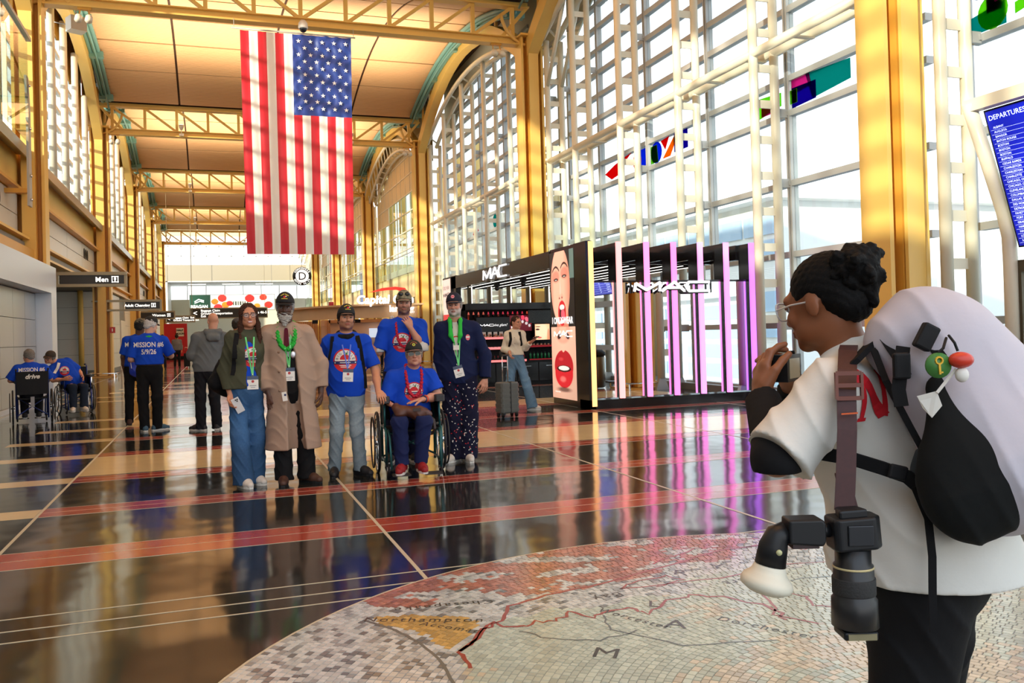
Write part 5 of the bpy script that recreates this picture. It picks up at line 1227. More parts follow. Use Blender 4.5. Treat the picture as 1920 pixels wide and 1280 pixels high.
# suitcase of the walking woman
def suitcase(x, y, lab, rz):
    t = thing('suitcase', (x,y,0), lab, 'suitcase', rz=rz)
    CS = mat('suitcase_shell', srgb(92,96,92), 0.35); CD = mat('suitcase_dark', srgb(34,36,36), 0.4)
    q = MB(); w, d, h, z = 0.17, 0.11, 0.50, 0.07
    prof = [(-w,-d+0.03),(-w+0.03,-d),(w-0.03,-d),(w,-d+0.03),(w,d-0.03),(w-0.03,d),(-w+0.03,d),(-w,d-0.03)]
    q.prism(prof, z, z+h); bev(q.build('shell', CS, t), 0.02, 3)
    for k in range(6):
        q = MB(); q.prism([(a*1.03,b*1.05) for a,b in prof], z+0.03+k*0.08, z+0.075+k*0.08); q.build('ridge', CS, t)
    q = MB(); q.box((-0.012,-d-0.006,z),(0.012,-d*0.5,z+h+0.008)); q.build('zip', CD, t)
    q = MB(); q.tube([(-0.05,0.04,z+h),(-0.05,0.04,1.0),(0.05,0.04,1.0),(0.05,0.04,z+h)],0.008,6); q.build('pull_handle', CHROME, t)
    q = MB(); q.tube([(-0.06,0.04,1.0),(0.06,0.04,1.0)],0.016,8); q.build('grip', CD, t)
    for a in (-1,1):
        for b in (-1,1):
            q = MB(); q.tube([(a*0.13-0.012,b*0.07,0.035),(a*0.13+0.012,b*0.07,0.035)],0.035,10); q.build('wheel', BLKM, t)
            q = MB(); q.box((a*0.13-0.02,b*0.07-0.02,0.04),(a*0.13+0.02,b*0.07+0.02,0.075)); q.build('wheel_fork', CD, t)
    return t
suitcase(4.50, 13.25, 'grey ridged cabin suitcase pulled by the woman in the white top', 0.25)
# ---------------------------------------------------------------- soft-body modelling: smooth fields meshed on a grid
def A3(v): return np.array(v, float)
class Prim:
    """round cone a->b; flat=(axis, ratio) squeezes it along one axis; clip=[(point, normal)] keeps the side behind the normal"""
    def __init__(s, a, b, ra, rb, k=0.02, flat=None, clip=(), sub=False, grp=0):
        s.a, s.b, s.ra, s.rb, s.k, s.flat, s.clip, s.sub, s.grp = A3(a), A3(b), ra, rb, k, flat, clip, sub, grp
        m = max(ra, rb); s.lo = np.minimum(s.a-ra*1.0, s.b-rb*1.0); s.hi = np.maximum(s.a+ra, s.b+rb)
        if flat is not None:
            ax = A3(flat[0]); ax = ax/np.linalg.norm(ax); s.flat = (ax, flat[1])
            if flat[1] > 1: e = np.abs(ax)*m*(flat[1]-1); s.lo = s.lo-e; s.hi = s.hi+e
    def ev(s, X, Y, Z):
        d = s.b-s.a; L = d@d
        PX, PY, PZ = X-s.a[0], Y-s.a[1], Z-s.a[2]
        t = np.clip((PX*d[0]+PY*d[1]+PZ*d[2])/L, 0, 1) if L > 1e-12 else 0.0
        QX, QY, QZ = PX-t*d[0], PY-t*d[1], PZ-t*d[2]
        q2 = QX*QX+QY*QY+QZ*QZ
        if s.flat is not None:
            ax, r = s.flat; c = QX*ax[0]+QY*ax[1]+QZ*ax[2]
            q2 = q2+c*c*(1/(r*r)-1)
        v = np.sqrt(np.maximum(q2, 0))-(s.ra+(s.rb-s.ra)*t)
        if s.flat is not None and s.flat[1] < 1: v = v*(0.5+0.5*s.flat[1])
        for p, n in s.clip:
            n = A3(n); n = n/np.linalg.norm(n); v = np.maximum(v, (X-p[0])*n[0]+(Y-p[1])*n[1]+(Z-p[2])*n[2])
        return v
class Ell(Prim):
    def __init__(s, c, r, k=0.02, R=None, clip=(), sub=False):
        s.c, s.r, s.k, s.R, s.clip, s.sub = A3(c), A3(r), k, R, clip, sub
        if R is None: e = s.r
        else: e = np.abs(R)@s.r
        s.lo, s.hi = s.c-e, s.c+e
    def ev(s, X, Y, Z):
        X, Y, Z = X-s.c[0], Y-s.c[1], Z-s.c[2]
        if s.R is not None:
            R = s.R; X, Y, Z = X*R[0,0]+Y*R[1,0]+Z*R[2,0], X*R[0,1]+Y*R[1,1]+Z*R[2,1], X*R[0,2]+Y*R[1,2]+Z*R[2,2]
        v = (np.sqrt((X/s.r[0])**2+(Y/s.r[1])**2+(Z/s.r[2])**2)-1)*min(s.r)
        if s.clip:
            raise ValueError
        return v
def rotm(yaw=0, pitch=0, roll=0):
    """pitch > 0 looks down, yaw > 0 turns to +x"""
    cy, sy, cp, sp, cr, sr = math.cos(yaw), math.sin(yaw), math.cos(pitch), math.sin(pitch), math.cos(roll), math.sin(roll)
    Rz = np.array([[cy,-sy,0],[sy,cy,0],[0,0,1]]); Rx = np.array([[1,0,0],[0,cp,-sp],[0,sp,cp]]); Ry = np.array([[cr,0,sr],[0,1,0],[-sr,0,cr]])
    return Rz@Ry@Rx
def mesh_field(prims, h, clips=(), warp=None, shell=0.0, pad=None, lo=None, hi=None):
    """returns vertices, quads of the smooth union of prims (subtractions last)"""
    pads = pad or 3*h
    adds = [p for p in prims if not p.sub]
    lo = np.min([p.lo for p in adds], 0)-pads if lo is None else A3(lo); hi = np.max([p.hi for p in adds], 0)+pads if hi is None else A3(hi)
    n = np.maximum(np.ceil((hi-lo)/h).astype(int)+1, 4)
    ax = [lo[i]+h*np.arange(n[i]) for i in range(3)]
    F = np.full(tuple(n), 0.25, np.float64)
    for p in sorted(prims, key=lambda p: p.sub):
        m = p.k+3*h
        i0 = [max(0, int((p.lo[i]-m-lo[i])/h)) for i in range(3)]; i1 = [min(n[i], int((p.hi[i]+m-lo[i])/h)+2) for i in range(3)]
        if any(i1[i] <= i0[i] for i in range(3)): continue
        sl = tuple(slice(i0[i], i1[i]) for i in range(3))
        X = ax[0][sl[0]][:,None,None]; Y = ax[1][sl[1]][None,:,None]; Z = ax[2][sl[2]][None,None,:]
        d = p.ev(X, Y, Z); f = F[sl]; k = max(p.k, 1e-4)
        if p.sub:
            hh = np.clip(k-np.abs(-d-f), 0, None)/k; F[sl] = np.maximum(f, -d)+hh*hh*k*0.25
        else:
            hh = np.clip(k-np.abs(d-f), 0, None)/k; F[sl] = np.minimum(f, d)-hh*hh*k*0.25
    X = ax[0][:,None,None]; Y = ax[1][None,:,None]; Z = ax[2][None,None,:]
    if warp is not None: F = F+warp(X, Y, Z)
    if shell: F = np.maximum(F, -(F+shell))
    for p, nn in clips:
        if callable(p): F = np.maximum(F, p(X, Y, Z)); continue
        nn = A3(nn); nn = nn/np.linalg.norm(nn); F = np.maximum(F, (X-p[0])*nn[0]+(Y-p[1])*nn[1]+(Z-p[2])*nn[2])
    return nets(F, ax, h)
def nets(F, ax, h):
    S = F < 0; nx, ny, nz = F.shape
    acc = np.zeros((nx+1, ny+1, nz+1, 3), np.float32); cnt = np.zeros((nx+1, ny+1, nz+1), np.float32)
    faces = []
    NY, NZ = ny+1, nz+1
    for a in range(3):
        s0 = [slice(None)]*3; s1 = [slice(None)]*3; s0[a] = slice(0, -1); s1[a] = slice(1, None)
        A, B = F[tuple(s0)], F[tuple(s1)]; cr = S[tuple(s0)] != S[tuple(s1)]
        I, J, K = np.nonzero(cr)
        if len(I) == 0: continue
        fa, fb = A[I,J,K], B[I,J,K]; t = fa/(fa-fb)
        P = np.stack([ax[0][I], ax[1][J], ax[2][K]], 1); P[:, a] += t*h
        b, c = [(1,2),(2,0),(0,1)][a]
        idx = []
        base = np.stack([I, J, K], 1)+1      # cell index = its upper corner +1 padding
        for db, dc in ((0,0),(1,0),(1,1),(0,1)):
            q = base.copy(); q[:, b] -= db; q[:, c] -= dc
            lin = (q[:,0]*NY+q[:,1])*NZ+q[:,2]; idx.append(lin)
        f = np.stack(idx, 1); flip = S[tuple(s0)][I,J,K]
        f[flip] = f[flip]
        f[~flip] = f[~flip][:, ::-1]
        faces.append(f)
        for lin in idx:
            np.add.at(cnt.reshape(-1), lin, 1)
            for q in range(3): np.add.at(acc.reshape(-1,3)[:, q], lin, P[:, q])
    if not faces: return np.zeros((0,3)), np.zeros((0,4), int)
    Fc = np.concatenate(faces); used, inv = np.unique(Fc.ravel(), return_inverse=True)
    V = acc.reshape(-1,3)[used]/cnt.reshape(-1)[used][:, None]
    return V, inv.reshape(-1, 4)
def join_vf(parts):
    V, Fq, o = [], [], 0
    for v, f in parts:
        if len(v) == 0: continue
        V.append(v); Fq.append(f+o); o += len(v)
    return np.concatenate(V), np.concatenate(Fq)
def field_part(name, prims, h, m, parent, cols=None, **kw):
    V, Fq = mesh_field(prims, h, **kw)
    me = np_mesh(name, V, Fq, m)
    if cols is not None: set_vert_cols(me, cols(V))
    o = link_mesh(name, me, parent); o['_vf'] = 1
    VF[o.name] = (V, Fq); return o
VF = {}
def bvh_of(*objs):
    V, Fq = join_vf([VF[o.name] for o in objs]); return BVHTree.FromPolygons([tuple(v) for v in V.tolist()], [tuple(f) for f in Fq.tolist()])
def decal(bvh, c, right, up, shapes, parent, name, reach=0.5):
    """flat print laid on a surface: shapes = [(verts2d, faces, material, lift)]"""
    c = Vector(c); r = Vector(right).normalized(); u = Vector(up); u = (u-r*u.dot(r)).normalized(); n = r.cross(u)
    mb = MB(); last = None
    for v2, f, m, lift in shapes:
        vs = []
        for x, y in v2:
            p = c+r*x+u*y; hit = bvh.ray_cast(p+n*reach, -n, reach*2)
            if hit[0] is None: q = p if last is None else p+n*(last-c).dot(n)
            else: q = hit[0]; last = q
            vs.append(q+n*lift)
        mb.add(vs, f, m)
    return mb.build(name, None, parent)
def disc2(r, n=24, cx=0, cy=0, a0=0, a1=2*PI, rings=4, r0=0.0):
    vs, fs = [], []; N = n+1
    for i in range(rings+1):
        rr = r0+(r-r0)*i/rings
        for k in range(N):
            a = a0+(a1-a0)*k/n; vs.append((cx+rr*math.cos(a), cy+rr*math.sin(a)))
    for i in range(rings):
        for k in range(n): fs.append((i*N+k, (i+1)*N+k, (i+1)*N+k+1, i*N+k+1))
    return vs, fs
def rect2(x0, y0, x1, y1, n=5, m_=3):
    vs = [(x0+(x1-x0)*i/n, y0+(y1-y0)*j/m_) for j in range(m_+1) for i in range(n+1)]
    return vs, [(j*(n+1)+i, j*(n+1)+i+1, (j+1)*(n+1)+i+1, (j+1)*(n+1)+i) for j in range(m_) for i in range(n)]
def text2(txt, size, cx=0, cy=0, ang=0, **kw):
    v, f = text_mesh(txt, size, **kw); c, s = math.cos(ang), math.sin(ang)
    return [(cx+x*c-y*s, cy+x*s+y*c) for x, y, z in v], f

# ---------------------------------------------------------------- people
def unit(v): v = A3(v); return v/np.linalg.norm(v)
def hand_prims(w, f, n, s=1, curl=0.5, size=1.0, spread=0.0, curls=None):
    """w wrist, f direction along the hand, n direction the palm faces, s: +1 thumb towards f x n"""
    w, f = A3(w), unit(f); n = A3(n); n = unit(n-f*(n@f)); l = np.cross(f, n)*s
    P = []; z = size
    P.append(Prim(w-f*0.02*z, w+f*0.03*z, 0.025*z, 0.030*z, 0.012, flat=(n, 0.72)))
    kn = w+f*0.080*z
    P.append(Prim(w+f*0.028*z+l*0.008*z, kn-f*0.012*z+l*0.018*z, 0.022*z, 0.022*z, 0.014, flat=(n, 0.62)))
    P.append(Prim(w+f*0.028*z-l*0.008*z, kn-f*0.014*z-l*0.018*z, 0.022*z, 0.020*z, 0.014, flat=(n, 0.62)))
    base = [0.031, 0.010, -0.011, -0.031]; lens = [0.90, 1.0, 0.94, 0.76]; rr = [0.0092, 0.0096, 0.0090, 0.0080]
    for i in range(4):
        c = (curls[i] if curls else curl); b = kn+l*base[i]*z-f*(0.004 if i in (1,2) else 0.010)*z
        d = unit(f+l*(spread*(1.5-i)*0.25)); p = b; a = 0.0
        for j, (L, q) in enumerate(((0.042,0.45),(0.026,0.75),(0.022,0.5))):
            a += c*q*1.25; dd = d*math.cos(a)+n*math.sin(a); p2 = p+dd*L*lens[i]*z
            P.append(Prim(p, p2, (rr[i]-0.0007*j)*z, (rr[i]-0.0007*(j+1))*z, 0.004)); p = p2
    tb = w+f*0.025*z+l*0.026*z; d1 = unit(f*0.75+l*0.60+n*0.35); p1 = tb+d1*0.040*z; d2 = unit(f*0.9+l*0.20+n*(0.35+curl*0.5)); p2 = p1+d2*0.030*z; p3 = p2+unit(d2+n*0.2)*0.024*z
    P.append(Prim(tb-f*0.005, p1, 0.0165*z, 0.0115*z, 0.010)); P.append(Prim(p1, p2, 0.0112*z, 0.0100*z, 0.004)); P.append(Prim(p2, p3, 0.0100*z, 0.0082*z, 0.004))
    return P
def head_prims(R, c, neck, s=1.0, female=False, nose=1.0, age=0.0, smile=0.0):
    T = lambda v: A3(c)+R@(A3(v)*s)
    E = lambda p, r, k=0.014, sub=False: Ell(T(p), A3(r)*s, k, R, sub=sub)
    j = 0.90 if female else 1.0
    P = [E((0,0.018,0.032),(0.077,0.098,0.088)), E((0,-0.022,-0.016),(0.066*j,0.076,0.092),0.02), E((0,-0.040,-0.070),(0.050*j,0.052,0.042),0.02), E((0,-0.078,-0.096),(0.022,0.019,0.017),0.016),
         E((0.047*j,-0.02,-0.066),(0.020,0.040,0.030),0.02), E((-0.047*j,-0.02,-0.066),(0.020,0.040,0.030),0.02),
         E((0.036,-0.074,-0.026),(0.021,0.018,0.020),0.014), E((-0.036,-0.074,-0.026),(0.021,0.018,0.020),0.014),
         Prim(T((0.040,-0.080,0.024)), T((-0.040,-0.080,0.024)), 0.012*s, 0.012*s, 0.016)]
    P += [Prim(T((0,-0.094,0.010)), T((0,-0.112*nose-0.002,-0.026)), 0.0075*s, 0.0105*s, 0.010), E((0,-0.113*nose,-0.030),(0.011,0.010,0.009),0.006), E((0.011,-0.103,-0.033),(0.008,0.009,0.007),0.005), E((-0.011,-0.103,-0.033),(0.008,0.009,0.007),0.005),
          E((0,-0.096,-0.057),(0.024,0.009,0.0055),0.006), E((0,-0.095,-0.068),(0.021,0.010,0.0065),0.006),
          E((0.077,0.012,-0.010),(0.008,0.019,0.030),0.008), E((-0.077,0.012,-0.010),(0.008,0.019,0.030),0.008)]
    nk = A3(neck); P.append(Prim(T((0,0.022,-0.055)), nk+A3((0,0,0.0)), (0.050 if female else 0.058)*s, (0.054 if female else 0.064)*s, 0.03)); 
    P += [E((0.031,-0.098,0.004),(0.016,0.014,0.010),0.008,True), E((-0.031,-0.098,0.004),(0.016,0.014,0.010),0.008,True), E((0,-0.108,-0.0625),(0.021,0.012,0.0016+0.002*smile),0.002,True)]
    return P
def head_colours(R, c, s, skin, opt):
    brow, lip, stub = opt.get('brow', (0.03,0.02,0.015)), opt.get('lip'), opt.get('stubble')
    skin = A3(skin)
    def f(V):
        L = (V-A3(c))@R/s          # head-local coordinates
        x, y, z = L[:,0], L[:,1], L[:,2]; col = np.tile(skin, (len(V),1)); inh = (np.abs(x) < 0.1) & (np.abs(z) < 0.14) & (np.abs(y) < 0.14)
        def mix(m, cc):
            m = (m*inh)[:, None]; col[:] = col*(1-m)+A3(cc)*m
        ck = np.exp(-(((np.abs(x)-0.038)/0.018)**2+((z+0.025)/0.018)**2))*(y < -0.05); mix(ck*0.25, skin*np.array([1.1,0.75,0.7]))
        mix(np.exp(-((x/0.016)**2+((z+0.028)/0.014)**2))*(y < -0.09)*0.25, skin*np.array([1.1,0.75,0.7]))
        if stub:
            m = np.clip((-0.035-z+0.35*np.clip(np.abs(x)-0.035,0,1))/0.02, 0, 1)*(y < 0.01)*(z > -0.13); m2 = np.exp(-(((z+0.048)/0.007)**4))*(np.abs(x) < 0.032)*(y < -0.08)
            mix(np.clip(m, 0, 1)*stub[1], stub[0]); mix(m2*stub[1], stub[0])
        lm = ((np.abs(x)/0.025)**2+((z+0.0625)/0.012)**2 < 1) & (y < -0.078); mix(lm*0.75, lip if lip else skin*np.array([0.85,0.50,0.48]))
        mix(((np.abs(x) < 0.019) & (np.abs(z+0.0625) < 0.003) & (y < -0.078))*0.8, (0.85,0.8,0.75) if opt.get('teeth') else skin*0.25)
        if opt.get('teeth'): mix(((np.abs(x) < 0.018-2*np.abs(z+0.0615)) & (np.abs(z+0.0615) < 0.0036) & (y < -0.078))*1.0, (0.85,0.82,0.78))
        b = (np.abs(z-0.024+0.25*np.clip(np.abs(x)-0.035,0,1)) < 0.0055) & (np.abs(x) > 0.012) & (np.abs(x) < 0.050) & (y < -0.055); mix(b*0.85, brow)
        e = (((np.abs(x)-0.031)/0.019)**2+((z-0.004)/0.012)**2 < 1) & (y < -0.07); mix(e*0.35, skin*0.45)
        return col
    return f
def torso_prims(J, w=1.0, d=1.0, inf=0.0, belly=0.0, female=False, arms=(), top=True):
    """trunk as squeezed cones between pelvis, waist, chest and shoulders"""
    sh = (J['shL']+J['shR'])/2; ax = unit(J['shR']-J['shL']); up = unit(J['neck']-J['pel']); dep = np.cross(ax, up); dep = dep/np.linalg.norm(dep)
    hax = unit(J['hipR']-J['hipL']); fr = -dep if dep[1] > 0 else dep
    fr = fr if 'front' not in J else unit(J['front'])
    pel, wai, che = J['pel'], J['waist'], J['chest']; P = []
    def slab(p, q, r1, r2, rt, k=0.05): P.append(Prim(p, q, r1, r2, k, flat=(fr, rt)))
    slab(pel+A3((0,0,-0.02)), pel+A3((0,0,0.05)), 0.168*w+inf, 0.165*w+inf, 0.68*d)
    slab(pel+A3((0,0,0.03)), wai, 0.160*w+inf, (0.138 if female else 0.150)*w+inf+belly*0.4, 0.70*d+belly*1.2)
    slab(wai, che, (0.136 if female else 0.150)*w+inf+belly*0.4, 0.162*w+inf, 0.70*d+belly*0.8)
    slab(che, che+(sh-che)*0.45, 0.163*w+inf, 0.150*w+inf, 0.66*d)
    for s_, S in ((-1,'shL'),(1,'shR')):
        p = J[S]; q = sh+(p-sh)*0.25
        P.append(Prim(q-up*0.065, p-up*0.022, 0.076+inf, 0.047+inf, 0.045))
        P.append(Prim(J['neck']-up*0.025, p-up*0.008, 0.046+inf*0.6, 0.036+inf, 0.045))
    if belly: P.append(Ell(wai+fr*(0.05+belly*0.5)-A3((0,0,0.02)), (0.125+inf, 0.07+belly+inf, 0.13), 0.08))
    if female:
        for s_ in (-1,1): P.append(Ell(che+ax*s_*0.062+fr*0.078+A3((0,0,-0.01)), (0.058+inf,0.050+inf*0.5,0.058+inf), 0.05))
    return P
def fold(amp, sx=9.0, sz=16.0, ph=0.0):
    def f(X, Y, Z):
        a = np.sin(sz*1.3*Z+3.2*np.sin(sx*X+ph)+2.1*np.sin(7*Y+ph*2)+9*X); b = np.sin(sx*0.8*X+5*Y-6*Z+ph)
        return -amp*(1.3*(1-np.abs(a))**2*np.abs(b)+0.35*a*b)
    return f
def base_joints(H=1.75):
    s = H/1.75
    J = dict(pel=(0,0,0.95), waist=(0,0,1.09), chest=(0,-0.005,1.27), neck=(0,0.015,1.475), head=(0,-0.01,1.635), shL=(-0.170,0.01,1.425), shR=(0.170,0.01,1.425),
             elL=(-0.225,0.03,1.13), elR=(0.225,0.03,1.13), wrL=(-0.235,-0.05,0.89), wrR=(0.235,-0.05,0.89), hipL=(-0.09,0,0.92), hipR=(0.09,0,0.92),
             knL=(-0.10,-0.02,0.50), knR=(0.10,-0.02,0.50), anL=(-0.11,0.03,0.09), anR=(0.11,0.03,0.09))
    return {k: A3(v)*s for k, v in J.items()}
SKIN = mat('skin', (1,1,1), 0.45, vcol=True, spec=0.4)
EYEW = mat('eye_white', (0.42,0.40,0.38), 0.3); IRIS = mat('iris', (0.04,0.025,0.015), 0.15)
HAIRM = {}
def hair_mat(c):
    k = 'hair_%.3f_%.3f_%.3f' % c
    return mat(k, c, 0.75, noise=(120,0.45), bump=(140,0.6,0.004), spec=0.2)
def cloth(name, c=(0.5,0.5,0.5), rough=0.85, n=(9,0.08), b=(40,0.25,0.004)): return mat('cloth_'+name, c, rough, noise=n, bump=b, sheen=0.0, spec=0.25)
class Person:
    def __init__(s, label, loc, rz=None, H=1.75, J=None, fine=0.0085, skin=(0.55,0.33,0.24), face=None, hs=1.0, female=False, name='person', group=None):
        s.t = thing('person', loc, label, 'person', group); rz = -math.atan2(loc[0], loc[1]) if rz is None else rz
        s.t.rotation_euler = (0,0,rz); ORG[s.t.name] = (0,0,0)
        s.J = base_joints(H)
        for k, v in (J or {}).items(): s.J[k] = A3(v)
        s.h = fine; s.skin = skin; s.face = face or {}; s.female = female; s.bw = 0.84 if female else 1.0; s.hs = hs*(0.95 if female else 1.0)
        y, p, r = s.face.get('turn', (0,0,0)); s.R = rotm(y, p, r)
        if 'front' in s.J: pass
    def own(s, name, label, cat, group=None):
        t = thing(name, s.t.location, label, cat, group); t.rotation_euler = s.t.rotation_euler; ORG[t.name] = (0,0,0); return t
    def badge(s, objs, xs, z0, z1, m, label, w=0.014, card=True, cx=None, zc=None, tilt=0.0, tag2=None):
        """a neck lanyard: two bands from the collar meeting over the card"""
        t = s.own('lanyard', label, 'lanyard'); cx = (xs[0]+xs[1])/2 if cx is None else cx
        for x in xs:
            s.ribbon('strap', objs, lin((x,z0),(cx,z1),12), w, m, t)
        b = bvh_of(*objs); hit = b.ray_cast(Vector((cx,-1.2,z1-0.06)), Vector((0,1,0)), 2.5); y = (hit[0].y if hit[0] is not None else -0.12)-0.008
        hit2 = b.ray_cast(Vector((cx,-1.2,z1)), Vector((0,1,0)), 2.5); y = min(y, (hit2[0].y if hit2[0] is not None else y)-0.008)
        R = Matrix.Rotation(tilt,3,'Y'); c = Vector((cx,y,z1-0.055))
        def bx(lo, hi): 
            q = MB(); q.box(Vector(lo)-Vector((0,0,0)), hi, rot=None); q.v = [tuple(c+R@Vector(v)) for v in q.v]; return q
        bx((-0.050,-0.002,0.028),(0.050,0.002,0.062)).build('badge_header', mat('badge_header_blue', srgb(70,84,110), 0.4), t)
        bx((-0.050,-0.003,-0.062),(0.050,0.001,0.028)).build('card', mat('badge_card', srgb(240,238,230), 0.35), t)
        q = MB(); v, f = disc2(0.013, 12, 0.0, 0.012, rings=1); q.add([(a,-0.0045,b_) for a,b_ in v], f, mat('badge_print_red', srgb(190,60,60), 0.5)); v, f = rect2(-0.03,-0.030,0.03,-0.024,1,1); q.add([(a,-0.0045,b_) for a,b_ in v], f, mat('badge_print_grey', srgb(150,150,150), 0.5)); v, f = rect2(-0.02,-0.046,0.02,-0.041,1,1); q.add([(a,-0.0045,b_) for a,b_ in v], f, mat('badge_print_grey'))
        q.v = [tuple(c+R@Vector(v)) for v in q.v]; q.build('card_print', None, t)
        q = MB(); q.tube([c+R@Vector((0,-0.002,0.062)),c+R@Vector((0,-0.002,0.085))],0.004,6); q.build('clip', CHROME, t)
        return t
    def Th(s, v): return s.J['head']+s.R@(A3(v)*s.hs)
    def body(s, hands=('L','R'), hd=None, arm_from=0.0, armr=1.0, hh=None, legs=True):
        J = s.J; hh = hh or max(0.0042, s.h*0.5); parts = []
        hp = head_prims(s.R, J['head'], J['neck'], s.hs, s.female, s.face.get('nose',1.0)); sh = (J['shL']+J['shR'])/2
        hp.append(Prim(J['neck']-A3((0,0,0.01)), J['chest']*0.3+sh*0.7, 0.055, 0.085, 0.03))
        parts.append(mesh_field(hp, hh))
        core = torso_prims(J, s.bw, s.bw, inf=-0.016, female=s.female)
        if legs:
            for q in 'LR': core += [Prim(J['hip'+q], J['kn'+q], 0.072, 0.048, 0.03), Prim(J['kn'+q], J['an'+q], 0.046, 0.034, 0.02)]
        for q in 'LR': core += [Prim(J['sh'+q], J['el'+q], 0.044, 0.036, 0.03), Prim(J['el'+q], J['wr'+q], 0.034, 0.024, 0.02)]
        parts.append(mesh_field(core, 0.020))
        for q in hands:
            E, W = J['el'+q], J['wr'+q]; hd_ = (hd or {}).get(q, {}); f = hd_.get('f', unit(W-E)); n = hd_.get('n', (0.9 if q == 'L' else -0.9, 0.2, 0)); sd = hd_.get('s', 1 if q == 'L' else -1)
            pr = [Prim(J['sh'+q]*0.25+E*0.75, E, 0.042*armr, 0.040*armr, 0.02), Prim(E, E*0.55+W*0.45, 0.040*armr, 0.040*armr, 0.02), Prim(E*0.55+W*0.45, W, 0.040*armr, 0.0255, 0.02)]
            pr += hand_prims(W, f, n, sd, hd_.get('curl',0.5), hd_.get('size',1.0), hd_.get('spread',0.3), hd_.get('curls'))
            parts.append(mesh_field(pr, hh))
        V, Fq = join_vf(parts)
        me = np_mesh('body', V, Fq, SKIN); set_vert_cols(me, head_colours(s.R, J['head'], s.hs, s.skin, s.face)(V))
        o = link_mesh('body', me, s.t); VF[o.name] = (V, Fq); s.bodyo = o
        if not s.face.get('noeyes'):
            for sx in (-1,1):
                q = MB(); c = s.Th((sx*0.031,-0.0805,0.003)); q.ball(c, 0.0125*s.hs, 10, EYEW)
                lk = s.R@A3((s.face.get('look',0),-1,0)); lk = lk/np.linalg.norm(lk); q.ball(c+lk*0.0066*s.hs, 0.0078*s.hs, 8, IRIS)
                e = q.build('eye', None, s.t)
                q = MB()   # upper lid
                pts = [s.Th((sx*0.031+0.017*math.cos(a),-0.0925+0.008*abs(math.cos(a)),0.0035+0.0062*math.sin(a))) for a in np.linspace(0.15,PI-0.15,7)]
                q.tube(pts, 0.0042*s.hs, 6); q.build('eyelid', mat('lid_%.2f' % s.skin[0], tuple(0.72*c_ for c_ in s.skin), 0.5), s.t)
        return o
    def hair(s, kind, c, amp=0.004, h=None):
        m = hair_mat(c); T = s.Th; R = s.R; k = s.hs; P = []
        cutp = [] 
        if kind in ('short','sides'):
            P = [Ell(T((0,0.024,0.036)), A3((0.083,0.099,0.090))*k, 0.01, R)]
            P += [Ell(T((sx*0.071,0.020,0.0)), A3((0.014,0.045,0.045))*k, 0.02, R) for sx in (-1,1)]; P += [Ell(T((0,0.075,-0.030)), A3((0.060,0.040,0.050))*k, 0.02, R)]
            n1 = R@A3((0,-1,-0.25)); cutp = [(T((0,-0.062,0.060)), n1)]
            if kind == 'sides': cutp.append((T((0,0,0.05)), R@A3((0,0,1))))
        elif kind == 'long':
            P = [Ell(T((0,0.024,0.036)), A3((0.086,0.102,0.094))*k, 0.01, R)]
            for sx in (-1,1):
                P += [Prim(T((sx*0.062,-0.01,0.045)), T((sx*0.080,0.005,-0.09)), 0.028, 0.026, 0.03, flat=(R@A3((1,0,0)),0.8)), Prim(T((sx*0.080,0.005,-0.09)), T((sx*0.088,-0.025,-0.22)), 0.028, 0.022, 0.03), Prim(T((sx*0.088,-0.025,-0.22)), T((sx*0.080,-0.05,-0.30)), 0.022, 0.010, 0.02)]
            P += [Prim(T((0,0.08,0.0)), T((0,0.085,-0.20)), 0.065, 0.050, 0.04)]
            P.append(Ell(T((0,-0.075,-0.018)), A3((0.060,0.060,0.083))*k, 0.012, R, sub=True))
        elif kind == 'tied':
            P = [Ell(T((0,0.022,0.036)), A3((0.082,0.100,0.091))*k, 0.01, R), Ell(T((0,0.125,-0.03)), A3((0.040,0.040,0.045))*k, 0.02, R), Ell(T((0,0.07,-0.03)), A3((0.066,0.045,0.06))*k, 0.02, R)]
            P.append(Ell(T((0,-0.085,-0.018)), A3((0.064,0.065,0.088))*k, 0.012, R, sub=True))
        w_ = lambda X, Y, Z: amp*np.sin(90*X+20*np.sin(30*Z))*np.sin(70*Y+40*Z)
        return field_part('hair', P, h or max(0.0055, s.h*0.7), m, s.t, clips=cutp, warp=w_)
    def beard(s, c, long_=0.0, amp=0.004):
        T = s.Th; k = s.hs; P = [Ell(T((0,-0.052,-0.088)), A3((0.053,0.050,0.046))*k, 0.01, s.R), Ell(T((0,-0.086,-0.052)), A3((0.034,0.016,0.008))*k, 0.01, s.R)]
        P += [Ell(T((sx*0.058,-0.020,-0.050)), A3((0.014,0.036,0.042))*k, 0.02, s.R) for sx in (-1,1)]
        if long_: P.append(Prim(T((0,-0.065,-0.10)), T((0,-0.075,-0.10-long_)), 0.046, 0.022, 0.03))
        P.append(Ell(T((0,-0.105,-0.064)), A3((0.022,0.020,0.006))*k, 0.003, s.R, sub=True))
        return field_part('beard', P, max(0.005, s.h*0.6), hair_mat(c), s.t, warp=lambda X,Y,Z: amp*np.sin(110*X+15*np.sin(50*Z))*np.sin(80*Z+60*Y))
    def cap(s, c, brim=None, back=False, emblem=None, lift=0.0, noise_=None):
        T = s.Th; k = s.hs; R = s.R; m = mat('cap_%.3f_%.3f_%.3f' % c, c, 0.8, noise=noise_ or (8,0.1)); mb_ = m if brim is None else mat('brim_%.3f_%.3f_%.3f' % brim, brim, 0.8)
        f = 1 if not back else -1; y0 = 0.014
        P = [Ell(T((0,y0,0.040+lift)), A3((0.088,0.107,0.096))*k, 0.01, R), Ell(T((0,y0-0.040*f,0.066+lift)), A3((0.064,0.066,0.078))*k, 0.03, R)]
        o = field_part('cap', P, max(0.0055, s.h*0.65), m, s.t, clips=[(T((0,0,0.036+lift)), R@A3((0,-0.12*f,-1)))])
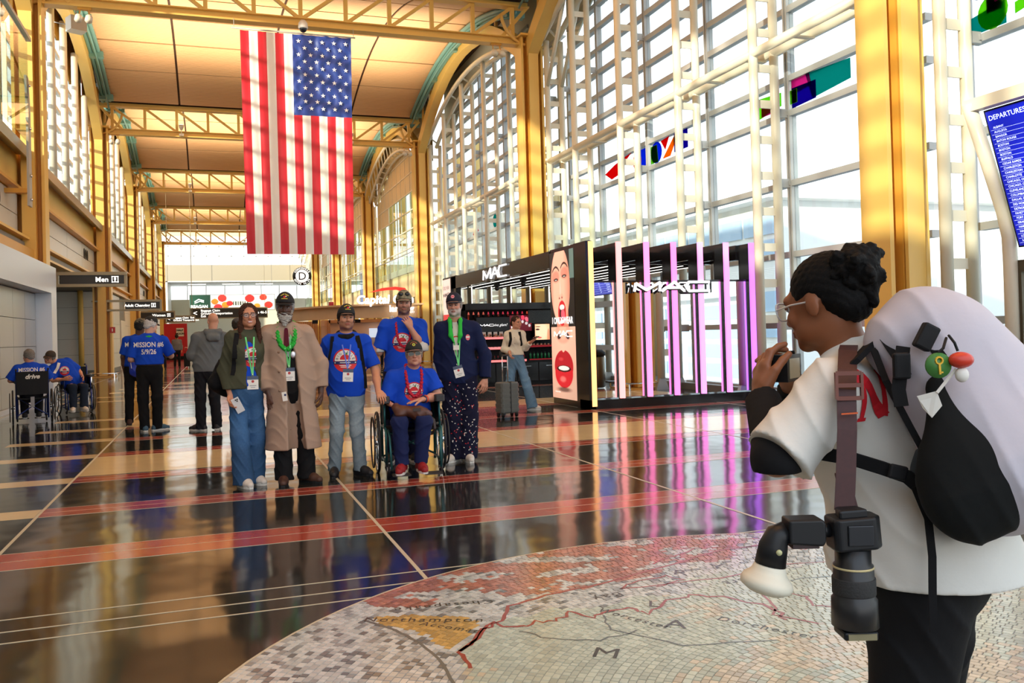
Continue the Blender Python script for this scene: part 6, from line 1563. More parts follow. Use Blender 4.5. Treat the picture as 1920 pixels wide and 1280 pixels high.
        q = MB(); vs = []; N = 13
        for j in range(4):
            for i in range(N):
                a = PI*(i/(N-1)); rr = 0.088; ex = 0.085*math.sin(a)*(j/3); x = rr*math.cos(a)*(1-0.10*j/3); y = -rr*math.sin(a)*1.12-ex
                z = 0.040+lift-0.10*ex-1.3*x*x
                vs.append((x, y*f+y0, z))
        top = [T(v) for v in vs]; bot = [T((v[0],v[1],v[2]-0.004)) for v in vs]; n4 = len(vs)
        fs = [(j*N+i, j*N+i+1, (j+1)*N+i+1, (j+1)*N+i) for j in range(3) for i in range(N-1)]
        q.add(top+bot, fs+[tuple(n4+a for a in reversed(ff)) for ff in fs]+[(3*N+i,3*N+i+1,n4+3*N+i+1,n4+3*N+i) for i in range(N-1)], smooth=True); br = q.build('brim', mb_, o)
        q = MB(); q.ball(T((0,y0,0.137+lift)), 0.007, 6); q.build('button', m, o)
        if emblem:
            b = bvh_of(o); c0 = T((0,-0.04,0.082+lift)); rt = R@A3((1,0,0)); up = R@A3((0,0.25,1)); decal(b, c0, rt, up, emblem, o, 'emblem', reach=0.2)
        s.capo = o; return o
    def glasses(s, dark=False, col=(0.02,0.02,0.02), r=(0.027,0.020), tint=None):
        q = MB(); T = s.Th
        for sx in (-1,1):
            pts = [T((sx*0.033+r[0]*math.copysign(abs(math.cos(a))**0.8, math.cos(a)), -0.110+0.004*abs(math.cos(a)), 0.002+r[1]*math.copysign(abs(math.sin(a))**0.8, math.sin(a)))) for a in np.linspace(0,2*PI,15)[:-1]]
            q.tube(pts, 0.0024, 5, closed=True); q.tube([T((sx*0.060,-0.106,0.006)), T((sx*0.076,-0.05,0.006)), T((sx*0.079,0.012,0.0))], 0.0022, 5)
        q.tube([T((-0.007,-0.112,0.006)),T((0.007,-0.112,0.006))],0.0022,5)
        g = q.build('glasses', mat('frame_%.3f_%.3f' % (col[0],col[2]), col, 0.3), s.t)
        q = MB()
        for sx in (-1,1):
            vs = [T((sx*0.033+r[0]*0.97*math.cos(a), -0.110, 0.002+r[1]*0.97*math.sin(a))) for a in np.linspace(0,2*PI,15)[:-1]]; q.add(vs, [tuple(range(14))])
        q.build('lens', mat('dark_lens', (0.02,0.025,0.015), 0.08) if dark else glass_mat('spectacle_lens', tint or (0.95,0.95,0.95), 0.15), g)
    def top(s, name, m, sleeve=0.55, hem=0.93, inf=0.014, w=1.0, d=1.0, belly=0.0, amp=0.004, slr=1.0, open_=None, ph=0.0, collar=0.0, shell=0.0, skirt=None, h=None, cols=None, fsub=None, long_cuff=0.0, extra=(), hemclip=None):
        """upper garment; sleeve 0..1 upper arm, 1..2 down to the wrist; open_=(x_top, half_top, x_bot, half_bot) front opening"""
        J = s.J; P = torso_prims(J, w, d, inf, belly, s.female); clips = [(A3((0,0,hem)), (0,0,-1))] if hemclip is None else list(hemclip)
        for q in 'LR':
            sv = sleeve[q] if isinstance(sleeve, dict) else sleeve
            S, E, W = J['sh'+q], J['el'+q], J['wr'+q]
            if sv <= 1:
                e = S+(E-S)*sv; dr = unit(E-S); P.append(Prim(S, e+dr*0.05, (0.038+inf)*slr, (0.050+inf)*slr, 0.03, clip=[(e, dr)]))
            else:
                e = E+(W-E)*(sv-1); dr = unit(W-E)
                P.append(Prim(S, E, (0.040+inf)*slr, (0.042+inf)*slr, 0.03)); P.append(Prim(E, e+dr*0.05, (0.044+inf)*slr, (0.034+inf)*slr, 0.03, clip=[(e, dr)]))
        if skirt:
            z1, r1, rt = skirt; wai = J['waist']; hm = A3((J['pel'][0], J['pel'][1], z1)); P.append(Prim(J['waist'], hm-A3((0,0,0.1)), 0.16*w+inf, r1, 0.08, flat=((0,-1,0), rt)))
        if collar: P.append(Prim(J['neck']-A3((0,0,0.03)), J['neck']+A3((0,0,collar)), 0.066+inf, 0.060+inf*0.5, 0.02, clip=[(J['neck']+A3((0,0,collar-0.005)), (0,-0.25,1))]))
        P += list(extra)
        if open_:
            xt, ht, xb, hb = open_; fr = -1; z0 = hem if not skirt else skirt[0]
            P.append(Prim((xt, J['chest'][1]-0.20, J['neck'][2]+0.02), (xb, J['chest'][1]-0.20, z0-0.05), ht, hb, 0.012, flat=((0,1,0), 0.17/max(ht,hb)), sub=True))
        if collar or not s.female: P.append(Prim(J['neck']-A3((0,0.0,-0.005)), J['head']-A3((0,0,0.02)), 0.056*s.hs, 0.052, 0.006, sub=True)) if (collar or shell) else None
        o = field_part(name, P, h or s.h, m, s.t, clips=clips, warp=fold(amp, ph=ph) if amp else None, shell=shell, cols=cols)
        return o
    def trousers(s, m, r=(0.088,0.068,0.058), waist=None, hem=0.07, amp=0.004, name='trousers', w=1.0, h=None, cols=None, d=0.72, ph=1.0, seated=False, inf=0.008):
        J = s.J; wz = waist if waist is not None else J['pel'][2]+0.07; P = []
        fr = J.get('front', A3((0,-1,0)))
        P.append(Prim(J['pel']-A3((0,0,0.03)), J['pel']+A3((0,0,0.08)), 0.165*w+inf, 0.155*w+inf, 0.05, flat=(fr, d)))
        for q in 'LR':
            hip, kn, an = J['hip'+q], J['kn'+q], J['an'+q]; dn = unit(an-kn)
            P.append(Prim(hip, kn, r[0], r[1], 0.035)); P.append(Prim(kn, an+dn*0.06, r[1], r[2], 0.03, clip=[(an+dn*(0.09-hem if not seated else 0.0), dn)]))
        cl = [(A3((0,0,wz)), (0,0,1))]
        return field_part(name, P, h or s.h, m, s.t, clips=cl, warp=fold(amp, 12, 20, ph), cols=cols)
    def shoes(s, m, sole, lace=None, tilt=None, yaw=(0.25,0.25), L=0.27, size=1.0, dirs=None, zoff=(0,0)):
        for i, q in enumerate('LR'):
            an = s.J['an'+q]; sg = -1 if q == 'L' else 1
            a = sg*yaw[i]; d = A3((math.sin(a), -math.cos(a), 0)) if dirs is None else unit(dirs[i]); l = np.cross(d, (0,0,1)); z0 = zoff[i]
            heel = A3((an[0], an[1], 0))-d*0.055; toe = heel+d*(L-0.06); ball = heel+d*(L*0.55)
            P = [Prim(heel+A3((0,0,0.045+z0)), heel+A3((0,0,0.085+z0))+d*0.02, 0.036, 0.040, 0.02), Prim(heel+A3((0,0,0.040+z0)), ball+A3((0,0,0.040+z0)), 0.036, 0.040, 0.03), Prim(ball+A3((0,0,0.040+z0)), toe+A3((0,0,0.034+z0)), 0.042, 0.034, 0.03), Prim(heel+d*0.04+A3((0,0,0.09+z0)), ball+A3((0,0,0.055+z0)), 0.036, 0.030, 0.03)]
            o = field_part('shoe', P, max(0.006, s.h*0.8), m, s.t, clips=[(A3((0,0,0.018+z0)), (0,0,-1))])
            out = []
            for t, wd in ((-0.035,0.018),(-0.02,0.032),(0.03,0.037),(0.10,0.040),(0.16,0.044),(0.20,0.036),(0.235,0.018)): out.append((t*L/0.27, wd))
            poly = [heel+d*t+l*w_ for t, w_ in out]+[heel+d*t-l*w_ for t, w_ in reversed(out)]
            q_ = MB(); q_.prism([(p[0],p[1]) for p in poly], 0.001+z0, 0.026+z0); q_.build('sole', sole, o)
            if lace:
                q_ = MB()
                for k in range(4):
                    c = heel+d*(0.075+0.022*k)+A3((0,0,0.113-0.011*k+z0)); q_.tube([c-l*0.022, c+A3((0,0,0.006)), c+l*0.022], 0.0035, 5)
                q_.build('laces', lace, o)
    def ribbon(s, name, objs, pts, w, m, parent=None, lift=0.006, up=(0,-1,0), r=None):
        """a lanyard or strap laid over the garments: pts are (x,z) seen from the front"""
        b = bvh_of(*objs); out = []
        for x, z in pts:
            p = Vector((x, -1.2, z)); hit = b.ray_cast(p, Vector((0,1,0)), 2.5)
            out.append(hit[0]-Vector((0,lift,0)) if hit[0] is not None else (Vector((x, out[-1].y if out else -0.1, z))))
        q = MB()
        if r: q.tube(out, r, 7)
        else: q.strap(out, w, 0.0025, (1,0,0.0))
        return q.build(name, m, parent or s.t), out
def lin(a, b, n): return [(a[0]+(b[0]-a[0])*i/n, a[1]+(b[1]-a[1])*i/n) for i in range(n+1)]
def poly(*pts, n=5):
    out = []
    for a, b in zip(pts[:-1], pts[1:]): out += lin(a, b, n)[:-1]
    return out+[pts[-1]]
# ---------------------------------------------------------------- clothing materials and prints
BLUE_T = cloth('royal_blue', srgb(18,72,196)); BLUE_D = cloth('royal_blue_deep', srgb(16,60,176))
BLKC = cloth('black', srgb(18,18,20)); NAVY = cloth('navy', srgb(22,26,56)); DKJ = cloth('dark_trousers', srgb(24,25,30))
LT_SK, TAN_SK, DK_SK = srgb(206,146,116), srgb(186,124,90), srgb(92,62,48)
WH, RD_, NV, YL, GRN = [mat('print_'+n, c, 0.6) for n, c in (('white',srgb(236,232,222)),('red',srgb(206,36,44)),('navy',srgb(26,44,100)),('yellow',srgb(214,190,60)),('green',srgb(60,140,60)))]
def emblem_tee(k=1.0):
    S = []
    v, f = disc2(0.100*k, 30); S.append((v, f, RD_, 0.002)); v, f = disc2(0.087*k, 28, a0=0.0, a1=PI); S.append((v, f, WH, 0.0035))
    v, f = rect2(-0.087*k,-0.004*k,0.087*k,0.004*k,8,1); S.append((v, f, WH, 0.0035))
    v, f = disc2(0.045*k, 16, a0=0.05, a1=PI-0.05, cy=0.006*k, rings=3); S.append((v, f, RD_, 0.005)); v, f = disc2(0.010*k, 8, cx=0.012*k, cy=0.056*k, rings=1); S.append((v, f, GRN, 0.005))
    v, f = rect2(-0.098*k,-0.030*k,0.098*k,-0.006*k,10,2); S.append((v, f, NV, 0.005))
    for i, ch in enumerate('BIGAPPLE'):
        a = PI*0.93-(PI*0.86)*(i+(0.6 if i > 2 else 0))/7.6; v, f = text2(ch, 0.030*k, 0.069*k*math.cos(a), 0.069*k*math.sin(a), a-PI/2); S.append((v, f, NV, 0.006))
    for x in (-0.085,0.085): v, f = disc2(0.006*k, 6, cx=x*k, cy=-0.018*k, rings=1); S.append((v, f, WH, 0.007))
    v, f = rect2(-0.045*k,-0.021*k,0.045*k,-0.016*k,6,1); S.append((v, f, WH, 0.007))
    for y, w_ in ((-0.045,0.05),(-0.058,0.04)): v, f = rect2(-w_*k,y*k,w_*k,(y+0.006)*k,6,1); S.append((v, f, WH, 0.005))
    return S
def emblem_cap(kind=0):
    S = []
    if kind == 0:
        for sx in (-1,1): v, f = rect2(-0.008,0,0.030,0.008,3,1); c, s_ = math.cos(0.5), math.sin(0.5); v = [(sx*(0.008+x*c+y*s_), 0.028-x*s_+y*c) for x, y in v]; S.append((v, f, YL, 0.002))
        v, f = disc2(0.011, 10, cy=0.004, rings=2); S.append((v, f, RD_, 0.003)); v, f = disc2(0.006, 8, cx=0.014, cy=0.010, rings=1); S.append((v, f, WH, 0.003)); v, f = rect2(-0.028,-0.016,0.028,-0.009,5,1); S.append((v, f, YL, 0.002))
    elif kind == 1:
        v, f = disc2(0.020, 14, cy=0.0, rings=2); S.append((v, f, mat('print_pink', srgb(226,150,160), 0.6), 0.002)); v, f = rect2(-0.014,-0.004,0.014,0.004,3,1); S.append((v, f, RD_, 0.003))
    elif kind == 2:
        v, f = disc2(0.016, 12, rings=2); S.append((v, f, YL, 0.002)); v, f = disc2(0.009, 8, rings=1); S.append((v, f, GRN, 0.003))
        for i in range(7): a = PI*0.85-PI*0.7*i/6; v, f = rect2(-0.003,-0.003,0.003,0.003,1,1); S.append(([(x+0.034*math.cos(a), y+0.030*math.sin(a)) for x, y in v], f, mat('print_orange', srgb(230,130,60), 0.6), 0.002))
    return S
def faded(base, lo=0.55):
    base = A3(base)
    def f(V):
        t = np.exp(-((V[:,2]-0.62)/0.22)**2)*np.exp(-((V[:,1]+0.10)/0.09)**2)+0.5*np.exp(-((V[:,2]-0.44)/0.06)**2); return base*(1+lo*np.clip(t,0,1))[:,None]
    return f
def denim(name): return mat('denim_'+name, (1,1,1), 0.8, vcol=True, noise=(60,0.12), bump=(200,0.3,0.002), spec=0.25)
SHOE_B = mat('shoe_black', srgb(28,28,32), 0.6, noise=(60,0.3)); SOLE_W = mat('sole_white', srgb(226,224,216), 0.5); SOLE_B = mat('sole_black', srgb(20,20,20), 0.6)
LACEW = mat('lace_white', srgb(220,220,215), 0.7)
def garland(P, objs, c, name, x0, z0, zl, w=0.075, r=0.020, squash=1.0, n=34):
    """a fluffy neck garland hanging in a loop over the chest"""
    b = bvh_of(*objs); pts = []; m_ = int(n*0.62)
    for k in range(m_+1):
        a = PI*k/m_; x = x0-w*math.cos(a); z = z0-zl*math.sin(a)**0.8
        hit = b.ray_cast(Vector((x,-1.2,z)), Vector((0,1,0)), 2.5); y = hit[0].y-r*0.6 if hit[0] is not None else P.J['neck'][1]-0.06
        pts.append(Vector((x, y, z)))
    nk = P.J['neck']; m2 = n-m_-1
    for k in range(1, m2+1):
        a = PI*k/(m2+1); pts.append(Vector((x0+w*math.cos(a), nk[1]+0.075*math.sin(a)-0.02, z0+0.03+0.03*math.sin(a))))
    n = len(pts)
    for _ in range(2): pts = [(pts[i-1]+pts[i]*2+pts[(i+1) % n])/4 for i in range(n)]
    pr = [Prim(pts[i], pts[(i+1) % n], r, r, 0.004) for i in range(n)]
    return field_part(name, pr, 0.006, c, P.t, warp=lambda X,Y,Z: 0.006*np.sin(180*X+40*Y)*np.sin(170*Z+60*Y))

# ---------------------------------------------------------------- 1: woman in the olive jacket
P = Person('smiling woman with long brown hair and glasses in an olive jacket and wide blue jeans', (0.27,8.45,0), H=1.74, female=True, skin=srgb(204,142,110), fine=0.0075,
    face=dict(turn=(0.12,0.0,-0.04), teeth=True, brow=(0.05,0.03,0.02), lip=srgb(190,80,80)),
    J=dict(head=(0.051,-0.040,1.600), neck=(0.034,0.0,1.452), chest=(0.022,0.0,1.27), waist=(0.010,0.0,1.07), pel=(0.007,0.0,0.93), shL=(-0.095,0.0,1.398), shR=(0.150,0.03,1.392), elL=(-0.172,0.03,1.10), wrL=(-0.125,-0.07,0.865),
    elR=(0.235,0.20,1.15), wrR=(0.40,0.22,1.26), hipL=(-0.060,0.0,0.90), hipR=(0.075,0.03,0.90), knL=(-0.055,-0.05,0.49), knR=(0.105,0.05,0.49), anL=(-0.03,-0.04,0.09), anR=(0.075,0.10,0.09)))
P.body(hd=dict(L=dict(f=(0.15,-0.30,-0.95), n=(0.55,-0.6,0.2), s=-1 if False else 1, curl=0.65)), armr=0.9)
P.hair('long', srgb(72,46,34)); P.glasses(col=(0.03,0.02,0.02), r=(0.026,0.021))
tee = P.top('t_shirt', BLUE_T, sleeve=0.4, hem=0.94, inf=0.010, w=0.90, amp=0.003)
decal(bvh_of(tee), (0.075,-0.1,1.215), (1,0.2,0), (0,0,1), emblem_tee(0.95), tee, 'chest_print')
jk = P.top('olive_jacket', cloth('olive', srgb(74,76,58)), sleeve=1.88, hem=0.92, inf=0.019, w=0.92, amp=0.008, open_=(0.045,0.040,0.085,0.085), collar=0.02, shell=0.022, slr=1.02, ph=1.3, h=0.0085)
P.trousers(denim('blue'), (0.086,0.080,0.098), waist=0.99, hem=0.035, w=0.92, cols=faded(srgb(50,84,122), 0.7), name='wide_jeans', amp=0.006)
P.shoes(mat('shoe_white', srgb(214,208,198), 0.5), SOLE_W, None, yaw=(-0.45,0.6), L=0.25)
P.badge([tee, jk], (0.020,0.095), 1.40, 1.03, mat('lanyard_green', srgb(110,220,130), 0.5), 'green lanyard with white badge worn by the woman in the olive jacket', cx=0.075)
t = P.own('smartphone', 'white phone held low by the woman in the olive jacket', 'phone'); q = MB(); R_ = Matrix.Rotation(-0.45,3,'Y')@Matrix.Rotation(0.2,3,'X'); cph = Vector((-0.062,-0.150,0.775))
q.box((-0.036,-0.004,-0.074),(0.036,0.004,0.074),rot=R_); q.v = [tuple(cph+Vector(v)) for v in q.v]; bev(q.build('phone_case', mat('phone_white', srgb(226,226,224), 0.25), t), 0.003)
q = MB()
for a, b_ in ((0.020,0.055),(0.004,0.055),(0.012,0.040)): q.tube([cph+R_@Vector((a,-0.004,b_)), cph+R_@Vector((a,-0.008,b_))], 0.0065, 10)
q.build('camera_lens', BLK, t)
t = P.own('backpack', 'black backpack worn by the woman in the olive jacket', 'backpack'); pr = [Prim((-0.06,0.20,1.30),(-0.14,0.22,0.98),0.10,0.15,0.05,flat=((0,1,0),0.7)), Prim((-0.20,0.18,1.10),(-0.24,0.16,0.98),0.07,0.09,0.05)]
field_part('bag_body', pr, 0.012, BLKC, t, warp=fold(0.008)); P.ribbon('shoulder_strap', [jk], poly((-0.055,1.44),(-0.075,1.30),(-0.085,1.15),(-0.10,1.05)), 0.045, BLKC, t)

# ---------------------------------------------------------------- 2: veteran in the raincoat
P = Person('grey bearded man in a tan raincoat over a black suit, green garland', (0.71,8.44,0), H=1.80, skin=DK_SK, fine=0.0075,
    face=dict(turn=(-0.05,0.08,0.03), brow=(0.05,0.045,0.04), lip=srgb(80,46,44), nose=1.03),
    J=dict(head=(-0.053,-0.045,1.672), neck=(-0.048,0.0,1.500), chest=(-0.038,0.0,1.29), waist=(-0.02,0.0,1.09), pel=(-0.004,0.0,0.95), shL=(-0.215,0.0,1.43), shR=(0.125,0.0,1.425), elL=(-0.283,0.02,1.12), wrL=(-0.215,-0.07,0.845),
    elR=(0.258,0.03,1.12), wrR=(0.262,0.0,0.85), hipL=(-0.085,0.0,0.92), hipR=(0.085,0.0,0.92), knL=(-0.105,-0.03,0.48), knR=(0.105,0.0,0.48), anL=(-0.100,-0.04,0.09), anR=(0.110,0.0,0.09)))
P.body(hd=dict(L=dict(f=(0.10,-0.25,-0.96), n=(0.4,0.85,-0.2), s=1, curl=0.45), R=dict(curl=0.6)))
P.hair('sides', (0.35,0.34,0.33)); P.beard(srgb(190,184,174), 0.055, 0.006); P.cap((0.012,0.012,0.012), emblem=emblem_cap(0), lift=0.004)
sh_ = P.top('white_shirt', cloth('white_shirt', srgb(216,214,214)), sleeve=0.2, hem=1.10, inf=0.002, amp=0.0, collar=0.030)
su = P.top('black_suit_jacket', BLKC, sleeve=1.0, hem=0.86, inf=0.012, amp=0.004, open_=(-0.045,0.040,-0.02,0.002))
q = MB(); zt = 1.465
q.prism([(-0.060,1.475),(-0.036,1.475),(-0.030,1.455),(-0.022,1.30),(-0.048,1.27),(-0.074,1.30),(-0.066,1.455)], -0.138, -0.128, axis='y'); q.build('tie', cloth('maroon_tie', srgb(96,28,44)), su)
ct = P.top('raincoat', cloth('tan_raincoat', srgb(172,146,126), 0.7, (4,0.05)), sleeve=1.80, hem=0.33, inf=0.030, amp=0.006, slr=1.08, skirt=(0.33,0.275,0.74), shell=0.026, open_=(-0.030,0.045,0.035,0.085), ph=0.4, h=0.0085, collar=0.0)
bv = bvh_of(ct)
# coat collar lapels and buttons
for sx, xa in ((-1,-0.10),(1,0.02)):
    pts = [(xa+sx*0.0,1.49),(xa+sx*0.055,1.475),(xa+sx*0.075,1.39),(xa+sx*0.02,1.36),(xa-sx*0.010,1.40)]
    q = MB(); fr = []
    for x, z in pts:
        hit = bv.ray_cast(Vector((x,-1.2,z)), Vector((0,1,0)), 2); fr.append(Vector((x, (hit[0].y if hit[0] else -0.1)-0.012, z)))
    q.add(fr+[p+Vector((0,0.008,0)) for p in fr], [(0,1,2,3,4),(9,8,7,6,5)]+[(i,(i+1)%5,5+(i+1)%5,5+i) for i in range(5)]); q.build('collar_lapel', cloth('tan_raincoat'), ct)
for z in (1.25,1.07,0.89): 
    hit = bv.ray_cast(Vector((-0.12,-1.2,z)), Vector((0,1,0)), 2)
    if hit[0]: q = MB(); q.tube([hit[0], hit[0]-Vector((0,0.006,0))], 0.012, 10); q.build('button', mat('coat_button', srgb(140,112,90), 0.4), ct)
hit = bv.ray_cast(Vector((0.085,-1.2,0.95)), Vector((0,1,0)), 2)
P.trousers(BLKC, (0.090,0.080,0.085), hem=0.045, amp=0.008, ph=2)
P.shoes(mat('shoe_brown', srgb(74,46,34), 0.6), SOLE_B, None, yaw=(0.05,0.75), L=0.28)
gl = garland(P, [su, sh_], mat('green_garland', srgb(30,170,50), 0.8), 'green_garland', -0.045, 1.475, 0.20, 0.080, 0.022)
P.badge([su, gl], (-0.085,-0.005), 1.42, 1.095, mat('lanyard_green'), 'green lanyard with white badge over the black suit of the man in the raincoat', cx=-0.028, w=0.016)
t = P.own('shield_badge', 'oval silver badge pinned on the black suit of the man in the raincoat', 'badge'); q = MB(); q.lathe([(0.020,0),(0.024,0.004),(0.016,0.008)], (0.01,-0.160,1.225), 14, rot=Matrix.Rotation(PI/2,3,'X')@Matrix.Scale(1.5,3,Vector((0,1,0)))); q.build('plate', mat('silver_badge', srgb(200,200,205), 0.25, metal=0.8), t)
t = P.own('paper_tag', 'small white paper tag hanging at the raincoat edge, hip height', 'tag'); q = MB(); R_ = Matrix.Rotation(-0.15,3,'Y'); q.box((-0.022,-0.003,-0.042),(0.022,0.003,0.042),rot=R_); q.v = [tuple(Vector(v)+Vector((-0.075,-0.225,0.84))) for v in q.v]; q.build('card', WH, t); q = MB(); q.tube([(-0.070,-0.229,0.855),(-0.070,-0.231,0.855)],0.010,10); q.build('printed_seal', NV, t)

# ---------------------------------------------------------------- 3: young man with messenger strap
P = Person('young bearded man in blue Big Apple shirt and faded jeans, hand on the wheelchair', (1.24,8.66,0), H=1.69, skin=srgb(208,146,112), fine=0.0075,
    face=dict(turn=(0.18,-0.06,0.05), stubble=(srgb(60,40,34),0.45), brow=(0.03,0.02,0.015), lip=srgb(190,104,94)),
    J=dict(head=(0.025,-0.035,1.560), neck=(0.022,0.0,1.400), chest=(0.018,0.0,1.20), waist=(0.012,0.0,1.00), pel=(0.009,0.0,0.85), shL=(-0.148,0.02,1.345), shR=(0.196,0.0,1.340), elL=(-0.265,0.16,1.10), wrL=(-0.36,0.30,1.22),
    elR=(0.300,-0.02,1.03), wrR=(0.315,-0.24,0.835), hipL=(-0.075,0.0,0.82), hipR=(0.092,0.0,0.82), knL=(-0.095,-0.03,0.44), knR=(0.105,-0.03,0.44), anL=(-0.125,0.0,0.09), anR=(0.125,-0.03,0.09)))
P.body(hands=('R',), hd=dict(R=dict(f=(0.25,-0.75,-0.55), n=(0.1,0.3,-0.95), s=1, curl=0.75)))
P.hair('short', srgb(34,26,22)); P.cap((0.012,0.012,0.012), emblem=emblem_cap(0))
tee = P.top('t_shirt', BLUE_T, sleeve={'L':0.8,'R':0.85}, hem=0.785, inf=0.014, amp=0.007, belly=0.02, slr=1.1, ph=2.2)
decal(bvh_of(tee), (0.005,-0.1,1.145), (1,0,0), (0,0,1), emblem_tee(1.16), tee, 'chest_print')
uh = P.top('black_hoodie', BLKC, sleeve=1.93, hem=1.36, inf=0.006, amp=0.003, ph=1)
hp_ = [Vector((0.022+0.080*math.cos(a),0.012+0.078*math.sin(a),1.392+0.022*math.sin(a))) for a in np.linspace(0,2*PI,17)[:-1]]
pr = [Prim(hp_[i], hp_[(i+1) % 16], 0.026+0.012*max(0,math.sin(2*PI*i/16)), 0.026+0.012*max(0,math.sin(2*PI*(i+1)/16)), 0.02) for i in range(16)]
field_part('hood', pr, 0.008, BLKC, P.t, warp=fold(0.004))
P.trousers(denim('light'), (0.088,0.068,0.062), waist=0.90, hem=0.05, cols=faded(srgb(126,142,150), 0.35), name='jeans', amp=0.008)
P.shoes(SHOE_B, SOLE_B, LACEW, yaw=(0.05,0.6), L=0.28)
P.badge([tee], (-0.020,0.062), 1.30, 1.055, mat('lanyard_blue', srgb(90,120,220), 0.5), 'blue lanyard with white badge over the red and white shirt print', cx=0.028, w=0.012, tilt=0.06)
t = P.own('shoulder_bag_strap', 'long black shoulder strap across the young man in faded jeans', 'strap')
P.ribbon('strap', [tee, uh], poly((0.125,1.385),(0.15,1.27),(0.165,1.15),(0.185,1.00),(0.19,0.86)), 0.048, BLKC, t)
P.ribbon('strap', [tee, uh], poly((-0.115,1.385),(-0.125,1.27),(-0.15,1.15)), 0.035, BLKC, t)
# ---------------------------------------------------------------- 4: man behind, hand on chin
P = Person('tall man in a blue shirt over white sleeves, patterned cap, hand on his chin', (1.92,9.25,0), H=1.87, skin=srgb(200,142,116), fine=0.008,
    face=dict(turn=(0.02,0.05,0.02), stubble=(srgb(120,92,76),0.8), brow=(0.08,0.05,0.04)),
    J=dict(head=(0.06,-0.04,1.725), neck=(0.05,0.0,1.55), chest=(0.04,0.0,1.34), waist=(0.03,0.0,1.12), pel=(0.02,0.0,0.98), shL=(-0.145,0.0,1.49), shR=(0.235,0.0,1.485), elL=(-0.225,-0.02,1.20), wrL=(-0.415,-0.16,1.30), elR=(0.250,-0.16,1.23), wrR=(0.120,-0.21,1.455)))
P.body(hd=dict(L=dict(f=(-0.75,-0.30,0.10), n=(0.0,-0.2,-1.0), s=-1, curl=0.35, spread=0.6), R=dict(f=(-0.45,-0.05,0.9), n=(-0.25,0.95,-0.1), s=-1, curl=0.75)))
P.hair('short', srgb(90,70,56)); P.cap(srgb(150,140,112), emblem=None, noise_=(26,0.75))
q = MB()
for sx in (-1,1): q.tube([P.Th((sx*0.032+0.028*math.cos(a),-0.098+0.02*abs(math.cos(a)),0.098+0.017*math.sin(a))) for a in np.linspace(0,2*PI,13)[:-1]], 0.004, 5, closed=True); q._ball(P.Th((sx*0.032,-0.094,0.098)), 0.020, 8, None, (1.3,0.4,0.8))
q.build('sunglasses_on_cap', BLK, P.t)
und = P.top('white_undershirt', cloth('white_knit', srgb(206,204,196)), sleeve={'L':1.22,'R':1.28}, hem=1.20, inf=0.008, amp=0.005, slr=1.08)
tee = P.top('t_shirt', BLUE_T, sleeve=0.88, hem=0.90, inf=0.017, amp=0.008, slr=1.15, ph=3.2)
decal(bvh_of(tee), (0.03,-0.1,1.30), (1,0,0), (0,0,1), emblem_tee(1.05), tee, 'chest_print')
P.trousers(NAVY, amp=0.004); P.shoes(SHOE_B, SOLE_W)
garland(P, [tee], mat('red_garland', srgb(190,20,50), 0.75), 'red_garland', 0.05, 1.52, 0.27, 0.080, 0.014)
# ---------------------------------------------------------------- 5: man in navy with patterned trousers
P = Person('man with a grey moustache in a navy jacket, green scarf and star patterned dark trousers', (2.52,8.99,0), H=1.80, skin=srgb(206,146,118), fine=0.0078,
    face=dict(turn=(-0.12,0.06,-0.02), stubble=(srgb(200,192,182),0.85), brow=(0.10,0.08,0.06), nose=1.08),
    J=dict(head=(-0.041,-0.045,1.685), neck=(-0.035,0.0,1.515), chest=(-0.029,0.0,1.30), waist=(-0.019,0.0,1.09), pel=(-0.013,0.0,0.95), shL=(-0.190,0.0,1.445), shR=(0.165,0.0,1.435), elL=(-0.215,0.05,1.13), wrL=(-0.17,0.0,0.89), elR=(0.278,0.0,1.13), wrR=(0.272,-0.03,0.88),
    hipL=(-0.09,0.0,0.92), hipR=(0.085,0.0,0.92), knL=(-0.10,-0.02,0.48), knR=(0.09,0.0,0.48), anL=(-0.075,0.0,0.09), anR=(0.065,-0.03,0.09)))
P.body(hands=('R',), hd=dict(R=dict(f=(-0.10,-0.15,-0.98), n=(-0.5,0.8,0), s=-1, curl=0.55, size=1.08)))
P.hair('sides', srgb(150,144,136)); P.cap(srgb(22,26,44), emblem=emblem_cap(1))
tee = P.top('white_t_shirt', cloth('white_tee', srgb(226,224,216)), sleeve=0.3, hem=1.05, inf=0.004, amp=0.002)
v, f = disc2(0.055, 16, a0=0, a1=PI, r0=0.042, rings=1); decal(bvh_of(tee), (-0.03,-0.1,1.30), (1,0,0), (0,0,1), [(v, f, RD_, 0.002)], tee, 'chest_print')
jk = P.top('navy_jacket', cloth('navy_jacket', srgb(20,30,66)), sleeve=1.93, hem=0.84, inf=0.026, amp=0.008, open_=(-0.035,0.055,-0.035,0.006), collar=0.035, shell=0.03, slr=0.98, h=0.0085, ph=0.7)
S = []
v, f = disc2(0.032, 14, rings=2); S.append(([(x*0.8,y) for x,y in v], f, mat('patch_pink', srgb(226,110,120), 0.6), 0.002)); v, f = rect2(-0.022,-0.004,0.022,0.012,4,1); S.append((v, f, WH, 0.004))
decal(bvh_of(jk), (0.095,-0.1,1.335), (1,0.2,0), (0,0,1), S, jk, 'jacket_patch')
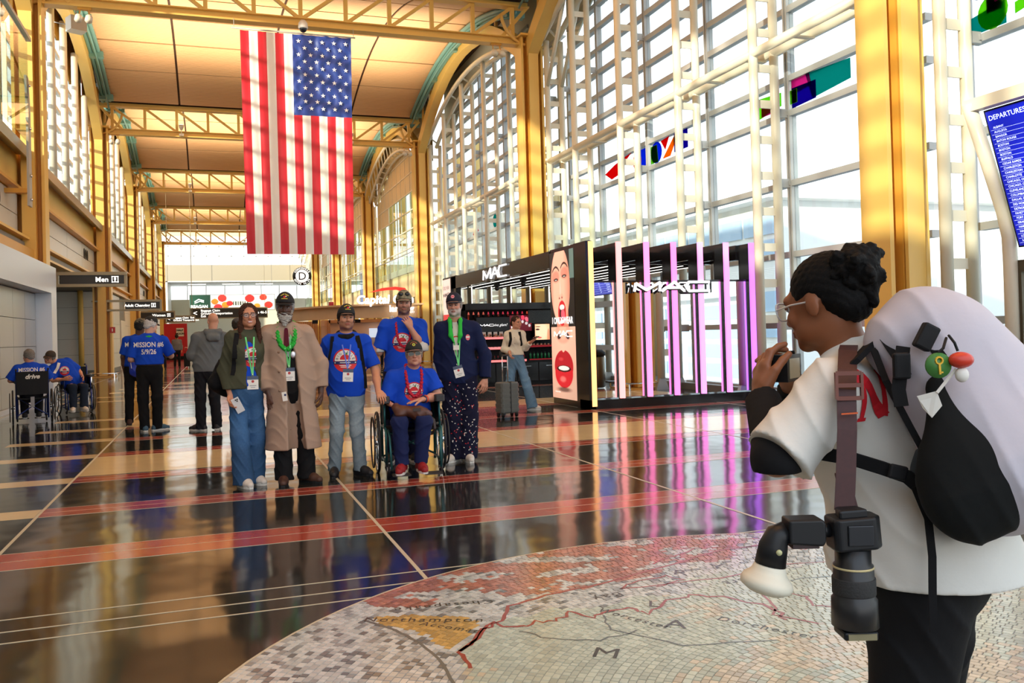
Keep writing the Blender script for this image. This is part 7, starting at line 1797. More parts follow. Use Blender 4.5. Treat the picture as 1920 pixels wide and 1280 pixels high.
sc = [Prim((-0.035-0.055,-0.115,1.52),(-0.035-0.050,-0.140,1.36),0.020,0.024,0.02), Prim((-0.035+0.055,-0.115,1.52),(-0.035+0.050,-0.140,1.36),0.020,0.024,0.02), Prim((-0.085,-0.140,1.36),(-0.050,-0.145,1.28),0.022,0.008,0.02), Prim((0.015,-0.140,1.36),(-0.010,-0.145,1.28),0.022,0.008,0.02), Prim((-0.095,-0.11,1.52),(-0.095,0.05,1.55),0.018,0.018,0.02), Prim((0.025,-0.11,1.52),(0.025,0.05,1.55),0.018,0.018,0.02)]
field_part('green_scarf', sc, 0.007, mat('scarf_green', srgb(40,190,60), 0.8), P.t)
P.badge([tee, jk], (-0.080,0.020), 1.45, 1.03, mat('lanyard_green'), 'green lanyard with badge on the navy jacket', cx=-0.01, tilt=-0.25)
t = P.own('name_tag', 'small white name tag clipped to the green lanyard on the navy jacket', 'badge'); q = MB(); q.box((-0.062,-0.186,1.205),(0.0,-0.180,1.255)); q.build('card', WH, t)
TR = P.trousers(cloth('night_navy', srgb(16,18,44)), (0.105,0.098,0.105), hem=0.035, amp=0.008, name='patterned_trousers')
bb = bvh_of(TR); q = MB(); rr_ = random.Random(3)
for k in range(150):
    x, z = rr_.uniform(-0.2,0.2), rr_.uniform(0.08,0.86); hit = bb.ray_cast(Vector((x,-1.2,z)), Vector((0,1,0)), 2)
    if hit[0] is None: continue
    n = hit[1]; tt = n.cross(Vector((0,0,1))).normalized(); u = tt.cross(n); a = rr_.random()*6; s1 = 0.0075
    d1 = tt*math.cos(a)+u*math.sin(a); d2 = -tt*math.sin(a)+u*math.cos(a); c = hit[0]+n*0.003*(1 if n.y < 0 else -1)
    q.add([c-d1*s1-d2*s1*0.5, c+d1*s1-d2*s1*0.5, c+d1*s1+d2*s1*0.5, c-d1*s1+d2*s1*0.5], [(0,1,2,3)], WH if k % 3 else RD_)
o = q.build('small_motifs', None, TR); o['kind'] = 'stuff'
P.shoes(mat('shoe_white'), SOLE_W, LACEW, yaw=(0.5,0.2), L=0.27)
q = MB(); P_w = P.J['wrR']; q.tube([P_w+A3((0.034*math.cos(a),0.030*math.sin(a),0.012)) for a in np.linspace(0,2*PI,13)[:-1]], 0.009, 6, closed=True); q.build('wristwatch', BLKM, P.t)
# ---------------------------------------------------------------- wheelchairs
def wheelchair(loc, rz, label, frame, r=0.30, pad=0.03, sling=BLKM, sag=0.0, xw=0.29, legs=True, away=False):
    t = thing('wheelchair', loc, label, 'wheelchair'); t.rotation_euler = (0,0,rz); ORG[t.name] = (0,0,0)
    FM = frame; RB = mat('tyre_black', (0.02,0.02,0.02), 0.6)
    for sx in (-1,1):
        x = sx*xw; c = (x,0.12,r)
        q = MB(); q.tube([(x,0.12+r*0.97*math.cos(a),r+r*0.97*math.sin(a)) for a in np.linspace(0,2*PI,41)[:-1]], 0.014, 8, closed=True); w_ = q.build('rear_wheel', RB, t)
        q = MB(); q.tube([(x,0.12+r*0.90*math.cos(a),r+r*0.90*math.sin(a)) for a in np.linspace(0,2*PI,41)[:-1]], 0.010, 6, closed=True); q.build('rim', CHROME, w_)
        q = MB(); q.tube([(x+sx*0.045,0.12+r*0.82*math.cos(a),r+r*0.82*math.sin(a)) for a in np.linspace(0,2*PI,33)[:-1]], 0.009, 6, closed=True); q.build('hand_rim', CHROME if sx > 2 else RB, w_)
        q = MB(); q.tube([(x-0.03,0.12,r),(x+0.03,0.12,r)], 0.030, 10)
        for k in range(12):
            a = 2*PI*k/12; q.tube([(x,0.12+0.02*math.cos(a),r+0.02*math.sin(a)),(x,0.12+r*0.9*math.cos(a+0.12),r+r*0.9*math.sin(a+0.12))], 0.0035, 4)
        q.build('spokes', CHROME, w_)
        xi = sx*(xw-0.055)
        q = MB(); q.tube([(xi,0.20,0.10),(xi,0.20,0.93),(xi,0.30,0.96)], 0.013, 8); q.tube([(xi,0.20,0.47),(xi,-0.24,0.47),(xi,-0.27,0.42),(xi,-0.27,0.13)], 0.013, 8); q.tube([(xi,0.20,0.14),(xi,-0.25,0.14)], 0.013, 8); q.build('side_frame', FM, t)
        q = MB(); q.tube([(xi,0.16,0.47),(xi,0.16,0.72),(xi,-0.15,0.72),(xi,-0.17,0.47)], 0.011, 8); q.build('armrest_frame', FM, t)
        q = MB(); q.prism([(xi-pad*0.7,-0.24),(xi+pad*0.7,-0.24),(xi+pad,-0.20),(xi+pad,0.14),(xi+pad*0.7,0.17),(xi-pad*0.7,0.17),(xi-pad,0.14),(xi-pad,-0.20)], 0.715, 0.73+pad); bev(q.build('armrest_pad', mat('pad_grey', srgb(52,54,56), 0.6), t), 0.008)
        q = MB(); q.box((xi-0.004,-0.15,0.50),(xi+0.004,0.15,0.71)); q.build('side_panel', sling, t)
        q = MB(); q.tube([(xi,0.30,0.96),(xi,0.40,0.96)], 0.018, 8); q.build('push_handle', RB, t)
        cx, cy = sx*(xw-0.07), -0.27
        q = MB(); q.tube([(cx-0.012,cy,0.075),(cx+0.012,cy,0.075)], 0.062, 16); cw = q.build('caster_wheel', RB, t)
        q = MB(); q.tube([(cx-0.016,cy,0.075),(cx+0.016,cy,0.075)], 0.040, 12); q.build('hub', CHROME, cw); q = MB(); q.box((cx-0.022,cy-0.012,0.07),(cx-0.016,cy+0.012,0.16)); q.box((cx+0.016,cy-0.012,0.07),(cx+0.022,cy+0.012,0.16)); q.box((cx-0.022,cy-0.012,0.155),(cx+0.022,cy+0.012,0.165)); q.build('caster_fork', BLKM, cw)
        if legs:
            q = MB(); q.tube([(xi*0.92,-0.26,0.46),(xi*0.90,-0.36,0.40),(xi*0.88,-0.43,0.10)], 0.012, 8); q.build('leg_rest', FM, t)
            q = MB(); q.box((xi*0.88-(0.17 if sx > 0 else 0.0),-0.54,0.050),(xi*0.88+(0.0 if sx > 0 else 0.17),-0.40,0.062)); q.build('footplate', RB, t)
    q = MB(); n = 8; xs = np.linspace(-xw+0.055,xw-0.055,n+1)
    for a, b in zip(xs[:-1], xs[1:]):
        za, zb = 0.47-0.02*math.cos(a*5), 0.47-0.02*math.cos(b*5); q.add([(a,-0.22,za),(b,-0.22,zb),(b,0.19,zb),(a,0.19,za),(a,-0.22,za-0.02),(b,-0.22,zb-0.02),(b,0.19,zb-0.02),(a,0.19,za-0.02)], [(0,1,2,3),(7,6,5,4),(0,4,5,1),(2,6,7,3)])
    q.build('seat_sling', sling, t)
    q = MB()
    for a, b in zip(xs[:-1], xs[1:]):
        ya, yb = 0.205+0.03*math.cos(a*5), 0.205+0.03*math.cos(b*5); q.add([(a,ya,0.52),(b,yb,0.52),(b,yb,0.92),(a,ya,0.92),(a,ya+0.015,0.52),(b,yb+0.015,0.52),(b,yb+0.015,0.92),(a,ya+0.015,0.92)], [(0,1,2,3),(7,6,5,4),(3,2,6,7),(0,4,5,1)])
    q.build('back_sling', sling, t)
    q = MB(); q.tube([(-xw+0.06,0.18,0.15),(xw-0.06,-0.2,0.45)], 0.010, 6); q.build('cross_brace', FM, t); q = MB(); q.tube([(xw-0.06,0.18,0.15),(-xw+0.06,-0.2,0.45)], 0.010, 6); q.build('cross_brace', FM, t)
    return t
TEALF = mat('teal_frame', srgb(36,92,92), 0.3, metal=0.4)
WC = wheelchair((1.86,8.52,0), -0.10, 'wheelchair with teal frame carrying the seated man in dark glasses', TEALF, r=0.305, xw=0.325, pad=0.052)
# ---------------------------------------------------------------- 6: seated man
P = Person('seated man in blue shirt with dark glasses, black cap and red bead necklace', (1.86,8.52,0), rz=-0.10, H=1.72, skin=srgb(208,150,124), fine=0.0075,
    face=dict(turn=(-0.08,-0.04,-0.05), brow=(0.12,0.10,0.08), noeyes=True),
    J=dict(head=(0.045,-0.08,1.185), neck=(0.035,-0.01,1.025), chest=(0.018,0.02,0.85), waist=(0.010,0.06,0.68), pel=(0.005,0.08,0.57), shL=(-0.165,-0.01,0.965), shR=(0.205,-0.01,0.960), elL=(-0.25,-0.03,0.72), wrL=(-0.20,-0.24,0.70), elR=(0.275,-0.06,0.755), wrR=(0.095,-0.27,0.745),
    hipL=(-0.09,0.03,0.545), hipR=(0.095,0.03,0.545), knL=(-0.150,-0.40,0.545), knR=(0.085,-0.40,0.545), anL=(-0.135,-0.40,0.145), anR=(0.045,-0.38,0.145)))
P.body(hands=('R',), hd=dict(R=dict(f=(-0.9,-0.15,-0.10), n=(0,-0.05,-1), s=1, curl=0.18, spread=0.5)), armr=1.05)
P.hair('sides', srgb(150,140,130)); P.cap((0.012,0.013,0.012), emblem=emblem_cap(2), lift=-0.002); P.glasses(dark=True, col=srgb(190,160,120), r=(0.029,0.019))
tee = P.top('t_shirt', BLUE_T, sleeve={'L':0.9,'R':0.72}, hem=0.50, inf=0.020, belly=0.05, amp=0.008, slr=1.25, ph=4)
bv = bvh_of(tee); decal(bv, (0.03,-0.1,0.815), (1,0,0), (0,0,1), emblem_tee(0.95), tee, 'chest_print')
P.trousers(cloth('navy_jogger', srgb(26,36,78)), (0.092,0.078,0.062), waist=0.60, amp=0.007, seated=True, ph=3)
P.shoes(mat('shoe_red', srgb(150,24,30), 0.6, noise=(50,0.3)), SOLE_W, LACEW, yaw=(0.3,0.1), L=0.28, zoff=(0.062,0.062))
garland(P, [tee], mat('red_garland'), 'bead_necklace', 0.035, 1.025, 0.26, 0.080, 0.015)
q = MB(); e = P.J['wrR']; d_ = unit(P.J['wrR']-P.J['elR'])
for k, m_ in enumerate((mat('watch_strap', srgb(30,40,80), 0.5), mat('band_orange', srgb(220,80,40), 0.5))):
    q = MB(); c = e-d_*(0.015+0.03*k); a1 = unit(np.cross(d_, (0,0,1))); a2 = np.cross(d_, a1); q.tube([c+a1*0.033*math.cos(a)+a2*0.031*math.sin(a) for a in np.linspace(0,2*PI,13)[:-1]], 0.010, 6, closed=True); q.build('wristband', m_, P.t)
t = P.own('leather_bag', 'brown leather bag lying on the lap of the seated man', 'bag'); LB = mat('brown_leather', srgb(92,52,36), 0.45, noise=(12,0.25), bump=(40,0.3,0.004))
pr = [Prim((-0.15,-0.30,0.660),(0.05,-0.34,0.620),0.055,0.075,0.05,flat=((0,0,1),0.8)), Prim((0.05,-0.34,0.610),(0.14,-0.30,0.600),0.070,0.040,0.04), Prim((-0.17,-0.27,0.69),(-0.13,-0.33,0.62),0.03,0.05,0.03)]
field_part('bag_body', pr, 0.008, LB, t, warp=fold(0.006,14,30)); q = MB(); q.box((-0.02,-0.420,0.645),(0.055,-0.408,0.675)); q.build('leather_patch', mat('dark_leather', srgb(50,30,24), 0.4), t)
q = MB(); q.strap([(0.14,-0.30,0.60),(0.19,-0.33,0.55),(0.20,-0.33,0.46),(0.17,-0.30,0.40)], 0.035, 0.006, (0.7,0.7,0)); q.build('hanging_strap', mat('dark_leather'), t)
# ---------------------------------------------------------------- people farther back, seen from behind
FA = (0.0,1.0,0.0)
def back_text(objs, lines, x, w_, parent, name='back_lettering', m=None):
    S = []
    for txt, z, sz in lines: v, f = text2(txt, sz, 0, z, bold=0.002, xs=0.80); S.append((v, f, m or WH, 0.004))
    return decal(bvh_of(*objs), (x, 0, 0), (1,0,0), (0,0,1), S, parent, name, reach=0.6)
P = Person('white haired man seen from behind in a blue Mission #6 shirt and black trousers', (-0.94,14.41,0), H=1.79, skin=srgb(210,160,136), fine=0.012,
    face=dict(turn=(PI-0.75,0.25,0), noeyes=True), J=dict(front=FA, head=(0.035,0.03,1.640), neck=(0.005,0.0,1.490), shL=(-0.200,0.0,1.40), shR=(0.210,0.0,1.395), elL=(-0.26,0.02,1.12), wrL=(-0.18,0.22,1.12), elR=(0.315,0.06,1.155), wrR=(0.20,0.28,1.20), anL=(-0.085,-0.02,0.09), anR=(0.095,0.04,0.09)))
P.body(hd=dict(R=dict(n=(-0.9,0.2,0), s=1)), armr=1.1); P.hair('short', (0.62,0.60,0.57)); P.cap((0.012,0.012,0.012), lift=0.006)
tee = P.top('t_shirt', BLUE_T, sleeve=0.88, hem=1.03, inf=0.024, belly=0.03, amp=0.008, slr=1.15); back_text([tee], [('MISSION #6',1.335,0.105),('5/9/26',1.225,0.105)], -0.005, 0.3, tee)
field_part('green_garland', [Prim((0.005+0.075*math.cos(a),-0.01+0.07*math.sin(a),1.455),(0.005+0.075*math.cos(a+0.5),-0.01+0.07*math.sin(a+0.5),1.455),0.024,0.024,0.01) for a in np.linspace(0,2*PI,13)[:-1]], 0.010, mat('green_garland'), P.t)
P.trousers(BLKC, (0.098,0.080,0.072), waist=1.03, hem=0.04, w=1.06, amp=0.007); q = MB(); q.tube([(0.178*math.cos(a),0.128*math.sin(a)*0.98,1.028) for a in np.linspace(0,2*PI,25)[:-1]], 0.014, 6, closed=True); q.build('belt', mat('belt_brown', srgb(50,34,36), 0.5), P.t)
P.shoes(mat('shoe_slate', srgb(60,92,112), 0.7), SOLE_W, dirs=[(-0.15,-0.3,0),(0.95,-0.35,0)] if False else [(-0.2,1,0),(0.85,0.5,0)], L=0.29)
P = Person('man in a camouflage cap and blue shirt, behind the white haired man', (-1.24,15.67,0), H=1.76, skin=DK_SK, fine=0.012,
    face=dict(turn=(PI-0.2,0.1,0), noeyes=True), J=dict(front=FA, head=(0.085,0.0,1.645), neck=(0.07,0.0,1.49), shL=(-0.120,0.0,1.42), shR=(0.22,0.0,1.42), elL=(-0.185,0.02,1.14), wrL=(-0.165,0.08,0.88), pel=(0.03,0,0.95), waist=(0.04,0,1.09), chest=(0.05,0,1.27)))
P.body(hands=('L','R'), hd=dict(L=dict(s=-1), R=dict(s=1))); P.hair('short', (0.02,0.02,0.02)); P.cap(srgb(110,104,84), noise_=(30,0.9))
us = P.top('black_undershirt', BLKC, sleeve=1.9, hem=1.3, inf=0.006, amp=0.004); tee = P.top('t_shirt', BLUE_T, sleeve=0.85, hem=0.98, inf=0.02, amp=0.008, slr=1.12); back_text([tee], [('MISSION #6',1.34,0.105),('5/9/26',1.23,0.105)], 0.06, 0.3, tee)
P.trousers(BLKC, (0.09,0.072,0.066), hem=0.04); P.shoes(mat('shoe_brown'), SOLE_B, dirs=[(-0.1,1,0),(0.2,1,0)])
t = P.own('drawstring_bag', 'shiny blue drawstring bag on the back of the man in the camouflage cap', 'bag'); field_part('bag_body', [Prim((0.0,-0.17,1.12),(0.02,-0.18,0.92),0.09,0.12,0.05,flat=((0,1,0),0.6))], 0.012, mat('bag_blue', srgb(24,60,200), 0.35), t, warp=fold(0.01)); q = MB(); q.tube([(-0.06,-0.13,1.38),(-0.08,-0.17,1.2),(-0.06,-0.24,0.95)], 0.006, 5); q.build('cord', WH, t)
P = Person('bald man seen from behind in a grey hooded jacket and dark trousers', (-0.10,14.04,0), H=1.80, skin=srgb(206,150,122), fine=0.012,
    face=dict(turn=(PI+0.15,0.15,0), noeyes=True), J=dict(front=FA, head=(0.105,0.03,1.675), neck=(0.10,0.0,1.52), chest=(0.05,0,1.30), waist=(0.02,0,1.10), pel=(0.01,0,0.96), shL=(-0.125,0.0,1.425), shR=(0.255,0.0,1.42), elL=(-0.205,0.06,1.16), wrL=(-0.08,0.26,1.18), elR=(0.31,0.05,1.15), wrR=(0.20,0.26,1.18), anL=(-0.10,-0.02,0.09), anR=(0.13,0.0,0.09)))
P.body(hd=dict(L=dict(s=-1), R=dict(s=1)))
HOOD = cloth('grey_hoodie', srgb(104,110,112)); P.top('grey_hooded_jacket', HOOD, sleeve=1.9, hem=0.90, inf=0.034, amp=0.010, slr=1.15, h=0.012)
field_part('hood', [Prim((0.02,-0.09,1.50),(0.19,-0.09,1.50),0.05,0.05,0.04), Prim((0.06,-0.14,1.42),(0.15,-0.14,1.42),0.06,0.06,0.05), Prim((0.0,-0.04,1.52),(0.03,0.05,1.52),0.04,0.03,0.03), Prim((0.20,-0.04,1.52),(0.18,0.05,1.52),0.04,0.03,0.03)], 0.011, HOOD, P.t, warp=fold(0.006))
P.trousers(DKJ, (0.095,0.080,0.074), waist=1.0, hem=0.03, amp=0.010, w=1.05); P.shoes(SHOE_B, SOLE_W, dirs=[(-0.8,0.5,0),(0.1,1,0)], L=0.29)
P = Person('person in a dark cap standing behind the grey hooded jacket', (0.45,17.5,0), H=1.78, skin=TAN_SK, fine=0.016, face=dict(turn=(2.6,0,0), noeyes=True), J=dict(front=FA)); P.body(); P.hair('short', (0.03,0.025,0.02)); P.cap((0.05,0.05,0.055)); P.top('dark_jacket', BLKC, sleeve=1.9, hem=0.9, inf=0.02); P.trousers(DKJ); P.shoes(SHOE_B, SOLE_B, dirs=[(0,1,0),(0,1,0)])
# two men in wheelchairs by the steel wall
BLF = mat('blue_frame', srgb(24,50,120), 0.35, metal=0.3)
w1 = wheelchair((-3.05,17.15,0), PI+0.20, 'blue framed wheelchair seen from behind, drive lettering on its black back', BLF, r=0.30, xw=0.30)
q = MB(); put_text(q, 'drive', (0.0,0.262,0.83), (-1,0,0),(0,0,1), 0.11, bold=0.004, shear=0.3); q.build('lettering', WH, w1)
q = MB(); q.box((-0.03,0.245,0.30),(0.03,0.25,0.48)); q.build('white_tag', mat('grey_tag', srgb(150,152,156), 0.5), w1)
P = Person('grey haired man in a wheelchair seen from behind in a blue Mission #6 shirt', (-3.05,17.15,0), rz=0.20, H=1.72, skin=LT_SK, fine=0.013, face=dict(turn=(PI+0.5,0.15,0), noeyes=True),
    J=dict(front=FA, head=(-0.04,0.04,1.190), neck=(-0.03,0.02,1.04), chest=(-0.01,0.0,0.86), waist=(0,-0.04,0.69), pel=(0,-0.08,0.57), shL=(-0.215,0.0,0.97), shR=(0.185,0.0,0.965), elL=(-0.33,0.02,0.77), wrL=(-0.24,0.22,0.76), elR=(0.29,0.05,0.77), wrR=(0.20,0.25,0.76), hipL=(-0.09,0,0.54), hipR=(0.09,0,0.54), knL=(-0.12,0.42,0.54), knR=(0.12,0.42,0.54), anL=(-0.11,0.42,0.14), anR=(0.11,0.42,0.14)))
P.body(hd=dict(L=dict(s=-1), R=dict(s=1))); P.hair('short', (0.22,0.20,0.18)); tee = P.top('t_shirt', BLUE_T, sleeve=0.95, hem=0.52, inf=0.026, belly=0.02, slr=1.2, amp=0.006, h=0.012); back_text([tee], [('MISSION #6',0.945,0.10),('5/9/26',0.845,0.10)], 0.0, 0.3, tee)
P.trousers(DKJ, (0.09,0.075,0.065), waist=0.6, seated=True); P.shoes(SHOE_B, SOLE_W, dirs=[(0,1,0),(0,1,0)], zoff=(0.06,0.06))
w2 = wheelchair((-2.60,19.0,0), 0.30, 'blue framed wheelchair turned to the camera, beside the steel wall', BLF, r=0.30, xw=0.29)
P = Person('man in a wheelchair leaning sideways, dark cap and blue shirt with a white sling', (-2.60,19.0,0), rz=0.30, H=1.72, skin=LT_SK, fine=0.013, face=dict(turn=(-0.75,0.2,0.35)),
    J=dict(head=(-0.46,-0.05,1.13), neck=(-0.36,-0.01,1.03), chest=(-0.20,0.0,0.88), waist=(-0.08,0.03,0.70), pel=(-0.02,0.08,0.57), shL=(-0.44,-0.05,0.90), shR=(-0.14,0.03,1.04), elL=(-0.42,-0.10,0.68), wrL=(-0.25,-0.28,0.70), elR=(0.06,0.08,0.86), wrR=(0.10,-0.10,0.74), hipL=(-0.09,0.03,0.545), hipR=(0.09,0.03,0.545), knL=(-0.12,-0.40,0.545), knR=(0.08,-0.40,0.545), anL=(-0.12,-0.40,0.145), anR=(0.06,-0.40,0.145)))
P.body(); P.hair('short', (0.2,0.18,0.16)); P.cap(srgb(60,48,36)); P.glasses(col=(0.03,0.03,0.03)); tee = P.top('t_shirt', BLUE_T, sleeve=0.95, hem=0.52, inf=0.022, belly=0.03, slr=1.2, amp=0.006, h=0.012)
decal(bvh_of(tee), (-0.22,-0.1,0.86), (1,0,0), (-0.3,0,1), emblem_tee(0.9), tee, 'chest_print')
P.ribbon('white_sling', [tee], poly((-0.31,1.02),(-0.34,0.92),(-0.40,0.82)), 0.05, WH, lift=0.01)
P.trousers(cloth('dark_jeans', srgb(34,44,60)), (0.09,0.075,0.065), waist=0.6, seated=True); P.shoes(mat('shoe_white'), SOLE_W, zoff=(0.06,0.06))
# woman walking past the shop
P = Person('young woman in a cream top and blue jeans walking with a phone past the shop', (5.12,14.3,0), rz=-0.34, H=1.70, female=True, skin=srgb(206,150,122), fine=0.010,
    face=dict(turn=(0.75,0.1,0), brow=(0.04,0.03,0.02)), J=dict(head=(-0.05,-0.03,1.545), neck=(-0.075,0.0,1.415), chest=(-0.09,0.0,1.24), waist=(-0.095,0.0,1.05), pel=(-0.085,0.0,0.92), shL=(-0.215,0.02,1.345), shR=(0.045,-0.02,1.345), elL=(-0.285,0.04,1.08), wrL=(-0.175,-0.14,1.02), elR=(0.10,-0.06,1.09), wrR=(0.19,-0.20,1.19),
    hipL=(-0.14,0.0,0.89), hipR=(-0.02,0.0,0.89), knL=(-0.19,0.03,0.48), knR=(0.09,-0.02,0.50), anL=(-0.30,0.18,0.12), anR=(0.185,-0.06,0.10)))
P.body(hd=dict(L=dict(f=(0.1,-0.4,-0.9),n=(0.6,-0.3,0),curl=0.8), R=dict(f=(0.6,-0.5,0.4),n=(-0.3,0.2,0.9),s=-1,curl=0.45))); P.hair('tied', srgb(60,40,32))
tee = P.top('cream_top', cloth('cream_knit', srgb(226,220,200)), sleeve=1.85, hem=0.97, inf=0.010, w=0.84, amp=0.005); P.trousers(denim('pale'), (0.085,0.078,0.100), waist=0.99, hem=0.03, w=0.86, cols=faded(srgb(96,130,156), 0.4), amp=0.008, name='jeans'); P.shoes(mat('shoe_white'), SOLE_W, dirs=[(0.6,-0.6,0),(0.95,-0.3,0)], L=0.25, zoff=(0.03,0.0))
q = MB()
for k in range(3): q.tube([(-0.088,-0.125,1.28-0.05*k),(-0.088,-0.133,1.28-0.05*k)], 0.006, 8)
q.build('buttons', mat('coat_button'), P.t)
t = P.own('backpack', 'dark grey backpack on the woman in the cream top', 'backpack'); field_part('bag_body', [Prim((-0.20,0.17,1.24),(-0.25,0.18,1.00),0.09,0.12,0.05,flat=((0,1,0),0.8))], 0.012, cloth('slate_bag', srgb(52,58,62)), t); P.ribbon('shoulder_strap', [tee], poly((-0.165,1.38),(-0.155,1.25),(-0.185,1.12)), 0.045, BLKC, t); P.ribbon('shoulder_strap', [tee], poly((-0.0,1.38),(0.015,1.25),(0.03,1.13)), 0.045, BLKC, t)
t = P.own('smartphone', 'dark phone in the hand of the woman in the cream top', 'phone'); q = MB(); q.bar((0.22,-0.25,1.24),(0.32,-0.33,1.29),0.07,0.010); q.build('phone_body', BLK, t)
# tiny figures far down the hall and at the lounge
def far_person(loc, lab, topc, botc, hairc, H=1.72, turn=PI, skin=TAN_SK, female=False, hk='short', front=True):
    P = Person(lab, loc, H=H, skin=skin, fine=0.022, female=female, face=dict(turn=(turn,0,0), noeyes=True), J=dict(front=FA) if front else None); P.body(hh=0.012); P.hair(hk, hairc, h=0.014); P.top('jacket', cloth('far_%.2f%.2f%.2f' % topc, topc), sleeve=1.8, hem=0.92, inf=0.02); P.trousers(cloth('farb_%.2f%.2f' % botc[:2], botc)); P.shoes(SHOE_B, SOLE_B, dirs=[(0,1,0),(0,1,0)] if front else None); return P
far_person((-1.75,47.0,0), 'distant person in a grey vest walking away with a trolley', srgb(120,120,122), srgb(24,24,28), (0.03,0.02,0.02))
far_person((-2.35,45.5,0), 'distant person in orange walking beside the red stand', srgb(200,90,50), srgb(40,36,40), (0.03,0.02,0.02))
far_person((5.30,37.0,0), 'dark haired person in olive seen from behind by the wood slats', srgb(96,92,50), srgb(30,30,34), (0.02,0.015,0.01), H=1.72, female=True, hk='long')
far_person((7.0,37.0,0), 'dark haired woman with her back to us at the store counter', srgb(40,44,60), srgb(30,30,34), (0.02,0.015,0.01), H=1.66, female=True, hk='long')
far_person((7.75,38.2,0), 'person with tied brown hair in blue beside the store counter, in profile', srgb(30,70,180), srgb(30,30,34), (0.06,0.03,0.02), H=1.66, female=True, turn=1.5, hk='tied', front=False)
t = thing('luggage_trolley', (-1.3,46.8,0), 'small dark luggage trolley beside the distant person in the grey vest', 'trolley'); q = MB(); q.box((-1.42,46.6,0.08),(-1.12,46.85,0.75)); q.build('case', BLKM, t); q = MB(); q.tube([(-1.35,46.6,0.75),(-1.35,46.5,1.05),(-1.19,46.5,1.05),(-1.19,46.6,0.75)],0.012,6); q.build('handle', CHROME, t)
for x in (-1.38,-1.16): q = MB(); q.tube([(x-0.02,46.7,0.05),(x+0.02,46.7,0.05)],0.05,10); q.build('wheel', BLKM, t)

# ---------------------------------------------------------------- the photographer, close to the camera
PF = unit((-0.81,0.58,0)); PB = -PF; PA = unit((0.58,0.81,0))      # facing, back, towards her right shoulder
BR_SK = srgb(142,88,58)
P = Person('photographer seen from behind in a white T-shirt and black trousers, raising a small camera', (1.60,1.75,0), rz=-0.3297, H=1.66, female=True, skin=BR_SK, fine=0.0058,
    face=dict(turn=(-2.50,0.22,0.0), brow=(0.02,0.012,0.01), lip=srgb(120,60,56), nose=0.98),
    J=dict(front=PF, head=(-0.150,-0.020,1.432), neck=(-0.105,-0.040,1.300), chest=(-0.050,-0.050,1.12), waist=(0.010,-0.085,0.97), pel=(0.045,-0.100,0.855), shL=(-0.195,-0.185,1.230), shR=(0.040,0.150,1.225),
    elL=(-0.350,-0.235,1.075), wrL=(-0.322,-0.045,1.205), elR=(-0.06,0.30,1.03), wrR=(-0.190,0.150,1.225), hipL=(-0.005,-0.185,0.82), hipR=(0.105,-0.020,0.82), knL=(-0.045,-0.170,0.43), knR=(0.085,0.02,0.42), anL=(0.0,-0.16,0.09), anR=(0.15,0.02,0.09)))
P.hs = 0.97
P.body(hh=0.0042, armr=0.84, hd=dict(L=dict(f=(0.10,0.35,0.93), n=(0.95,0.15,-0.1), s=-1, curls=[0.55,0.75,0.8,0.8], size=1.0, spread=0.4), R=dict(f=(-0.45,-0.55,0.7), n=(-0.5,-0.2,-0.8), s=1, curl=0.6)))
T = P.Th; HB = hair_mat(srgb(7,6,6))
pr = [Ell(T((0,0.022,0.036)), A3((0.083,0.102,0.092))*P.hs, 0.01, P.R), Ell(T((0,0.078,-0.020)), A3((0.064,0.038,0.050))*P.hs, 0.03, P.R), Ell(T((0,-0.095,-0.022)), A3((0.064,0.070,0.092))*P.hs, 0.01, P.R, sub=True), Ell(T((0.078,0.0,-0.03)), A3((0.03,0.04,0.045))*P.hs, 0.01, P.R, sub=True), Ell(T((-0.078,0.0,-0.03)), A3((0.03,0.04,0.045))*P.hs, 0.01, P.R, sub=True)]
field_part('hair', pr, 0.0045, HB, P.t, warp=lambda X,Y,Z: 0.0016*np.sin(260*X+30*Z)*np.sin(240*Z+200*Y))
rp = random.Random(12); bc = T((0.01,0.112,0.060)); pr = []
for k in range(90):
    d = Vector((rp.gauss(0,1),rp.gauss(0,1),rp.gauss(0,1))).normalized(); c = bc+A3(d)*A3((0.058,0.058,0.062))*(0.55+0.45*rp.random()); pr.append(Prim(c, c+A3((rp.gauss(0,.008),rp.gauss(0,.008),rp.gauss(0,.008))), 0.015, 0.011, 0.006))
pr += [Prim(bc+A3((0.02,0,-0.04)), bc+A3((0.035,-0.01,-0.085)), 0.03, 0.014, 0.01), Ell(bc, (0.052,0.052,0.052), 0.01)]
field_part('hair_puff', pr, 0.0048, HB, P.t, warp=lambda X,Y,Z: 0.004*np.sin(300*X+90*Z)*np.sin(280*Y-120*Z)*np.sin(310*Z))
P.glasses(col=(0.55,0.55,0.55), r=(0.028,0.024))
blk = P.top('black_long_sleeves', BLKC, sleeve=1.93, hem=1.05, inf=0.008, w=0.88, amp=0.003, slr=0.98, ph=1)
WT = cloth('white_tee_near', srgb(222,220,212), 0.85, (7,0.04), (60,0.3,0.002))
tee = P.top('t_shirt', WT, sleeve={'L':0.93,'R':0.9}, hem=0.785, inf=0.022, w=0.98, d=1.0, amp=0.0065, slr=1.12, ph=2.4, h=0.006, skirt=(0.785,0.215,0.78),
    extra=[Prim(A3((0.03,-0.10,0.86)), A3((0.045,-0.105,0.74)), 0.205, 0.218, 0.06, flat=(PF,0.98))])
S = []
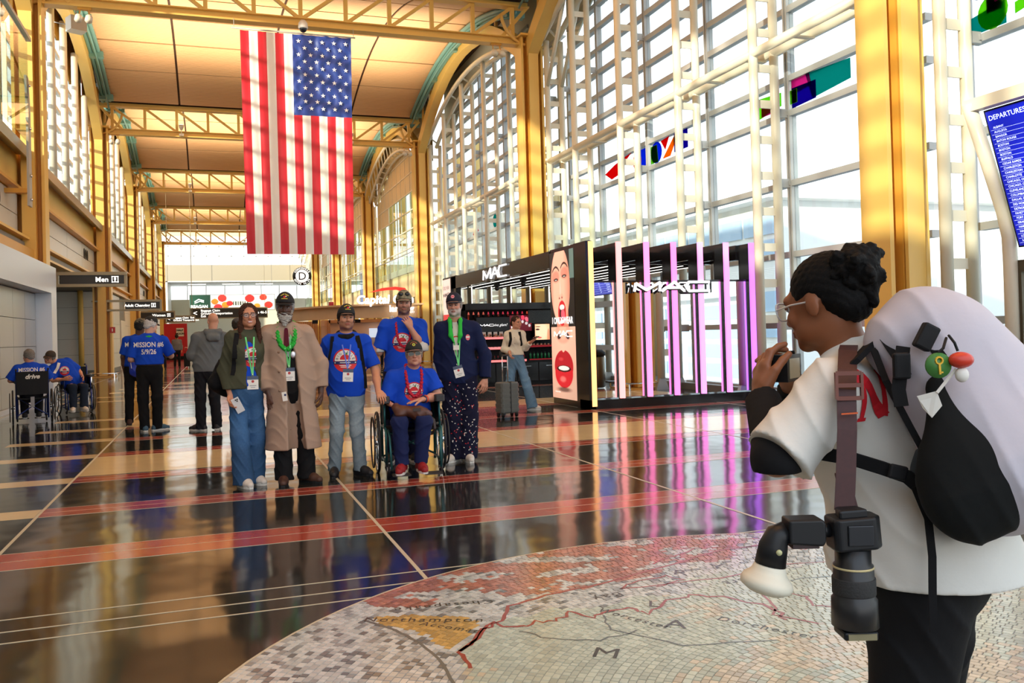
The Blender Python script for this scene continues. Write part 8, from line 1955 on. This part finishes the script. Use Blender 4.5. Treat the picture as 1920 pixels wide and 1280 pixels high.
for p0, p1, w0 in (((-0.052,-0.058),(-0.062,0.052),0.013),((-0.058,0.055),(0.0,-0.050),0.026),((0.0,-0.050),(0.034,0.055),0.012),((0.034,0.055),(0.056,-0.058),0.028),((-0.066,-0.056),(-0.038,-0.056),0.008),((0.034,-0.056),(0.076,-0.056),0.008)):
    d_ = unit((p1[0]-p0[0],p1[1]-p0[1])); n_ = (-d_[1],d_[0]); v = []
    for i in range(9):
        for j in (-1,0,1): t_ = i/8; v.append((p0[0]*(1-t_)+p1[0]*t_+n_[0]*w0/2*j, p0[1]*(1-t_)+p1[1]*t_+n_[1]*w0/2*j))
    S.append((v, [(i*3+j,(i+1)*3+j,(i+1)*3+j+1,i*3+j+1) for i in range(8) for j in (0,1)], mat('print_bright_red', srgb(214,24,40), 0.6), 0.0035))
decal(bvh_of(tee), A3((-0.160,-0.185,1.218)), PA*-1 if False else -PA*-1, (0,0,1), S, tee, 'back_lettering', reach=0.3)
P.trousers(BLKC, (0.118,0.082,0.066), waist=0.88, w=1.06, amp=0.006, h=0.0075, d=0.82); P.shoes(SHOE_B, SOLE_W, dirs=[PF,PF])
def bring(name, m, pts, w, t_, side, parent): q = MB(); q.strap([Vector(p) for p in pts], w, t_, side, m); return q.build(name, m, parent)
# small camera in her hands
t = P.own('compact_camera', 'small dark camera held up by the photographer', 'camera'); cc = Vector((-0.238,0.015,1.270)); Rc = Matrix.Rotation(0.95,3,'Z')
q = MB(); q.box((-0.055,-0.018,-0.034),(0.055,0.018,0.034)); q.v = [tuple(cc+Rc@Vector(v)) for v in q.v]; q.build('camera_body', mat('camera_black', (0.008,0.009,0.011), 0.42, spec=0.35), t)
q = MB(); q.box((-0.040,-0.0195,-0.026),(0.040,-0.018,0.024)); q.v = [tuple(cc+Rc@Vector(v)) for v in q.v]; q.build('rear_screen', mat('lit_screen', srgb(120,112,90), 0.2, emit=0.35), t)
q = MB(); q.tube([cc+Rc@Vector((0,0.018,0)),cc+Rc@Vector((0,0.06,0))],0.026,14); q.build('lens', BLK, t); q = MB(); q.tube([cc+Rc@Vector((0.03,0,0.034)),cc+Rc@Vector((0.03,0,0.042))],0.011,12); q.build('dial', BLKM, t)
q = MB(); hf = P.J['wrL']+A3((0.04,0.045,0.095)); q.tube([hf+A3((0.011*math.cos(a),0.011*math.sin(a),0)) for a in np.linspace(0,2*PI,13)[:-1]], 0.004, 6, closed=True); q.build('silver_ring', CHROME, P.t)
# backpack
BG = P.own('backpack', 'large pale grey and black backpack on the photographer', 'backpack')
PALE = cloth('pale_grey_nylon', srgb(196,192,202), 0.6, (5,0.05), (30,0.3,0.003)); top_, bot = A3((-0.005,-0.210,1.335)), A3((0.115,-0.295,1.075))
body_ = field_part('bag_body', [Prim(top_, bot, 0.120, 0.165, 0.06, flat=(PB,0.85)), Prim(A3((-0.075,-0.21,1.325)), A3((0.02,-0.16,1.33)), 0.046, 0.085, 0.06), Prim(A3((0.05,-0.24,1.33)), A3((0.20,-0.22,1.14)), 0.10, 0.13, 0.06)], 0.0065, PALE, BG, warp=fold(0.006,9,12))
field_part('black_mesh_pocket', [Prim(A3((-0.035,-0.345,1.235)), A3((0.015,-0.385,1.03)), 0.030, 0.105, 0.05, flat=((0.25,-0.97,0),0.55)), Ell(A3((0.02,-0.37,1.05)), (0.115,0.07,0.115), 0.04)], 0.006, cloth('black_mesh', srgb(16,18,18), 0.9), BG, warp=fold(0.004))
field_part('dark_base', [Prim(A3((0.03,-0.33,1.045)), A3((0.22,-0.26,1.05)), 0.112, 0.112, 0.05, flat=((0,0,1),0.85))], 0.0065, cloth('dark_navy_nylon', srgb(28,36,44), 0.6), BG, warp=fold(0.005))
bring('top_strap', BLKC, [(-0.075,-0.262,1.375),(-0.045,-0.318,1.345),(-0.028,-0.350,1.30)], 0.022, 0.004, (0.8,-0.3,0.3), BG)
bring('compression_strap', BLKC, [(-0.11,-0.262,1.345),(-0.098,-0.300,1.30),(-0.090,-0.318,1.262)], 0.022, 0.004, (0.8,-0.3,0.3), BG)
bring('side_strap', BLKC, [(-0.098,-0.325,1.325),(-0.110,-0.338,1.28),(-0.120,-0.345,1.235),(-0.118,-0.352,1.20)], 0.028, 0.005, (1,-0.2,0.1), BG)
q = MB(); q.box((-0.018,-0.008,-0.028),(0.018,0.008,0.028)); q.v = [tuple(Vector((-0.112,-0.345,1.285))+Vector(v)) for v in q.v]; bev(q.build('strap_buckle', BLKM, BG), 0.005)
q = MB(); q.box((-0.018,-0.012,-0.028),(0.018,0.012,0.028)); q.v = [tuple(Vector((-0.060,-0.350,1.345))+Matrix.Rotation(0.5,3,'Y')@Vector(v)) for v in q.v]; bev(q.build('strap_buckle', BLKM, BG), 0.005)
bring('piping', BLKC, [(-0.128,-0.245,1.32),(-0.122,-0.290,1.25),(-0.095,-0.320,1.17),(-0.055,-0.345,1.07),(-0.030,-0.350,1.00)], 0.014, 0.008, (1,-0.4,0), BG)
bring('shoulder_strap', BLKC, [(-0.115,-0.215,1.335),(-0.165,-0.235,1.295),(-0.235,-0.215,1.235),(-0.265,-0.165,1.15)], 0.05, 0.012, (0.3,-0.8,0.4), BG)
bring('sternum_strap', BLKC, [(-0.245,-0.215,1.085),(-0.195,-0.272,1.080),(-0.140,-0.300,1.062),(-0.095,-0.318,1.045),(-0.050,-0.335,1.00)], 0.030, 0.006, (0,-0.2,1), BG)
q = MB(); q.box((-0.020,-0.006,-0.016),(0.020,0.006,0.016)); q.v = [tuple(Vector((-0.115,-0.318,1.055))+Matrix.Rotation(0.25,3,'Y')@Vector(v)) for v in q.v]; bev(q.build('strap_buckle', BLKM, BG), 0.005)
bring('hanging_strap', BLKC, [(-0.085,-0.330,1.025),(-0.066,-0.345,0.96),(-0.060,-0.345,0.88),(-0.062,-0.345,0.80),(-0.062,-0.345,0.72)], 0.016, 0.003, (1,-0.2,0), BG)
bring('side_webbing', BLKC, [(0.105,-0.405,1.16),(0.125,-0.400,1.155),(0.145,-0.395,1.150)], 0.022, 0.004, (0,0,1), BG)
t = P.own('key_charm', 'round green charm with a yellow key mark and red bead on the backpack', 'charm'); cq = Vector((-0.072,-0.418,1.288))
q = MB(); v, f = disc2(0.026, 18, rings=2); vv = [(cq.x+a, cq.y, cq.z+b) for a, b in v]; q.tube([cq, cq-Vector((0,0.006,0))], 0.026, 20); q.build('disc', mat('charm_green', srgb(70,130,60), 0.4), t)
q = MB(); q.tube([cq+Vector((0.007*math.cos(a),-0.008,0.010+0.007*math.sin(a))) for a in np.linspace(0,2*PI,11)[:-1]], 0.0022, 5, closed=True); q.bar(cq+Vector((0,-0.008,0.003)), cq+Vector((0.001,-0.008,-0.018)), 0.004, 0.003); q.bar(cq+Vector((0,-0.008,-0.014)), cq+Vector((0.007,-0.008,-0.014)), 0.003, 0.003); q.build('key_mark', mat('charm_yellow', srgb(230,180,40), 0.4), t)
q = MB(); q._ball(cq+Vector((0.044,-0.008,0.010)), 0.021, 10, None, (1.2,0.9,0.8)); q.build('red_bead', mat('charm_red', srgb(210,60,40), 0.35), t)
q = MB(); q._ball(cq+Vector((0.046,-0.006,-0.020)), 0.013, 8, None, (1.1,0.8,1.2)); q.build('pale_bead', WH, t)
q = MB(); q.tube([cq+Vector((0.035,0.02,0.06)), cq+Vector((0.036,0.0,0.045)), cq+Vector((0.040,-0.004,0.028))], 0.003, 5); q.tube([cq+Vector((0.03,0.02,0.055)), cq+Vector((0.012,-0.002,0.035)), cq+Vector((0.0,-0.004,0.026))], 0.003, 5); q.build('cord', BLKM, t)
t = P.own('luggage_tag', 'crumpled white paper tag hanging below the backpack charms', 'tag'); q = MB(); q.add([(-0.108,-0.402,1.225),(-0.072,-0.412,1.235),(-0.062,-0.412,1.205),(-0.080,-0.405,1.180),(-0.095,-0.398,1.20)], [(0,1,2,3,4)]); q.add([(-0.108,-0.400,1.225),(-0.072,-0.410,1.235),(-0.062,-0.410,1.205),(-0.080,-0.403,1.180),(-0.095,-0.396,1.20)], [(4,3,2,1,0)]); q.build('paper', WH, t); q = MB(); q.tube([(-0.072,-0.412,1.232),(-0.05,-0.415,1.26),(-0.035,-0.42,1.28)], 0.0035, 5); q.build('tie', WH, t)
# big camera with flash hanging on a brown strap
CS_ = P.own('strap_camera', 'black camera with long lens and domed flash hanging on a brown strap', 'camera'); BRN = mat('brown_webbing', srgb(66,30,30), 0.6, noise=(90,0.15))
bring('neck_strap', BRN, [(-0.135,-0.125,1.325),(-0.170,-0.205,1.315),(-0.198,-0.270,1.275),(-0.215,-0.305,1.235),(-0.226,-0.330,1.15),(-0.240,-0.350,1.05),(-0.250,-0.362,0.985)], 0.040, 0.004, (1,-0.15,0), CS_)
bring('neck_strap', BRN, [(-0.225,-0.290,1.05),(-0.236,-0.335,1.03),(-0.225,-0.345,0.965)], 0.030, 0.004, (1,-0.15,0), CS_)
q = MB(); bq = Vector((-0.213,-0.306,1.245))
for z in (-0.028,0.0,0.026): q.bar(bq+Vector((-0.026,-0.006,z)), bq+Vector((0.026,-0.012,z)), 0.007, 0.009)
q.bar(bq+Vector((-0.026,-0.006,-0.03)), bq+Vector((-0.026,-0.006,0.028)), 0.006, 0.008); q.bar(bq+Vector((0.026,-0.012,-0.03)), bq+Vector((0.026,-0.012,0.028)), 0.006, 0.008); q.build('strap_slider', mat('slider_brown', srgb(110,50,36), 0.3), CS_)
q = MB(); q.bar((-0.238,-0.332,1.185),(-0.205,-0.337,1.187),0.004,0.003); q.build('orange_stitch', mat('stitch_orange', srgb(220,96,40), 0.5), CS_)
CBK = mat('camera_black'); CBL = mat('lens_black', (0.012,0.012,0.013), 0.35)
b0 = Vector((-0.243,-0.375,0.945)); Rb = Matrix.Rotation(-0.06,3,'Y')
q = MB(); q.prism([(-0.045,-0.028),(-0.036,-0.036),(0.040,-0.036),(0.056,-0.020),(0.056,0.020),(0.040,0.034),(-0.036,0.034),(-0.045,0.026)], -0.034, 0.034, axis='z'); q.v = [tuple(b0+Rb@Vector(v)) for v in q.v]; bev(q.build('camera_body', CBK, CS_), 0.007, 3); q = MB(); q.prism([(-0.030,-0.026),(0.030,-0.026),(0.022,0.020),(-0.022,0.020)], 0.030, 0.050, axis='z'); q.v = [tuple(b0+Rb@Vector(v)) for v in q.v]; bev(q.build('viewfinder_hump', CBK, CS_), 0.005); q = MB(); q.box(tuple(b0+Vector((-0.02,-0.040,-0.022))), tuple(b0+Vector((0.032,-0.036,0.020)))); bev(q.build('rear_display', mat('display_black', (0.01,0.012,0.016), 0.12), CS_), 0.002)
q = MB(); l0 = b0+Vector((0.003,0,-0.034)); q.lathe([(0.036,0),(0.036,-0.030),(0.040,-0.034),(0.042,-0.10),(0.046,-0.105),(0.047,-0.160),(0.042,-0.162)], l0, 28); q.build('lens_barrel', CBL, CS_)
q = MB(); q.lathe([(0.0405,-0.036),(0.0415,-0.040)], l0, 28); q.build('gold_ring', mat('ring_gold', srgb(206,190,140), 0.35), CS_)
q = MB(); q.lathe([(0.0428,-0.060),(0.0435,-0.062),(0.0435,-0.092),(0.0430,-0.094)], l0, 28); q.build('zoom_ring', mat('rubber_grip', (0.025,0.025,0.025), 0.75, bump=(200,0.6,0.002)), CS_)
q = MB(); q.box(tuple(l0+Vector((-0.035,-0.035,-0.182))), tuple(l0+Vector((0.035,0.030,-0.164)))); bev(q.build('battery_grip', CBK, CS_), 0.005); q = MB(); q.box(tuple(l0+Vector((-0.028,-0.037,-0.180))), tuple(l0+Vector((0.030,-0.035,-0.167)))); q.build('control_plate', mat('plate_tan', srgb(140,132,100), 0.4), CS_)
q = MB(); q.tube([b0+Vector((-0.045,0,0.004)), b0+Vector((-0.066,0,0.004))], 0.015, 12); q.build('hot_shoe', CBK, CS_)
f0 = b0+Vector((-0.100,0.0,0.006)); q = MB(); q.prism([(-0.036,-0.024),(0.034,-0.030),(0.040,-0.020),(0.040,0.018),(0.034,0.026),(-0.036,0.026)], -0.028, 0.028, axis='y'); q.v = [tuple(f0+Vector(v)) for v in q.v]; bev(q.build('flash_body', CBK, CS_), 0.006, 3)
q = MB(); q.box(tuple(f0+Vector((-0.028,-0.022,-0.034))), tuple(f0+Vector((0.026,0.022,-0.022)))); q.build('flash_foot', mat('dark_maroon', srgb(50,30,32), 0.4), CS_)
h0 = f0+Vector((-0.052,0.0,-0.010)); h1 = h0+Vector((-0.018,0.0,-0.060)); q = MB(); q.tube([h0+Vector((0.018,0,0.008)), h0, h0+Vector((-0.010,0,-0.022)), h1], [0.022,0.026,0.030,0.032], 18); q.build('flash_head', CBK, CS_)
q = MB(); hh_ = h0+Vector((-0.008,-0.029,-0.028)); q.tube([hh_, hh_+Vector((0,-0.004,0))], 0.006, 12); q.build('logo_button', mat('button_pale', srgb(200,200,150), 0.5), CS_)
q = MB(); Rd = Matrix.Rotation(0.25,3,'Y'); q.lathe([(0.028,0.010),(0.034,-0.004),(0.037,-0.012),(0.050,-0.024),(0.0545,-0.034),(0.052,-0.044),(0.035,-0.054),(0.012,-0.058)], h1+Vector((0,0,-0.004)), 30, rot=Rd); q.build('white_diffuser_dome', mat('diffuser', srgb(232,228,208), 0.45), CS_)
